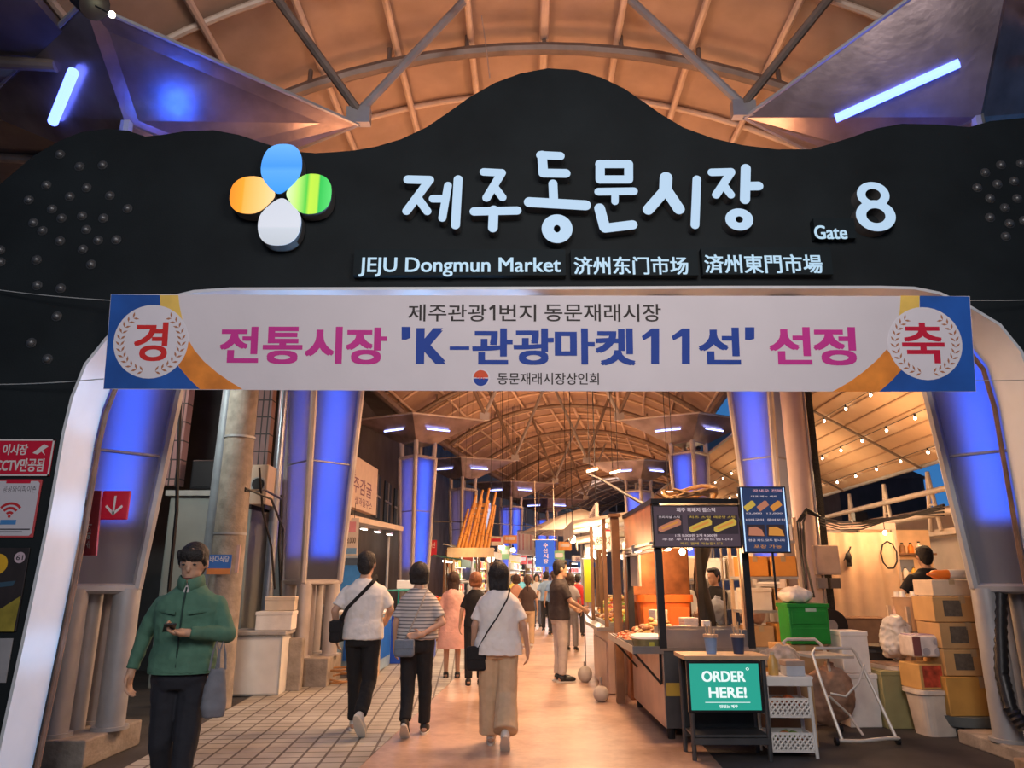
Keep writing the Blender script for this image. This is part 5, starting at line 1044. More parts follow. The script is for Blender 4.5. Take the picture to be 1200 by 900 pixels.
for k, (x, c_) in enumerate(((.05, SPK), (.40, SYE), (.68, SYE))):
    spoly(o, M, w, h, 'picture_panel', [(x, .32), (x + .29, .32), (x + .29, .76), (x, .76)], SBL, .0026)
    b = MB(); Mx_ = M @ Matrix.Translation(((x + .145) * w, .52 * h, .004)) @ Matrix.Rotation(.38, 4, 'Z'); b.prism([(q[0] * w, q[1] * h) for q in ((-.125, -.07), (.12, -.08), (.14, .0), (.12, .08), (-.125, .07), (-.145, 0))], Mx_, 0, .001); rl = b.build('roll_picture', c_, o); b = MB(); b.prism([(q[0] * w, q[1] * h) for q in ((-.10, -.02), (.10, -.02), (.10, .03), (-.10, .03))], Mx_, .001, .002); b.build('roll_topping', SOR, rl)
    b = MB(); b.glyphs(['오리지널 스틱', '치즈 스틱', '매운맛 스틱'][k], M @ Matrix.Translation(((x + .02) * w, .69 * h, 0)), .24 * w, .055 * h, .01, .0042); b.build('print', SYE if k else SWH, o).name = 'lettering'
for s_, bx, m_ in (('1개 5,000원 2개 9,000원', (.25, .25, .72, .32), SWH), ('주문 후 바로 구워드립니다', (.1, .17, .9, .22), SWH), ('카드 결제 가능합니다', (.3, .07, .78, .13), SYE)): b = MB(); b.glyphs(s_, M @ Matrix.Translation((bx[0] * w, bx[1] * h, 0)), (bx[2] - bx[0]) * w, (bx[3] - bx[1]) * h, .01, .0042); b.build('print', m_, o).name = 'lettering'
o, M, w, h = screen('menu_screen', 'tall blue menu screen with six food pictures, right of the wide screen', (868.5, 570, 924, 648), 7.42, .012, .06, sp('screen_navy', lin(40, 58, 96)))
spoly(o, M, w, h, 'bright_edge', [(.035, .02), (.06, .02), (.06, .98), (.035, .98)], sp('screen_edge', lin(190, 220, 255), 1.2)); spoly(o, M, w, h, 'bright_edge', [(.94, .02), (.965, .02), (.965, .98), (.94, .98)], sp('screen_edge', 0))
for k in range(3): b = MB(); Mx_ = M @ Matrix.Translation(((.20 + .28 * k) * w, .70 * h, .004)) @ Matrix.Rotation(.6, 4, 'Z'); b.prism([(q[0] * w, q[1] * w) for q in ((-.12, -.06), (.12, -.06), (.13, .04), (.10, .07), (-.12, .06))], Mx_, 0, .001); b.build('food_picture', (SYE, SPK, SOR)[k], o)
for k in range(2): spoly(o, M, w, h, 'picture_panel', [(.10 + .42 * k, .24), (.48 + .42 * k, .24), (.48 + .42 * k, .42), (.10 + .42 * k, .42)], SBL, .003); spoly(o, M, w, h, 'food_picture', [(.13 + .42 * k, .26), (.46 + .42 * k, .25), (.42 + .42 * k, .34), (.30 + .42 * k, .39), (.15 + .42 * k, .38)], (SPK, SOR)[k], .0045)
for s_, bx, m_ in (('딱새우 전복', (.3, .91, .92, .955), sp('screen_rose', lin(230, 170, 180))), ('대표 메뉴 세트', (.25, .83, .8, .86), SWH), ('12,000  13,000', (.12, .575, .88, .60), SWH), ('버터구이  문어꼬치', (.1, .47, .92, .51), SWH), ('현금 카드 모두 됩니다', (.12, .17, .88, .205), SWH), ('포장 가능', (.22, .07, .8, .12), SOR)): b = MB(); b.glyphs(s_, M @ Matrix.Translation((bx[0] * w, bx[1] * h, 0)), (bx[2] - bx[0]) * w, (bx[3] - bx[1]) * h, .01, .0042); b.build('print', m_, o).name = 'lettering'
b = MB(); b.cyl(M @ Vector((w * .62, 0, -.03)), M @ Vector((w * .62, -.45, -.03)), .012); b.build('drop_rod', M_BLACK, o); b = MB(); b.cyl(M @ Vector((.0, h * .5, -.03)), Vector((2.38, 7.64, (M @ Vector((0, h * .5, 0))).z)), .02); b.build('mount', M_BLACK, o)
# order table with the green screen
tab = thing('order_table', 'dark trestle table with wooden top carrying the green order screen', 'table', (1.90, 6.98, 0))
b = MB(); b.box((-.02, .0, .835), (.74, .42, .035)); b.build('tabletop', mat('ply_top', (.48, .33, .20), .6, 0, .15), tab)
for x in (-.34, .31):
    for y in (-.17, .17): b = MB(); b.cyl((x, y, 0), (x, y, .82), .021, .021, 10); b.build('leg', DARKS, tab)
for y in (-.17, .17): b = MB(); b.box((-.015, y, .16), (.65, .05, .05)); b.build('stretcher', DARKS, tab)
b = MB(); b.box((-.015, .0, .20), (.64, .34, .02)); b.build('lower_shelf', DARKS, tab); b = MB(); b.box((-.015, .165, .5), (.64, .012, .60)); b.build('back_mesh', mat('dark_mesh', (.03, .035, .035), .6, .3), tab)
o, M, w, h = screen('order_screen', 'green screen reading ORDER HERE hung on the front of the dark trestle table', (806, 774.5, 893.5, 835.5), 6.77, .022, .05, sp('screen_green', lin(38, 158, 138), 1.0))
for s_, bx in (('ORDER', (.20, .60, .775, .80)), ('HERE!', (.28, .29, .775, .49)), ('맛있는 제주', (.41, .095, .65, .155))): b = MB(); b.glyphs(s_, M @ Matrix.Translation((bx[0] * w, bx[1] * h, 0)), (bx[2] - bx[0]) * w, (bx[3] - bx[1]) * h, .045, .003); b.build('print', sp('screen_pure_white', lin(235, 250, 248), 1.0), o).name = 'lettering'
spoly(o, M, w, h, 'rule', [(.22, .195), (.82, .195), (.82, .207), (.22, .207)], sp('screen_pure_white', 0)); b = MB(); ring(b, .815 * w, .845 * h, .022 * w, .028 * h, .012 * w, .016 * h, M, .003, 16); b.build('corner_mark', [sp('screen_pure_white', 0), sp('screen_pure_white', 0)], o)
for k, (px, cm) in enumerate(((833, mat('tub_blue', lin(120, 150, 190), .4)), (865, mat('tub_navy', lin(46, 60, 90), .4)))):
    p = P(px, 770, 6.98); o = thing('utensil_tub', ['clear blue tub of skewers on the left of the order table', 'navy tub of wooden sticks on the right of the order table'][k], 'tub', (p.x, 6.95, .853)); b = MB(); b.loft([(0, 0, 0, .045, .045), (0, 0, .14, .058, .058)], 16); b.build('tub_body', cm, o, smooth=True); b = MB(); b.loft([(0, 0, .14, .066, .066), (0, 0, .165, .066, .066)], 16); b.build('rim', mat('tub_rim', (.55, .36, .22), .5), o)
    for q in range(4): b = MB(); b.cyl((.02 * math.cos(q * 1.6), .02 * math.sin(q * 1.6), .1), (.045 * math.cos(q * 1.6), .03 * math.sin(q * 1.6), .215 + .02 * q), .005, .005, 6); b.build('stick', mat('stick_wood', (.55, .40, .24), .7), o)
# food on the cart: trays with heaps
FRY = [mat('fried_gold', (.62, .33, .10), .6, 0, .35, 30, .4, 60), mat('fried_brown', (.34, .13, .05), .5, 0, .4, 30, .4, 60), mat('pale_dough', (.70, .50, .30), .7, 0, .2, 20, .3, 60), mat('red_sauce_food', (.50, .10, .03), .4, 0, .3, 25, .3, 60), mat('green_food', (.20, .32, .06), .6, 0, .3, 25, .3, 60)]
def tray(label, c, d, foods, n, heap=.12, rz=0.0, group=None, name='food_tray', tm=None, fs=.045):
    o = thing(name, label, 'tray', c, rz, group); b = MB(); x, y = d[0] / 2, d[1] / 2
    b.box((0, 0, .008), (d[0], d[1], .016)); b.box((-x, 0, .03), (.012, d[1], .06)); b.box((x, 0, .03), (.012, d[1], .06)); b.box((0, -y, .03), (d[0], .012, .06)); b.box((0, y, .03), (d[0], .012, .06)); b.build('tray_body', tm or M_STEEL, o)
    for fi, fm in enumerate(foods):
        b = MB()
        for k in range(n):
            u_, v_ = random.uniform(-.9, .9), random.uniform(-.9, .9); z = heap * max(0, 1 - .9 * max(abs(u_), abs(v_)) ** 2) * random.uniform(.35, 1.0); s_ = fs * random.uniform(.7, 1.25)
            Mr = Matrix.Rotation(random.uniform(0, PI), 3, 'Z') @ Matrix.Rotation(random.uniform(-.6, .6), 3, 'X'); b.ell((u_ * (x - .02), v_ * (y - .02), .02 + z), (s_ * 1.3, s_ * .75, s_ * .6), Mr, 8, 6)
        f_ = b.build('food_pieces', fm, o, smooth=True); f_['kind'] = 'stuff'
    return o
tray('heaped tray of golden fried pieces at the near end of the cart shelf', (1.62, 8.55, .856), (.5, .8), [FRY[0], FRY[1], FRY[2]], 34, .20)
tray('low heap of red-brown skewers on the side shelf of the cart', (1.34, 8.75, .812), (.24, 1.0), [FRY[1], FRY[3]], 26, .08)
o = thing('foil_tray', 'oval lidded dish with green band on the near corner of the cart counter', 'dish', (1.40, 7.92, .813)); b = MB(); b.loft([(0, 0, 0, .13, .20), (0, 0, .09, .155, .23), (0, 0, .11, .165, .24)], 24, True, .7); b.build('dish_body', mat('dish_olive', (.22, .20, .10), .4), o, smooth=True); b = MB(); b.loft([(0, 0, .108, .172, .25), (0, 0, .13, .165, .24), (0, 0, .14, .12, .18)], 24, True, .7); b.build('lid', M_WHITE, o, smooth=True); b = MB(); b.box((.0, -.225, .05), (.05, .01, .06)); b.build('label_patch', mat('label_yellow_green', (.45, .42, .05), .5), o)
tray('steel griddle pan of pale batter inside the near guard of the cart', (1.93, 7.9, .856), (.7, .4), [FRY[2]], 14, .05)
rbox('milk_carton', 'white peaked milk carton on the cart counter', 'carton', (2.12, 8.35, .853), (.075, .075, .17), M_WHITE, .1, lid=M_WHITE)
for k, (x, y, c_, lb) in enumerate(((1.84, 8.25, (.62, .40, .36), 'pale pink box on the cart counter left of the milk carton'), (1.98, 8.55, (.66, .55, .48), 'cream box behind the pale pink box on the cart counter'), (1.72, 8.95, (.70, .66, .60), 'white bag-topped box at the back of the cart counter'))): rbox('small_box', lb, 'box', (x, y, .853), (.17, .14, .12 + .07 * k), mat('smallbox_%d' % k, c_, .6), .2 * k, lid=mat('smallbox_%d' % k, 0))
# orange bins and brown hood behind the cart
ORB = mat('orange_bin', (.70, .16, .025), .45, 0, .12, 4)
for k, z in enumerate((0.0, .66)):
    o = thing('orange_bin', ['orange plastic bin on the ground behind the cart, lower of two', 'orange plastic bin stacked on another behind the cart'][k], 'bin', (1.95, 9.78, z + .002)); b = MB(); b.loft([(0, 0, 0, .29, .17), (0, 0, .58, .34, .19)], 24, True, .45); b.build('body', ORB, o); b = MB(); b.loft([(0, 0, .56, .37, .215), (0, 0, .65, .37, .215)], 24, True, .45); b.build('rim', ORB, o)
    for x in (-.17, .17): b = MB(); b.box((x, -.19, .36), (.24, .012, .28)); b.build('ribbed_panel', ORB, o)
b = MB(); o = thing('fryer_hood', 'brown copper-toned hood standing behind the orange bins', 'hood', (1.95, 10.15, 0)); b.box((0, 0, 1.0), (.85, .25, 2.0)); b.build('body', mat('copper_hood', (.30, .12, .05), .4, .5, .35, 5), o, bevel=.02); b = MB(); b.loft([(0, 0, 2.0, .42, .12), (0, 0, 2.25, .15, .10)], 16, True, .6); b.build('chimney', mat('copper_hood', 0), o)
o = thing('black_curtain', 'black plastic curtain hanging at the back right of the cart', 'curtain', (2.52, 9.9, 0), world=True); b = MB(); b.rings([(2.52 + .05 * math.sin(k), 9.9, .7 + .17 * k) for k in range(9)], [(.12 + .03 * math.sin(k * 2.1), .07) for k in range(9)], 12); b.build('cloth', M_CABLE, o, smooth=True); b = MB(); b.cyl((2.3, 9.9, 2.1), (2.8, 9.9, 2.1), .015); b.cyl((2.78, 9.9, 0), (2.78, 9.9, 2.1), .015); b.build('rail', M_STEEL, o)
# racks of boxes behind the cart
def rack(label, X, Y, w, d, zs, rz=0.0):
    o = thing('storage_rack', label, 'rack', (X, Y, 0), rz)
    for x in (-w / 2, w / 2):
        for y in (-d / 2, d / 2): b = MB(); b.box((x, y, zs[-1] / 2 + .15), (.04, .04, zs[-1] + .3)); b.build('post', mat('rack_post', (.55, .42, .30), .5), o)
    for z in zs: b = MB(); b.box((0, 0, z), (w + .03, d + .03, .03)); b.build('shelf', M_GREYP, o)
    return o
rack('open metal rack of boxes behind the tall menu screen', 3.18, 9.45, .72, .42, (.25, .70, 1.12, 1.52, 1.95))
ORC = mat('orange_carton', (.62, .27, .05), .7, 0, .1); k = 0
for z, row in ((.265, ((-.18, ORC, .34, .30), (.17, M_CARD, .30, .28))), (.715, ((-.17, M_CARD, .30, .24), (.17, ORC, .32, .27))), (1.135, ((-.17, M_FOAM, .32, .22), (.18, M_CARD, .30, .26))), (1.535, ((-.18, ORC, .32, .24), (.17, ORC, .32, .24))), (1.965, ((-.16, M_FOAM, .34, .22), (.18, M_PAPER, .28, .20)))):
    for x, m_, wd, hh in row:
        k += 1; nm = 'orange carton' if m_ is ORC else 'brown carton' if m_ is M_CARD else 'white carton'; rbox('cardboard_box', '%s on the %s shelf of the open metal rack, %s side' % (nm, {0.265: 'lowest', .715: 'second', 1.135: 'middle', 1.535: 'fourth', 1.965: 'top'}[z], 'left' if x < 0 else 'right'), 'box', (3.18 + x, 9.40, z), (wd, .36, hh), m_, 0, tape=TAPE if m_ is not M_FOAM else None, lid=M_FOAM if m_ is M_FOAM else None, group='boxes on the open metal rack')
rack('white-loaded rack beyond the vendor', 3.3, 12.6, 1.5, .5, (.4, .95, 1.5, 2.05)); k = 0
for z in (.415, .965, 1.515, 2.065):
    for x in (-.5, 0, .5): rbox('foam_box', 'white foam box on the rack beyond the vendor', 'box', (3.3 + x, 12.55, z), (.44, .40, .32 - .04 * (x == 0)), M_FOAM if (x + z) % 1 > .3 else mat('pale_carton', (.62, .48, .34), .8), 0, lid=M_FOAM, group='boxes on the rack beyond the vendor')
o = thing('prep_table', 'steel work table in front of the vendor with bags on it', 'table', (3.1, 10.55, 0)); b = MB(); b.box((0, 0, .88), (1.1, .55, .04)); b.build('tabletop', M_STEEL, o)
for x in (-.5, .5):
    for y in (-.24, .24): b = MB(); b.cyl((x, y, 0), (x, y, .87), .022); b.build('leg', M_STEEL, o)
b = MB(); b.box((0, 0, .35), (1.05, .5, .03)); b.build('lower_shelf', M_STEEL, o)
def bag(name, label, c, r, m, seed=1, cat='bag', group=None, wr=.03):
    mb = MB(); rs = random.Random(seed)
    for k in range(5): mb.ell((rs.uniform(-.3, .3) * r[0], rs.uniform(-.3, .3) * r[1], r[2] * rs.uniform(.55, .8)), (r[0] * rs.uniform(.55, .8), r[1] * rs.uniform(.55, .8), r[2] * rs.uniform(.5, .72)))
    mb.cyl((0, 0, r[2] * 1.0), (.02, 0, r[2] * 1.45), .02, .05, 8); me = remesh(mb, .016, 2, wr, 9); zmin = min(v.co.z for v in me.vertices)
    for v in me.vertices: v.co.z = max(0, v.co.z - zmin - .01)
    o = bpy.data.objects.new(name, me); me.name = name; me.materials.append(m); COL.objects.link(o); o.location = c; return tag(o, label, cat, group)
PLAST = mat('white_bag', (.66, .62, .58), .35, 0, .08); PLBL = mat('bluish_bag', (.40, .48, .60), .35, 0, .1); PLPK = mat('pinkish_bag', (.58, .40, .34), .4, 0, .1)
bag('plastic_bag', 'bluish plastic bag on the steel work table', (2.82, 10.45, .90), (.16, .14, .24), PLBL, 2); bag('plastic_bag', 'pinkish plastic bag on the right of the steel work table', (3.35, 10.5, .90), (.2, .16, .18), PLPK, 3)
rbox('tool_box', 'dark blue crate under the bags on the steel work table', 'box', (3.02, 10.50, .90), (.16, .3, .2), mat('crate_dark_blue', lin(40, 60, 100), .5), 0)
# white trolley with baskets
tro = thing('trolley', 'white three-tier trolley with two perforated baskets beside the order table', 'trolley', (2.46, 7.08, 0), -.05); TW = M_WHITE
for x in (-.20, .20):
    for y in (-.15, .15): b = MB(); b.cyl((x, y, .0), (x * .92, y, .66), .016, .016, 8); b.build('leg', TW, tro, smooth=True)
b = MB(); b.box((0, 0, .655), (.44, .36, .025)); b.box((0, -.175, .62), (.42, .012, .07)); b.box((-.21, 0, .62), (.012, .34, .07)); b.box((.21, 0, .62), (.012, .34, .07)); b.build('top_shelf', TW, tro, bevel=.006)
for z in (.05, .33):
    b = MB(); b.box((0, 0, z), (.37, .30, .012)); b.box((0, .15, z + .07), (.37, .01, .14)); b.box((-.185, 0, z + .07), (.01, .30, .14)); b.box((.185, 0, z + .07), (.01, .30, .14))
    zz0 = z; n_, m_ = 8, 4; W_, H_ = .37, .15
    b.box((0, -.15, z + .005), (W_, .01, .02)); b.box((0, -.15, z + .145), (W_, .01, .02))
    for q in (-1, 1): b.box((q * (W_ / 2 - .008), -.15, z + .075), (.016, .01, .15))
    for q in range(-5, 6):
        for sg in (-1, 1):
            x0 = q * .042; pts = [(x0 - sg * .055, -.15, z + .012), (x0 + sg * .055, -.15, z + .140)]
            pts = [Vector(p) for p in pts]; lim = W_ / 2 - .004
            a_, c_ = pts
            if abs(a_.x) > lim or abs(c_.x) > lim:
                dx = c_.x - a_.x; t0, t1 = 0.0, 1.0
                for bd in (-lim, lim):
                    t_ = (bd - a_.x) / dx
                    if 0 < t_ < 1:
                        if abs(a_.x) > lim and (a_.x - bd) * bd >= 0: t0 = max(t0, t_)
                        if abs(c_.x) > lim and (c_.x - bd) * bd >= 0: t1 = min(t1, t_)
                if t1 - t0 < .1 or (abs((a_.lerp(c_, t0)).x) > lim + .002): continue
                a_, c_ = a_.lerp(c_, t0), a_.lerp(c_, t1)
            b.cyl(a_, c_, .008, .008, 6)
    b.build('basket', TW, tro)
    
b = MB(); tray('tangle of red-brown packets in the upper basket of the white trolley', (2.46, 7.08, .345), (.33, .26), [FRY[3], FRY[1]], 18, .12, -.05); tray('odds and ends in the lower basket of the white trolley', (2.46, 7.08, .065), (.33, .26), [FRY[1], FRY[4]], 14, .10, -.05)
def bottle(name, label, c, r, h, m, capm, cat='bottle', group=None):
    o = thing(name, label, cat, c, 0, group); b = MB(); b.loft([(0, 0, 0, r, r), (0, 0, h * .62, r, r), (0, 0, h * .8, r * .5, r * .5), (0, 0, h * .9, r * .38, r * .38)], 14); b.build('bottle_body', m, o, smooth=True); b = MB(); b.cyl((0, 0, h * .88), (0, 0, h), r * .5, r * .45, 10); b.build('cap', capm, o); return o
bottle('sauce_bottle', 'mustard-yellow sauce bottle on top of the white trolley', (2.36, 7.0, .668), .045, .20, mat('sauce_yellow', (.56, .34, .10), .35), mat('sauce_cap', (.5, .42, .3), .4))
rbox('plastic_tub', 'pale blue-white square tub on top of the white trolley', 'tub', (2.53, 6.99, .668), (.17, .15, .085), mat('tub_pale', (.50, .53, .58), .4), .05, lid=mat('tub_rim2', (.40, .30, .24), .5))
bag('plastic_bag', 'clear bag of yellow snacks behind the white trolley', (2.62, 7.5, .62), (.22, .16, .18), mat('snack_bag', (.58, .45, .32), .3, 0, .35, 16), 5)
rbox('cardboard_box', 'brown carton standing behind the white trolley', 'box', (2.62, 7.52, 0), (.45, .34, .62), M_CARD, 0, tape=TAPE)
# folding hand cart
fc = thing('folding_cart', 'white tubular folding hand cart standing open on the dark asphalt', 'cart', (3.30, 7.75, 0), .0); TWH = mat('tube_white', (.62, .58, .52), .4, .2, .08)
def tube(name, pts, r=.016, par=None, m=None): b = MB(); b.path(pts, r, 8); return b.build(name, m or TWH, par or fc, smooth=True)
tube('handle_frame', [(-.20, -.30, .05), (-.26, -.12, .50), (-.28, 0, .78), (-.25, 0, .83), (.12, 0, .83), (.16, 0, .78), (.24, -.12, .45), (.32, -.28, .06)])
tube('rear_frame', [(-.48, .16, .83), (-.50, .18, .87), (-.45, .2, .90), (-.16, .2, .90), (-.12, .18, .86), (-.08, .16, .78)])
tube('rear_leg', [(-.48, .16, .83), (-.46, .22, .60), (-.40, .28, .10)]); tube('rear_leg', [(-.08, .16, .78), (-.02, .22, .50), (.05, .28, .10)])
tube('foot_bar', [(-.24, -.34, .045), (-.05, -.36, .045), (.22, -.36, .07), (.34, -.30, .055)]); tube('cross_brace', [(-.20, -.1, .40), (0, -.06, .22), (.05, -.2, .06)], .012)
tube('hoop', [(-.18, -.10, .42), (-.05, -.14, .40), (.10, -.12, .52), (.2, -.06, .68)], .012)
b = MB(); b.slab([(-.46, .15, .79), (-.10, .15, .79), (.14, 0, .76), (-.26, 0, .76)], .03); b.build('seat_shelf', mat('shelf_cream', (.55, .48, .40), .5), fc)
for x, y in ((-.26, -.32), (.33, -.29), (-.40, .30), (.05, .30)): b = MB(); b.cyl((x - .014, y, .035), (x + .014, y, .035), .035, .035, 14); b.build('wheel', M_BLACK, fc)
bag('storage_sack', 'rust-brown sack bundled inside the white folding cart', (3.25, 7.98, .06), (.26, .14, .42), mat('sack_rust', (.30, .17, .11), .7, 0, .3, 12), 8, wr=.015)
# ------------------------------------------------------------------ right side clutter
# round pink pillar with boxes and cables
o = thing('round_pillar', 'tall round pinkish pillar with a black strip, right of the tall menu screen', 'pillar', (4.22, 10.6, 0), kind='thing'); b = MB(); b.cyl((0, 0, 0), (0, 0, 5.2), .17, .17, 24); b.build('shaft', mat('pillar_pink', (.50, .38, .34), .5, .1, .1, 3), o, smooth=True); b = MB(); b.box((.2, -.04, 2.6), (.11, .12, 5.0)); b.build('black_strip', mat('strip_black', (.02, .018, .016), .9, 0, .5, 30, .6, 60), o); b = MB(); b.cyl((.12, -.13, 0), (.12, -.13, 5.1), .02); b.build('conduit', M_STEEL, o)
b = MB(); b.box((-.28, -.06, 1.65), (.30, .2, 1.1)); b.build('junction_panel', mat('panel_pinkgrey', (.42, .34, .31), .5, .1), o)
o = thing('switch_box', 'cream switch box fixed to the round pinkish pillar', 'switch box', (4.36, 10.36, 1.55)); b = MB(); b.box((0, 0, .21), (.34, .10, .40)); b.build('casing', mat('cream_box', (.62, .48, .38), .5), o, bevel=.012); b = MB(); b.box((0, -.055, .21), (.28, .008, .34)); b.build('door', mat('cream_box', 0), o)
for k, (x, c_) in enumerate(((-.10, 'grey'), (.08, 'dark'))): b = MB(); b.box((x, -.02, -.10), (.13, .07, .14)); b.build('breaker', mat('breaker_' + c_, (.12, .10, .09) if k else (.3, .27, .24), .5), o)
for k, (dx, lb) in enumerate(((0, 'black cable looping over the switch box and down the pillar'), (6, 'second black cable beside the one looping over the switch box'), (14, 'thin black cable running down to the green crate'))): cable(lb, [P(962, 606, 10.3), P(945, 596 + dx / 3, 10.25), P(934 + dx / 2, 612, 10.2), P(936 + dx / 2, 650, 10.2), P(940 + dx, 700, 10.0)], .016)
# canvas canopy with rows of bulbs
CANV = mat('canvas_canopy', (.58, .38, .24), .8, 0, .08, 2); CIN, COUT = (4.75, 4.72), (7.0, 3.42)
cn = thing('canvas_canopy', 'sloping tan canvas canopy with seams, lit by rows of small bulbs', 'canopy', (5.8, 9, 3.4), world=True, kind='thing'); b = MB(); Y0, Y1 = 8.6, 30.0
b.slab([(CIN[0], Y0, CIN[1]), (COUT[0], Y0, COUT[1]), (COUT[0] + .9, Y1, COUT[1]), (CIN[0] + .9, Y1, CIN[1])], .03); b.build('canvas', CANV, cn)
def cpt(t_, Y, d=.0): f_ = (Y - Y0) / (Y1 - Y0) * .9; return Vector((CIN[0] + (COUT[0] - CIN[0]) * t_ + f_ - d * .5, Y, CIN[1] + (COUT[1] - CIN[1]) * t_ - d))
for k in range(1, 9): b = MB(); b.cyl(cpt(k / 9, Y0, .012), cpt(k / 9, Y1, .012), .014, .014, 6); b.build('seam', mat('canvas_seam', (.40, .25, .15), .8), cn)
b = MB(); b.cyl(cpt(1, Y0, .01), cpt(1, Y1, .01), .035); b.build('edge_pole', M_GREYP, cn); b = MB(); b.cyl(cpt(0, Y0, .01), cpt(0, Y1, .01), .035); b.build('edge_pole', M_GREYP, cn)
for Y in (9.2, 12.6, 16, 20, 24, 28): b = MB(); b.cyl(cpt(0, Y, .05), cpt(1, Y, .05), .022); b.build('cross_pole', RIBD, cn)
for Y in (9.2, 20, 29): b = MB(); p = cpt(1, Y); b.cyl((p.x, p.y, 0), p, .04); b.build('pole', M_GREYP, cn)
proto = None; BULB = emat('bulb_canopy', (1, .80, .55), 22)
for t_ in (.30, .58, .86):
    for k in range(22):
        Y = 8.9 + .95 * k; p = cpt(t_, Y, .02)
        if proto is None:
            proto = thing('festoon_bulb', 'small glowing bulb in the rows under the tan canvas canopy', 'bulb', p, group='festoon bulbs under the canvas canopy'); b = MB(); b.cyl((0, 0, -.05), (0, 0, .0), .016); b.build('socket', M_BLACK, proto); b = MB(); b.ell((0, 0, -.075), (.021, .021, .025), u=10, v=8); b.build('glass', BULB, proto, smooth=True)
        else: dup(proto, p)
    cable('festoon cable under the tan canvas canopy, %s row' % {.3: 'innermost', .58: 'middle', .86: 'outermost'}[t_], [cpt(t_, 8.7, .03), cpt(t_, 19, .03), cpt(t_, 29.8, .03)], .006)
for Y in (10.5, 14, 18.5, 24): lamp('AREA', cpt(.5, Y, .9), 20, (1, .62, .30), 1.2, target=cpt(.5, Y, -1), name='festoon_light'); lamp('AREA', cpt(.5, Y, .9), 42, (1, .66, .34), 1.0, target=(5.9, Y, 0), name='festoon_light')
# white steel rail with posts behind, pale gutter below it
rl = thing('steel_railing', 'white steel railing with paired posts below the edge of the tan canopy', 'railing', (7.2, 14, 0), world=True); RAILM = mat('rail_white', (.62, .52, .44), .5, .1, .1)
b = MB(); b.cyl((7.15, 10.4, 2.98), (7.6, 20, 2.92), .05); b.build('top_rail', RAILM, rl); b = MB(); b.cyl((7.15, 10.4, 2.60), (7.6, 20, 2.54), .06); b.build('lower_rail', RAILM, rl)
for k in range(6): y = 11.0 + 1.7 * k; x = 7.18 + .047 * (y - 10.4); b = MB(); b.cyl((x, y - .16, 2.3), (x, y, 3.32), .035); b.cyl((x, y + .16, 2.3), (x, y, 3.32), .035); b.cyl((x, y - .1, 2.75), (x, y + .1, 2.75), .02); b.build('post', RAILM, rl)
for k in range(3): y = 11.0 + 4 * k; b = MB(); b.cyl((7.25 + .02 * k, y, 0), (7.25 + .02 * k, y, 2.3), .05); b.build('support', RAILM, rl)
b = MB(); b.box((7.42, 15.2, 2.28), (.2, 9.8, .10)); b.build('base_beam', RAILM, rl)
o = thing('gutter_screen', 'pale grey sheet screen below the white steel railing', 'screen', (7.3, 14, 0), world=True); b = MB(); b.slab([(7.45, 10.2, .0), (7.75, 20, .0), (7.75, 20, 2.2), (7.45, 10.2, 2.2)], .03); b.build('sheet', mat('sheet_grey', (.42, .37, .34), .6, 0, .15, 2), o); b = MB(); b.box((7.55, 15, .05), (.12, 9.6, .1)); b.build('foot', M_GREYP, o)
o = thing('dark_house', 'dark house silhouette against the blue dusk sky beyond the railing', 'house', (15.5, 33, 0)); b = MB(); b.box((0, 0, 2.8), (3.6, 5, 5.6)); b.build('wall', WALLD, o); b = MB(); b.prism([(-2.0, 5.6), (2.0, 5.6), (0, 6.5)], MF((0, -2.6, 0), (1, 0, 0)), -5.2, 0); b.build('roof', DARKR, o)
for x in (-.9, .9): b = MB(); b.box((x, -2.52, 3.0), (.8, .06, 1.0)); b.build('window', FWIN, o)
b = MB(); b.box((-1.82, .3, 3.0), (.06, .9, 1.0)); b.build('window', FWIN, o)
# lit tarp wall and working corner
TARP = mat('peach_tarp', (.66, .46, .31), .7, 0, .15, 2.5, .2, 8)
o = thing('tarp_wall', 'warm lit peach tarpaulin wall hung between posts behind the green crate', 'tarpaulin', (5.2, 11.2, 0), world=True); b = MB()
n_ = 24; g = [[b.bm.verts.new((4.62 + 1.15 * i / n_, 11.2 + .03 * math.sin(i * 1.3), z)) for z in (.15, .8, 1.5, 2.18)] for i in range(n_ + 1)]
for i in range(n_):
    for k in range(3): b.bm.faces.new((g[i][k], g[i + 1][k], g[i + 1][k + 1], g[i][k + 1]))
q_ = b.build('sheet', TARP, o, smooth='all'); md = q_.modifiers.new('t', 'SOLIDIFY'); md.thickness = .012
for x in (4.58, 5.80): b = MB(); b.box((x, 11.25, 1.15), (.06, .06, 2.3)); b.build('post', RAILM, o)
b = MB(); b.box((5.19, 11.25, 2.28), (1.28, .08, .10)); b.build('head_rail', mat('peach_beam', (.56, .40, .36), .6), o)
o = thing('hung_glove', 'black glove hanging on the peach tarpaulin wall', 'glove', (5.02, 11.12, 1.62), world=True); mb = MB(); mb.ell((5.02, 11.12, 1.82), (.05, .03, .08)); mb.cap((5.02, 11.12, 1.88), (5.07, 11.12, 1.97), .014, .012)
for k in range(4): mb.cap((4.99 + .02 * k, 11.12, 1.79), (4.985 + .022 * k, 11.12, 1.69), .012, .009, 6)
mb.cap((4.975, 11.12, 1.82), (4.945, 11.12, 1.77), .012, .009, 6); me = remesh(mb, .008, 1)
for v in me.vertices: v.co -= Vector((5.02, 11.12, 1.62))
link('glove_body', me, M_CABLE, o); b = MB(); b.cyl((5.07, 11.12, 1.97), (5.07, 11.2, 1.98), .004); b.build('hook', M_STEEL, o)
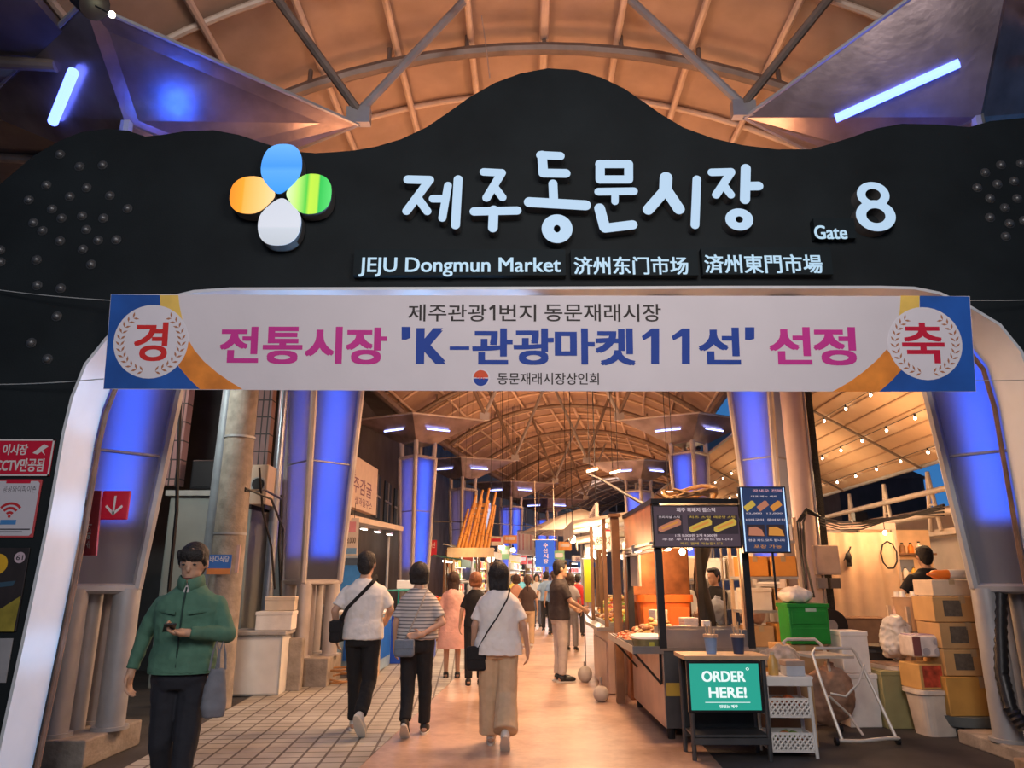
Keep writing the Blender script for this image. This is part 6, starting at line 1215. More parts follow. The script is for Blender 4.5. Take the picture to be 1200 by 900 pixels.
cable('loop of black cable hanging on the post right of the peach tarpaulin', [Vector((5.62 + .12 * math.cos(a_ * .7 + 1.6), 11.1, 1.85 + .20 * math.sin(a_ * .7 + 1.6))) for a_ in range(10)], .012)
o = thing('work_wall', 'brightly lit kitchen back wall with shelf of jars behind the man in black', 'wall panel', (6.4, 12.4, 0)); b = MB(); b.box((0, 0, 1.15), (1.15, .06, 2.3)); b.build('panel', mat('warm_panel', (.70, .50, .32), .6, 0, .2, 3), o)
b = MB(); b.box((0, -.12, 1.9), (1.1, .2, .03)); b.build('shelf', M_WOODD, o); b = MB(); b.box((0, -.12, 1.5), (1.1, .2, .03)); b.build('shelf', M_WOODD, o); b = MB(); b.box((.1, -.035, 1.72), (.3, .01, .2)); b.build('picture', mat('panel_blue_grey', lin(120, 130, 150), .5), o)
for k in range(12): r_ = random.Random(k); bottle('jar', ('jar on the upper shelf of the bright kitchen wall' if k < 6 else 'jar on the lower shelf of the bright kitchen wall'), (6.0 + .14 * (k % 6) + .03, 12.28, 1.915 if k < 6 else 1.515), .045, .16 + .05 * r_.random(), [FRU[0], M_WHITE, FRU[3], mat('jar_brown', (.25, .12, .05), .3)][k % 4], M_BLACK, 'jar', 'jars on the upper kitchen shelf' if k < 6 else 'jars on the lower kitchen shelf')
lamp('POINT', (5.5, 10.4, 2.35), 48, AMBER, .12, name='work_lamp'); lamp('POINT', (6.2, 11.4, 2.0), 30, AMBER, .12, name='work_lamp'); lamp('POINT', (3.2, 11.6, 2.4), 46, (1, .66, .36), .12, name='work_lamp')
o = thing('hanging_bulb', 'bare bulb hanging over the peach tarpaulin wall', 'lamp', (5.5, 10.9, 2.32)); b = MB(); b.cyl((0, 0, 0), (0, 0, -.12), .006); b.build('cord', M_CABLE, o); b = MB(); b.ell((0, 0, -.155), (.03, .03, .036)); b.build('bulb', emat('bulb_warm', 0, 14), o, smooth=True); b = MB(); b.cyl((0, .3, 0), (0, -.02, 0), .01); b.build('arm', M_STEEL, o)
for k in range(4): cable(['thick black cable crossing from the pillar to the right-hand column', 'thinner cable just under the thick cable to the right-hand column', 'sagging cable below the pair to the right-hand column', 'slack cable nearest the pillar, lowest of the bundle'][k], [P(962, 606 + 3 * k, 10.3), P(985, 612 + 3 * k, 9.5), P(1010, 611 + 3 * k, 8.8), P(1060, 606 - k, 8.0), P(1106, 592 + 4 * k, 7.3)], (.016, .012, .010, .008)[k])
o = thing('cable_box', 'small black box on the cable bundle below the railing', 'box', P(1008, 612, 8.8) + Vector((0, 0, .01))); b = MB(); b.box((0, 0, .05), (.15, .1, .11)); b.build('casing', M_BLACK, o); b = MB(); b.box((0, 0, .0), (.18, .03, .02)); b.build('clamp', M_STEEL, o)
# green crate on stacked boxes
rbox('foam_box', 'foam box under the green folding crate', 'box', (3.18, 8.62, 0), (.5, .42, .40), M_FOAM, 0, lid=M_FOAM); rbox('cardboard_box', 'brown carton between the foam box and the green crate', 'box', (3.18, 8.62, .45), (.48, .40, .36), M_CARD, 0, tape=TAPE)
GRC = mat('crate_green', (.012, .25, .030), .4, 0, .12, 6); o = thing('plastic_crate', 'bright green folding plastic crate with a white bag on top', 'crate', (3.27, 8.55, .815), .0); b = MB(); b.box((0, 0, .20), (.44, .34, .40)); b.build('body', GRC, o, bevel=.012); b = MB(); b.box((0, 0, .405), (.47, .37, .04)); b.build('rim', GRC, o, bevel=.006)
for z in (.10, .28): b = MB(); b.box((0, -.174, z), (.38, .012, .14)); b.build('side_panel', GRC, o, bevel=.004)
b = MB(); b.box((.02, -.188, .36), (.12, .006, .035)); b.build('handle_label', mat('crate_label', (.4, .55, .40), .5), o)
bag('plastic_bag', 'white plastic bag lying on top of the bright green crate', (3.25, 8.55, 1.24), (.26, .20, .12), PLAST, 11)
# white foam boxes, black bin
rbox('foam_box', 'white foam box on the asphalt right of the green crate, lower of two', 'box', (3.72, 8.45, 0), (.34, .34, .48), M_FOAM, 0, lid=M_FOAM); rbox('foam_box', 'white foam box right of the green crate, upper of two', 'box', (3.70, 8.47, .53), (.30, .32, .38), M_FOAM, .05, lid=M_FOAM)
o = thing('black_bin', 'black round bin standing behind the folding cart', 'bin', (4.18, 8.9, .30)); b = MB(); b.loft([(0, 0, 0, .17, .17), (0, 0, .44, .20, .20), (0, 0, .47, .22, .22)], 20); b.build('bin_body', M_CABLE, o, smooth=True); b = MB(); b.loft([(0, 0, .40, .215, .215), (0, 0, .43, .215, .215)], 20); b.build('rim', M_BLACK, o)
rbox('wooden_crate', 'low brown wooden crate under the black bin', 'crate', (4.2, 8.9, 0), (.5, .45, .295), mat('crate_wood', (.26, .15, .08), .7, 0, .2), 0, lid=M_WOODD, lidh=.01)
o = thing('electric_fan', 'dark round fan on the crates near the peach wall', 'fan', (4.25, 10.2, .62)); b = MB(); b.cyl((0, -.05, .28), (0, .05, .28), .22, .22, 24); b.build('cage', M_BLACK, o); b = MB(); b.cyl((0, 0, 0), (0, 0, .1), .03); b.build('neck', M_BLACK, o); b = MB(); b.cyl((0, 0, 0), (0, 0, .02), .12, .12, 20); b.build('base', M_BLACK, o); b = MB(); b.cyl((0, -.06, .28), (0, -.052, .28), .08, .08, 16); b.build('hub', M_GREYP, o)
rbox('wooden_crate', 'brown crate under the dark round fan', 'crate', (4.25, 10.2, 0), (.55, .45, .60), mat('crate_wood', 0), .1, lid=M_WOODD, lidh=.02)
rbox('wooden_crate', 'slatted brown crate at the foot of the peach tarpaulin', 'crate', (4.85, 10.55, 0), (.6, .5, .98), mat('crate_wood2', (.30, .17, .09), .7, 0, .25), -.1, lid=M_WOODD, lidh=.02)
# translucent tubs
TUBT = mat('translucent_tub', (.56, .46, .38), .35, 0, .10, 8)
for k, z in enumerate((0.0, .30)):
    o = thing('storage_tub', ['translucent storage tub on the asphalt, lower of the stack', 'translucent storage tub on top of the stack, full of packets'][k], 'tub', (4.45 - .05 * k, 8.55, z + .002), .15); b = MB(); b.loft([(0, 0, 0, .36, .25), (0, 0, .27, .40, .28)], 24, True, .4); b.build('tub_body', TUBT, o); b = MB(); b.loft([(0, 0, .265, .43, .31), (0, 0, .298, .43, .31)], 24, True, .4); b.build('rim', mat('tub_rim3', (.60, .50, .42), .4), o)
    if k: b = MB(); b.slab([(-.38, -.26, .3), (.38, -.26, .3), (.38, .26, .3), (-.38, .26, .3)], .012); b.build('lid', mat('lid_tan', (.45, .30, .20), .5), o)
bag('plastic_bag', 'crumpled white bag piled on the translucent tubs', (4.32, 8.62, .62), (.2, .2, .34), PLAST, 21, wr=.05); bag('plastic_bag', 'white bag of wrappings behind the translucent tubs', (4.62, 9.1, .3), (.24, .2, .66), PLPK, 22, wr=.05)
rbox('wooden_crate', 'brown box under the white wrappings', 'crate', (4.62, 9.1, 0), (.45, .4, .295), mat('crate_wood', 0), 0, lid=M_WOODD, lidh=.005)
o = thing('cup_bucket', 'tall peach bucket of upturned white cups', 'bucket', (4.72, 8.95, .92)); 
b = MB(); b.loft([(0, 0, -.0, .15, .15), (0, 0, .36, .20, .20), (0, 0, .38, .215, .215)], 20); b.build('bucket_body', mat('bucket_peach', (.58, .38, .24), .4), o, smooth=True)
for q in range(7): b = MB(); a_ = q * .9; b.cyl((.14 * math.cos(a_), .14 * math.sin(a_), .36), (.14 * math.cos(a_), .14 * math.sin(a_), .44), .04, .03, 10); b.build('cup', M_WHITE, o)
rack('small tubular rack holding the peach bucket and a folded cloth', 4.95, 8.9, .85, .42, (.45, .90)); bag('folded_cloth', 'navy and white folded cloth on the small tubular rack', (5.15, 8.8, .92), (.25, .16, .15), fab('navy_cloth', (.05, .07, .14)), 31, 'cloth', wr=.02); bag('plastic_bag', 'white bundle beside the navy cloth on the tubular rack', (5.10, 8.68, .918), (.22, .08, .12), PLAST, 32, wr=.02)
rbox('cardboard_box', 'brown carton on the lower shelf of the small tubular rack', 'box', (4.9, 8.85, .466), (.55, .32, .28), M_CARD, 0, tape=TAPE)
# white bin, printed carton and tissue pack
o = thing('white_bin', 'white plastic bin on the asphalt at the foot of the printed red carton', 'bin', (4.27, 7.95, .0), .12); b = MB(); b.loft([(0, 0, 0, .17, .14), (0, 0, .40, .215, .18)], 24, True, .5); b.build('bin_body', mat('bin_white', (.60, .53, .46), .5, 0, .12), o); b = MB(); b.loft([(0, 0, .39, .235, .20), (0, 0, .43, .235, .20)], 24, True, .5); b.build('rim', mat('bin_white', 0), o)
rbox('cardboard_box', 'yellow carton with a red and black printed front on the white bin', 'box', (4.27, 7.98, .432), (.38, .34, .24), mat('carton_yellow', (.50, .30, .10), .7, 0, .1), .1, print_=(-.42, .1, .12, .95), printm=mat('print_red', (.45, .06, .03), .5, 0, .5, 14))
o = thing('tissue_pack', 'plastic pack of white paper rolls lying on the yellow printed carton', 'pack', (4.24, 7.98, .735)); b = MB(); b.box((0, 0, .105), (.31, .28, .21)); b.build('wrapping', mat('wrap_white', (.62, .56, .54), .3, 0, .2, 10), o, bevel=.025, seg=3)
for x in (-.02, .10): b = MB(); b.cyl((x, -.143, .055), (x, -.147, .055), .038, .038, 16); b.cyl((x, -.143, .15), (x, -.147, .15), .038, .038, 16) if x > 0 else None; b.build('roll_end', mat('roll_print', (.40, .36, .38), .5), o)
b = MB(); b.box((-.11, -.143, .105), (.08, .006, .18)); b.build('dark_print', mat('print_maroon', (.20, .07, .07), .4), o); b = MB(); b.box((.0, .0, .212), (.28, .2, .008)); b.build('purple_print', mat('print_purple', (.30, .22, .40), .4), o)
rbox('foam_box', 'low greenish box behind the white bin', 'box', (4.05, 8.35, 0), (.3, .3, .52), mat('greenish_box', (.30, .27, .12), .7), 0, lid=mat('greenish_box', 0))
# stack of cartons leaning by the column
o = thing('floor_trolley', 'grey wheeled platform under the stack of yellow-brown cartons', 'trolley', (4.66, 7.95, 0)); b = MB(); b.loft([(0, 0, .10, .34, .26), (0, 0, .20, .40, .30)], 24, True, .6); b.build('platform', mat('platform_grey', (.16, .18, .18), .5), o, smooth=True)
for x in (-.25, .25):
    for y in (-.18, .18): b = MB(); b.cyl((x - .02, y, .05), (x + .02, y, .05), .05, .05, 12); b.build('wheel', M_BLACK, o)
PRN = mat('carton_print', (.09, .075, .06), .6, 0, .3, 30); YC = [mat('carton_amber', (.50, .27, .06), .7, 0, .12, 4), mat('carton_tan', (.48, .29, .12), .75, 0, .12, 4), mat('carton_tan2', (.44, .27, .12), .75, 0, .12, 4)]
z = .202; labs = ['wide amber carton, lowest of the stack beside the right-hand column', 'tan carton with dark printed square, second from the bottom of the stack', 'tan carton with dark printed square, third from the bottom of the stack', 'tan carton with dark printed square, fourth from the bottom of the stack', 'pale small carton topmost on the stack beside the right-hand column']
for k, (w_, d_, h_, m_) in enumerate(((.72, .46, .36, YC[0]), (.60, .42, .25, YC[1]), (.60, .42, .25, YC[2]), (.60, .42, .25, YC[1]), (.42, .36, .16, mat('carton_pale', (.60, .48, .36), .7)))):
    rbox('cardboard_box', labs[k], 'box', (4.66 - .012 * k - (.05 if k == 4 else 0), 7.95 + .01 * k, z), (w_, d_, h_), m_, .02 * (-1) ** k, tape=TAPE, print_=(-.33, .22, -.03, .85) if 0 < k < 4 else None, printm=PRN); z += h_ + .006
o = thing('squeeze_bottle', 'bottle with orange ridged top lying on the topmost carton', 'bottle', (4.52, 7.88, z + .05)); b = MB(); b.rings([(-.16, 0, 0), (-.13, 0, 0), (-.10, 0, 0), (-.06, 0, 0), (-.02, 0, 0), (.03, 0, 0), (.06, 0, 0)], [.012, .02, .040, .046, .042, .048, .048], 14); b.build('orange_top', mat('funnel_orange', (.75, .18, .02), .4), o, smooth=True); b = MB(); b.rings([(.06, 0, 0), (.10, 0, 0), (.26, 0, 0), (.28, 0, 0)], [.048, .05, .05, .04], 14); b.build('bottle_body', M_WHITE, o, smooth=True)
rbox('white_carton', 'white meter-like box hung on the side of the carton stack by the column', 'box', (5.02, 7.58, 1.02), (.34, .14, .42), mat('meter_white', (.62, .55, .48), .5), -.05, lid=mat('meter_white', 0)); 
rbox('cardboard_box', 'brown carton standing behind the white meter-like box', 'box', (5.06, 7.62, .18), (.34, .3, .83), YC[2], 0, tape=TAPE)
rbox('wooden_pallet', 'low wooden pallet under the feet of the man in black', 'pallet', (5.18, 9.3, 0), (1.0, .8, .158), mat('crate_wood', 0), 0, lid=None)
rbox('timber_block', 'low concrete kerb block under the right-hand column legs', 'block', (4.55, 6.33, 0), (1.05, .16, .12), mat('brick_tan', (.30, .21, .14), .85, 0, .3, 9, .3, 40), 0)
# ------------------------------------------------------------------ street stalls further down
STW = mat('stall_white', (.66, .62, .56), .5, 0, .06); STB = mat('stall_brown', (.20, .10, .05), .6, 0, .2); AWN = [mat('awning_cream', (.62, .54, .44), .7), mat('awning_teal', lin(60, 110, 104), .6), mat('awning_white', (.72, .70, .68), .6), mat('awning_blue', lin(40, 90, 180), .6)]
GLOW = emat('stall_tube', (1, .90, .74), 10); GOODS = [FRY[0], FRY[2], FRY[1], FRU[0], FRU[3], FRU[2], FRU[1]]
def stall(label, X, Y, rz, w, d, h, awn, body, sign=None, signm=STW, signt=PURP, energy=40, tint=(1, .72, .42), shelfback=True, n_tr=4, seed=1, gl='', posts=STB):
    # local: front faces +x (to the lane) when rz = 0 for left stalls; rz = pi for right stalls
    rs = random.Random(seed); root = thing('market_stall', label, 'stall', (X, Y, 0), rz)
    b = MB(); b.box((0, 0, .42), (d, w, .80)); b.build('counter_body', body, root, bevel=.01); b = MB(); b.box((.06, 0, .845), (d + .16, w + .04, .05)); b.build('counter_top', CTOP, root)
    b = MB(); b.box((d / 2 + .008, 0, .42), (.012, w * .9, .5)); b.build('front_panel', CARTP if body is not STW else STW, root)
    for x in (-d / 2, d / 2):
        for y in (-w / 2 + .03, w / 2 - .03): b = MB(); b.box((x, y, .87 + (h - .87) / 2), (.05, .05, h - .87)); b.build('post', posts, root)
    b = MB(); b.slab([(-d / 2 - .1, -w / 2 - .05, h + .18), (-d / 2 - .1, w / 2 + .05, h + .18), (d / 2 + .45, w / 2 + .05, h - .05), (d / 2 + .45, -w / 2 - .05, h - .05)], .04); b.build('awning', awn, root)
    b = MB(); b.box((d / 2 + .44, 0, h - .15), (.02, w + .08, .2)); b.build('valance', awn, root)
    b = MB(); b.box((d / 2 - .05, 0, h - .10), (.05, w * .8, .04)); b.build('tube_lamp', GLOW, root)
    if shelfback:
        b = MB(); b.box((-d / 2 - .02, 0, 1.5), (.03, w, 1.3)); b.build('back_board', STW, root)
        for z in (1.15, 1.5, 1.85): b = MB(); b.box((-d / 2 + .1, 0, z), (.2, w * .94, .025)); b.build('back_shelf', STW, root)
    if sign:
        b = MB(); b.box((d / 2 + .02, 0, h + .14), (.05, w * .9, .36)); sg = b.build('sign_board', signm, root); Ms = MF((d / 2 + .047, -w * .36, h + .03), (0, 1, 0)); b = MB(); b.glyphs(sign, Ms, w * .72, .22, .02, .002); b.build('print', signt, sg).name = 'lettering'
        Ms = MF((.02 + d / 2 - .0, -w / 2 - .06, h + .02), (1, 0, 0))
    R = Matrix.Translation((X, Y, 0)) @ Matrix.Rotation(rz, 4, 'Z')
    for k in range(n_tr):
        y = -w / 2 + (k + .5) * w / n_tr; tray('heaped tray of snacks on %s' % gl, R @ Vector((d * .12, y, .872)), (d * .7, w / n_tr * .9), [GOODS[(seed + k) % 7], GOODS[(seed + 2 * k + 1) % 7]], 12, .16, rz, group='heaped trays on %s' % gl, fs=.06)
    if shelfback:
        for z in (1.165, 1.515, 1.865):
            for k in range(int(w / .34)):
                if rs.random() < .12: continue
                y = -w * .44 + .33 * k; c_ = [(.62, .10, .06), (.66, .52, .14), (.66, .62, .55), (.20, .36, .14), (.55, .30, .12), (.25, .35, .55)][rs.randrange(6)]
                p = R @ Vector((-d / 2 + .11, y, z)); hh = rs.uniform(.14, .26); nm = 'snack_box'
                o = thing(nm, 'boxed snack on the back shelves of %s' % gl, 'box', p, rz, 'boxed snacks on %s' % gl); b = MB(); b.box((0, 0, hh / 2), (.14, .24, hh)); b.build('body', mat('snack_%02d' % int(c_[0] * 100 + c_[2] * 10), c_, .5), o, bevel=.006); b = MB(); b.box((.072, 0, hh * .55), (.004, .18, hh * .5)); b.build('printed_panel', STW if c_[0] < .6 else FRU[2], o)
    lamp('POINT', R @ Vector((d / 2 + .1, 0, h - .28)), energy, tint, .12, name='stall_lamp')
    return root
# right row
stall('first stall behind the food cart, brown posts and golden heaps on its counter', 1.75, 11.3, PI, 1.75, .9, 2.35, AWN[0], CARTP, None, energy=44, tint=(1, .60, .28), shelfback=False, n_tr=3, seed=1, gl='the brown-post stall', posts=STB)
stall('bright white-signed stall beside the hanging yellow-green banner', 1.98, 13.6, PI - .05, 2.4, .9, 2.45, AWN[2], STW, '제주 기념품', energy=42, tint=(1, .80, .52), seed=2, gl='the white-signed stall')
stall('stall beyond the hanging yellow-green banner on the right', 2.35, 16.7, PI - .1, 2.4, .9, 2.4, AWN[0], CARTP, '오메기떡', energy=42, tint=(1, .70, .4), seed=3, gl='the stall beyond the yellow-green banner')
stall('cream-roofed stall further along the right side', 2.95, 20.2, PI - .15, 2.8, .9, 2.4, AWN[2], STW, '감귤', energy=60, tint=(1, .76, .5), seed=4, gl='the cream-roofed right stall')
stall('far right stall near the bend of the street', 3.35, 24.0, PI - .2, 2.8, .9, 2.4, AWN[0], STW, '흑돼지', energy=70, tint=(1, .74, .48), seed=5, gl='the far right stall')
stall('last right stall at the bend of the street', 5.3, 29.2, PI - .28, 3.2, .9, 2.5, AWN[2], STW, '시장', energy=80, tint=(1, .80, .6), seed=6, gl='the last right stall')
# left row
stall('teal-awning fish stall beside the slim third column', -2.1, 19.75, -.1, 1.4, .9, 2.05, AWN[1], mat('stall_orange', (.46, .22, .10), .6), None, energy=50, tint=(1, .74, .46), seed=7, gl='the teal-awning stall')
stall('white snack stall below the bamboo poles', -1.35, 22.9, -.12, 2.1, .9, 2.35, AWN[2], STW, '땅콩아이스', FRU[3], SIGNR, energy=80, tint=(1, .86, .66), seed=8, gl='the snack stall below the bamboo poles')
stall('left stall with the red lettered sign past the bamboo poles', -.75, 26.4, -.16, 2.6, .9, 2.35, AWN[0], STW, '한라봉', STW, SIGNR, energy=90, tint=(1, .86, .66), seed=9, gl='the left stall with a red lettered sign')
stall('pale stall under the white hanging sheet on the left', .55, 28.9, -.2, 2.2, .9, 2.35, AWN[2], STW, '초콜릿', STW, PURP, energy=90, tint=(.92, .92, .9), seed=10, gl='the pale left stall')
stall('far left stall under the hanging blue sign', 1.4, 33.6, -.26, 3.0, .9, 2.4, AWN[3], STW, '빙떡', STW, PURP, energy=100, tint=(.85, .92, 1.0), seed=11, gl='the far left stall')
stall('furthest stall closing the view at the bend', 3.6, 41, -.5, 4.0, .9, 2.4, AWN[3], STW, '동문시장', STW, PURP, energy=140, tint=(.85, .93, 1.0), seed=12, gl='the furthest stall')
# tall post and orange panel by the brown-post stall
o = thing('timber_post', 'tall dark brown post at the corner of the brown-post stall', 'post', (1.36, 9.78, 0)); b = MB(); b.box((0, 0, 1.15), (.10, .12, 2.3)); b.build('shaft', STB, o); b = MB(); b.box((0, 0, 2.32), (.14, .16, .04)); b.build('cap', STB, o)
o = thing('counterweight', 'round white weight on a stand by the stall legs', 'weight', (1.13, 9.9, 0)); b = MB(); b.ell((0, 0, .10), (.10, .10, .10)); b.build('ball', mat('weight_pale', (.50, .44, .38), .6), o, smooth=True); b = MB(); b.cyl((0, 0, .2), (0, 0, .30), .02); b.build('stem', M_STEEL, o)
o = thing('counterweight', 'second pale weight deeper along the stall legs', 'weight', (1.10, 11.7, 0)); b = MB(); b.ell((0, 0, .12), (.11, .11, .12)); b.build('ball', mat('weight_pale', 0), o, smooth=True); b = MB(); b.cyl((0, 0, .2), (0, 0, .30), .02); b.build('stem', M_STEEL, o)
# yellow-green hanging banner
o = thing('hanging_banner', 'narrow yellow-green vertical banner at the stall front on the right', 'banner', (1.42, 14.0, 1.08), world=True); M, w, h = front(684, 655, 693, 706, 14.0); b = MB(); b.prism([(0, 0), (w, 0), (w, h), (0, h)], M, -.01, 0); b.build('cloth', mat('lime_cloth', lin(190, 190, 20), .6, 0, .05), o); b = MB(); b.cyl(M @ Vector((-.02, h, 0)), M @ Vector((w + .02, h, 0)), .014); b.cyl(M @ Vector((0, h, 0)), M @ Vector((0, -1.1, 0)), .012); b.build('pole', M_STEEL, o)
o, M, w, h = poster('hanging_sign', 'row of white lettered cards hanging at the front of the white-signed stall', (697, 622, 716, 644), 11.9, SIGNW); otext(o, M, w, h, '호떡 꼬치', (.08, .2, .92, .7), SIGNK, .02); b = MB(); b.cyl(M @ Vector((.0, h, 0)), M @ Vector((w, h, 0)), .015); b.build('rail', SIGNR, o)
b = MB(); b.cyl(M @ Vector((w * .5, h, 0)), M @ Vector((w * .5, h + .28, .0)), .01); b.build('hanger', M_CABLE, o)
# bamboo poles and lit sign
BAM = mat('bamboo', (.62, .30, .08), .5, 0, .15, 6); g0 = 'bamboo poles on the left'
for k in range(9):
    p0 = P(537 + 4.4 * k, 640, 20.9 + .06 * k); p1 = P(551 + 3.9 * k + (3 if k % 2 else -2), (596, 580, 590, 574, 584, 572, 586, 576, 592)[k], 21.0 + .06 * k); o = thing('bamboo_pole', 'orange-lit leaning bamboo pole in the bundle on the left', 'pole', (p0.x, p0.y, 2.36), world=True, group=g0); d_ = (p1 - p0) / (p1.z - p0.z); q0 = p0 + d_ * (2.36 - p0.z)
    b = MB(); b.cyl(q0, p1, .05, .035, 8); b.build('cane', BAM, o, smooth=True); b = MB()
    for t_ in (.25, .5, .75): c_ = q0.lerp(p1, t_); b.cyl(c_ - d_ * .012, c_ + d_ * .012, .055, .055, 8)
    b.build('node_ring', mat('bamboo_dark', (.40, .18, .05), .5), o)
o = thing('pole_platform', 'raised timber platform on posts carrying the bundle of bamboo poles', 'platform', (-1.15, 21.15, 0)); b = MB(); b.box((0, 0, 2.33), (1.3, .95, .05)); b.build('deck', STB, o)
for x in (-.58, .58):
    for y in (-.4, .4): b = MB(); b.box((x, y, 1.15), (.06, .06, 2.31)); b.build('post', STB, o)
b = MB(); b.box((0, -.485, 2.22), (1.3, .03, .26)); b.build('fascia', AWN[0], o)
g1 = 'placards over the left stalls'
for k, (px, py, Y, w_, h_) in enumerate(((531, 650, 21.6, .34, .42), (548, 648, 21.7, .30, .5), (580, 634, 24.2, .55, .30), (592, 648, 24.6, .30, .42), (598, 632, 27.6, .5, .3), (604, 655, 28, .35, .3), (612, 656, 30.5, .4, .36), (622, 660, 31, .34, .42), (655, 652, 33, .5, .5), (662, 640, 34, .6, .4))):
    p = P(px, py, Y); cm = [(.66, .50, .08), (.62, .06, .05), (.70, .66, .60), (.20, .42, .22), (.66, .30, .08)][k % 5]; o = thing('hanging_placard', 'small hanging placard with a printed strip over the far market stalls', 'placard', p, 0, g1); b = MB(); b.box((0, 0, 0), (w_, .03, h_)); b.build('board', mat('placard_%d' % (k % 5), cm, .5), o); b = MB(); b.box((0, -.018, h_ * .1), (w_ * .7, .006, h_ * .35)); b.build('printed_strip', SIGNW if k % 5 != 2 else SIGNR, o); b = MB(); b.cyl((-w_ * .3, 0, h_ / 2), (-w_ * .3, 0, vz(max(-4.9, min(4.9, p.x - cx(Y)))) - p.z), .004); b.cyl((w_ * .3, 0, h_ / 2), (w_ * .3, 0, vz(max(-4.9, min(4.9, p.x - cx(Y)))) - p.z), .004); b.build('hanger', M_CABLE, o)
lamp('POINT', P(548, 640, 20.2), 16, (1, .5, .16), .2, name='bamboo_lamp')
o, M, w, h = poster('vertical_sign', 'tall narrow white lit sign right of the bamboo poles', (570, 590, 575.5, 632), 21.8, emat('sign_lit', lin(214, 214, 240), .9), th=.12); otext(o, M, w, h, '떡', (.2, .82, .8, .95), SIGNR, .02, z=.122); b = MB(); b.cyl(M @ Vector((w / 2, 0, .05)), Vector(((M @ Vector((w / 2, 0, 0))).x, 21.8, 0)), .03); b.build('pole', M_GREYP, o)
o = thing('slat_sign', 'orange slatted sign frame at the top of the bamboo bundle', 'sign', P(568, 640, 22.0), world=True); a = P(562, 592, 22.2); b = MB()
for k in range(6): b.box(a + Vector((.0, 0, -.17 * k)), (.34, .05, .12))
b.build('slats', BAM, o); b = MB(); b.cyl(a + Vector((0, .05, .1)), Vector((a.x, a.y + .05, 0)), .03); b.build('post', STB, o)
# white hanging sheet and blue hanging sign
o, M, w, h = poster('hanging_sheet', 'white printed sheet hanging left of the blue sign', (606, 622, 626, 650), 30.3, SIGNW); b = MB()
for k in range(4): b.prism([((.1 + .22 * k) * w, .2 * h), ((.17 + .22 * k) * w, .2 * h), ((.17 + .22 * k) * w, .85 * h), ((.1 + .22 * k) * w, .85 * h)], M, .012, .014)
b.build('column_print', mat('print_rose', lin(190, 130, 140), .5), o); b = MB(); b.cyl(M @ Vector((0, h, 0)), M @ Vector((w, h, 0)), .02); b.cyl(M @ Vector((w / 2, h, 0)), M @ Vector((w / 2, h + .9, 0)), .015); b.build('hanger', M_CABLE, o)
o, M, w, h = poster('hanging_sign', 'blue hanging sign with white vertical lettering over the lane', (627.5, 633, 649.5, 664), 26.0, emat('sign_blue_lit', lin(30, 110, 225), .75), th=.05)
for k, ch in enumerate('수산시장'): otext(o, M, w, h, ch, (.42, .72 - .2 * k, .66, .88 - .2 * k), SIGNW, .03, z=.053)
b = MB(); b.cyl(M @ Vector((-.1, h, .02)), M @ Vector((w + .1, h, .02)), .025); b.cyl(M @ Vector((.0, h, .02)), M @ Vector((0, h + 2.1, .02)), .012); b.cyl(M @ Vector((w, h, .02)), M @ Vector((w, h + 2.1, .02)), .012); b.build('hanger', STW, o)
o = thing('blue_awning', 'blue and white awning edge beyond the hanging blue sign', 'awning', P(618, 618, 33), world=True); a = P(606, 612, 33); c = P(632, 620, 33); b = MB(); b.slab([a, c, c + Vector((0, .9, -.1)), a + Vector((0, .9, -.1))], .08); b.box((a + c) / 2 + Vector((0, 0, -.18)), ((c - a).x, .03, .36)); b.build('cloth', AWN[3], o); b = MB(); b.cyl(a, (a.x, a.y, vz(a.x - cx(33))), .02); b.cyl(c, (c.x, c.y, vz(c.x - cx(33))), .02); b.build('hanger', M_CABLE, o)
# big pale parasol canopy over the far right stalls
TENT = mat('tent_cloth', (.52, .50, .48), .75, 0, .06); o = thing('market_parasol', 'large pale canopy parasol spreading over the far right stalls', 'parasol', (2.6, 27.8, 0)); b = MB(); ap = b.bm.verts.new((0, 0, 4.1)); R0 = [b.bm.verts.new((1.0 * math.cos(k * PI / 4), 1.0 * math.sin(k * PI / 4), 3.75)) for k in range(8)]; R1 = [b.bm.verts.new((2.3 * math.cos(k * PI / 4), 2.3 * math.sin(k * PI / 4), 3.2)) for k in range(8)]
for k in range(8): j = (k + 1) % 8; b.bm.faces.new((ap, R0[k], R0[j])); b.bm.faces.new((R0[k], R1[k], R1[j], R0[j]))
q_ = b.build('canopy', TENT, o); md = q_.modifiers.new('t', 'SOLIDIFY'); md.thickness = .02
b = MB(); b.cyl((0, 0, 0), (0, 0, 4.1), .05); b.build('pole', M_GREYP, o)
for k in range(8): b = MB(); b.cyl((0, 0, 3.9), (2.28 * math.cos(k * PI / 4), 2.28 * math.sin(k * PI / 4), 3.17), .018); b.build('rib', M_GREYP, o)
# lamps hanging over the lane
for k, (px, py, Y, lb) in enumerate(((671, 632, 19, 'round glowing lamp under the pale parasol'), (664, 624, 24, 'small yellow lamp left of the round glowing lamp'), (700, 650, 16, 'glowing lamp at the front of the right-hand stalls'), (588, 641, 24.5, 'glowing lamp over the snack stall on the left'), (601, 645, 28, 'glowing lamp over the stall with the red lettered sign'), (575, 655, 21.5, 'low glowing lamp at the teal-awning stall end'))):
    p = P(px, py, Y); o = thing('pendant_lamp', lb, 'lamp', p); b = MB(); b.ell((0, 0, 0), (.10, .10, .10)); b.build('globe', emat('globe_glow', (1, .84, .6), 9), o, smooth=True); b = MB(); b.cyl((0, 0, .09), (0, 0, .20), .05, .03, 10); b.build('cap', M_BLACK, o); b = MB(); b.cyl((0, 0, .2), (0, 0, vz(max(-4.9, min(4.9, p.x - cx(Y)))) - p.z), .01); b.build('cord', M_CABLE, o)
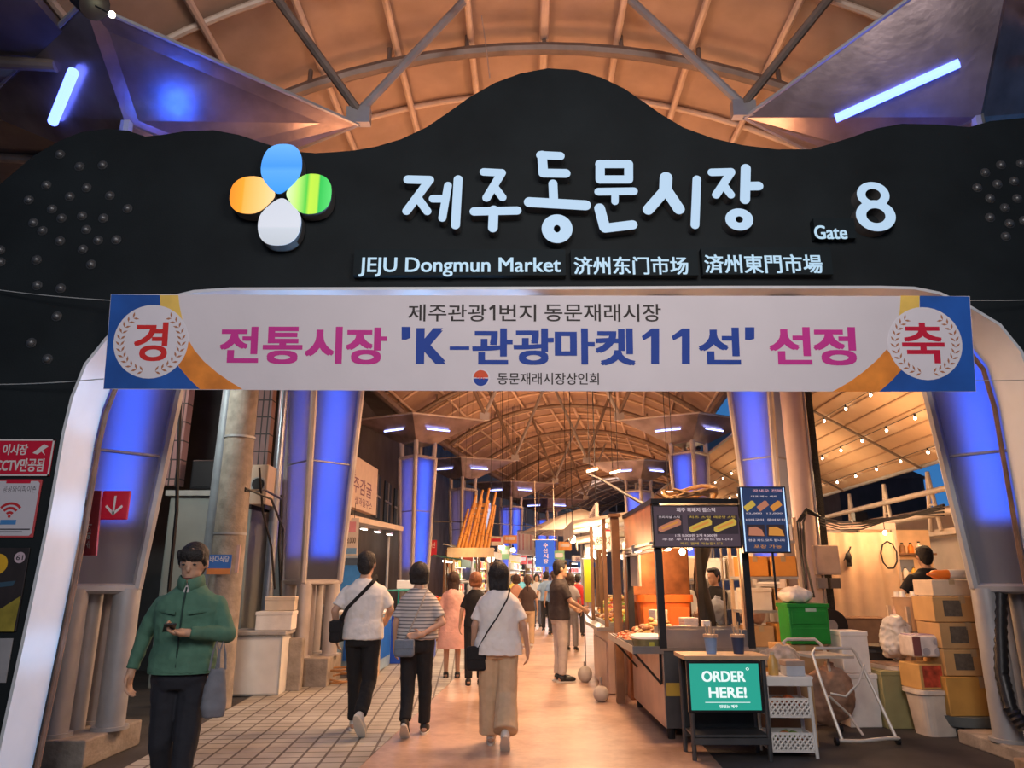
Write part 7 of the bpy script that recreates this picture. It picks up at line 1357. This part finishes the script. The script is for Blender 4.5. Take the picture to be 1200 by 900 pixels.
for k, (px, py, Y, lb) in enumerate(((694, 551, 12.5, 'bar lamp hanging over the lane, higher of two'), (721, 558 - 5, 13.2, 'bar lamp hanging over the lane on the black arm, lower of two'), (787, 577, 12, 'warm tube lamp in a wire frame above the wide menu screen'))):
    p = P(px, py, Y); o = thing('bar_lamp', lb, 'lamp', p); b = MB(); b.box((0, 0, 0), (.20 if k < 2 else .32, .06, .035), ry=-.25 if k < 2 else 0); b.build('tube', emat('bar_glow', (1, .74, .42), 8), o); b = MB(); b.box((0, 0, .03), (.22 if k < 2 else .34, .08, .025), ry=-.25 if k < 2 else 0); b.build('housing', STB, o)
    b = MB(); b.cyl((-.05, 0, .03), (-.05, 0, vz(p.x - cx(Y)) - p.z), .006); b.cyl((.05, 0, .03), (.05, 0, vz(p.x - cx(Y)) - p.z), .006); b.build('hanger', M_CABLE, o)
cable('black swan-neck arm reaching from the food cart post over the lane', [P(764, 600, 7.7), P(757, 592, 8.0), P(735, 580, 9.2), P(705, 562, 11.2), P(690, 556, 12.4)], .022)
cable('taut wire crossing the lane below the far arches', [P(585, 598, 27), P(680, 594, 27), P(760, 590, 27)], .012); cable('taut wire between the slim third column and the snack stall', [P(488, 611, 18.2), P(560, 612, 22), P(640, 618, 27)], .012)
o = thing('basket_stack', 'tangle of straw baskets on top of the food cart roof', 'basket', (2.05, 8.4, 2.315)); b = MB()
for k in range(5): a0 = k * 1.3; b.rings([(.30 * math.cos(a0 + t_ * .5), .22 * math.sin(a0 + t_ * .5), .04 + .04 * k + .05 * math.sin(t_ + k)) for t_ in range(9)], [.022] * 9, 6)
b.build('hoops', mat('straw', (.46, .30, .14), .8, 0, .2), o, smooth=True); b = MB(); b.loft([(0, 0, 0, .24, .18), (0, 0, .07, .30, .22)], 18); b.build('bowl', mat('straw', 0), o, smooth=True)
# upper storey shapes behind the left columns
o = thing('upper_building', 'dark upper storey with barred windows behind the left columns', 'building', (-3.6, 26, 2.6), world=True); b = MB(); b.box2((-4.38, 19, 2.6), (-4.15, 34, 9.0)); b.build('wall', WALLD, o)
for k in range(7): b = MB(); b.box2((-4.15, 19.6 + 2 * k, 3.3), (-4.11, 20.8 + 2 * k, 4.6)); w_ = b.build('window', FWIN, o); b = MB(); b.box2((-4.11, 20.17 + 2 * k, 3.3), (-4.08, 20.23 + 2 * k, 4.6)); b.box2((-4.11, 19.6 + 2 * k, 3.92), (-4.08, 20.8 + 2 * k, 3.98)); b.build('window_bars', M_GREYP, w_)
b = MB(); b.box2((-4.38, 19, 0), (-4.15, 34, 2.6)); b.build('lower_wall', WALLD, o)

# black spotlight with a small glowing bulb hung over the left end of the gate, and a loose wire
p = P(104, 4, 5.05); o = thing('spotlight', 'black spotlight with a small glowing bulb hanging above the left end of the gate', 'spotlight', p); b = MB(); b.rings([(-.10, 0, .10), (.0, -.02, .02), (.08, -.04, -.05)], [.10, .12, .13], 16); b.build('housing', M_BLACK, o, smooth=True); b = MB(); b.cyl((-.1, 0, .1), (-.1, 0, vz(p.x - cx(5.05) - .1) - p.z), .02); b.build('stem', M_BLACK, o)
b = MB(); q = P(131, 17, 5.05) - p; b.ell(q, (.028, .028, .028)); b.build('bulb', emat('spot_bulb', (1, .95, .6), 14), o, smooth=True); b = MB(); b.cyl(q, (.06, -.03, -.04), .008); b.build('bulb_arm', M_BLACK, o)
q = P(562, 0, 7.7); cable('thin pale loose wire hanging from the vault above the gate peak', [Vector((q.x, 7.7, P(562, 2, 7.7).z + .25)), P(562, 2, 7.7), P(569, 50, 7.6), P(574, 92, 7.5)], .006, m=mat('pale_wire', (.5, .4, .34), .6))
bpy.data.scenes.remove(TS)
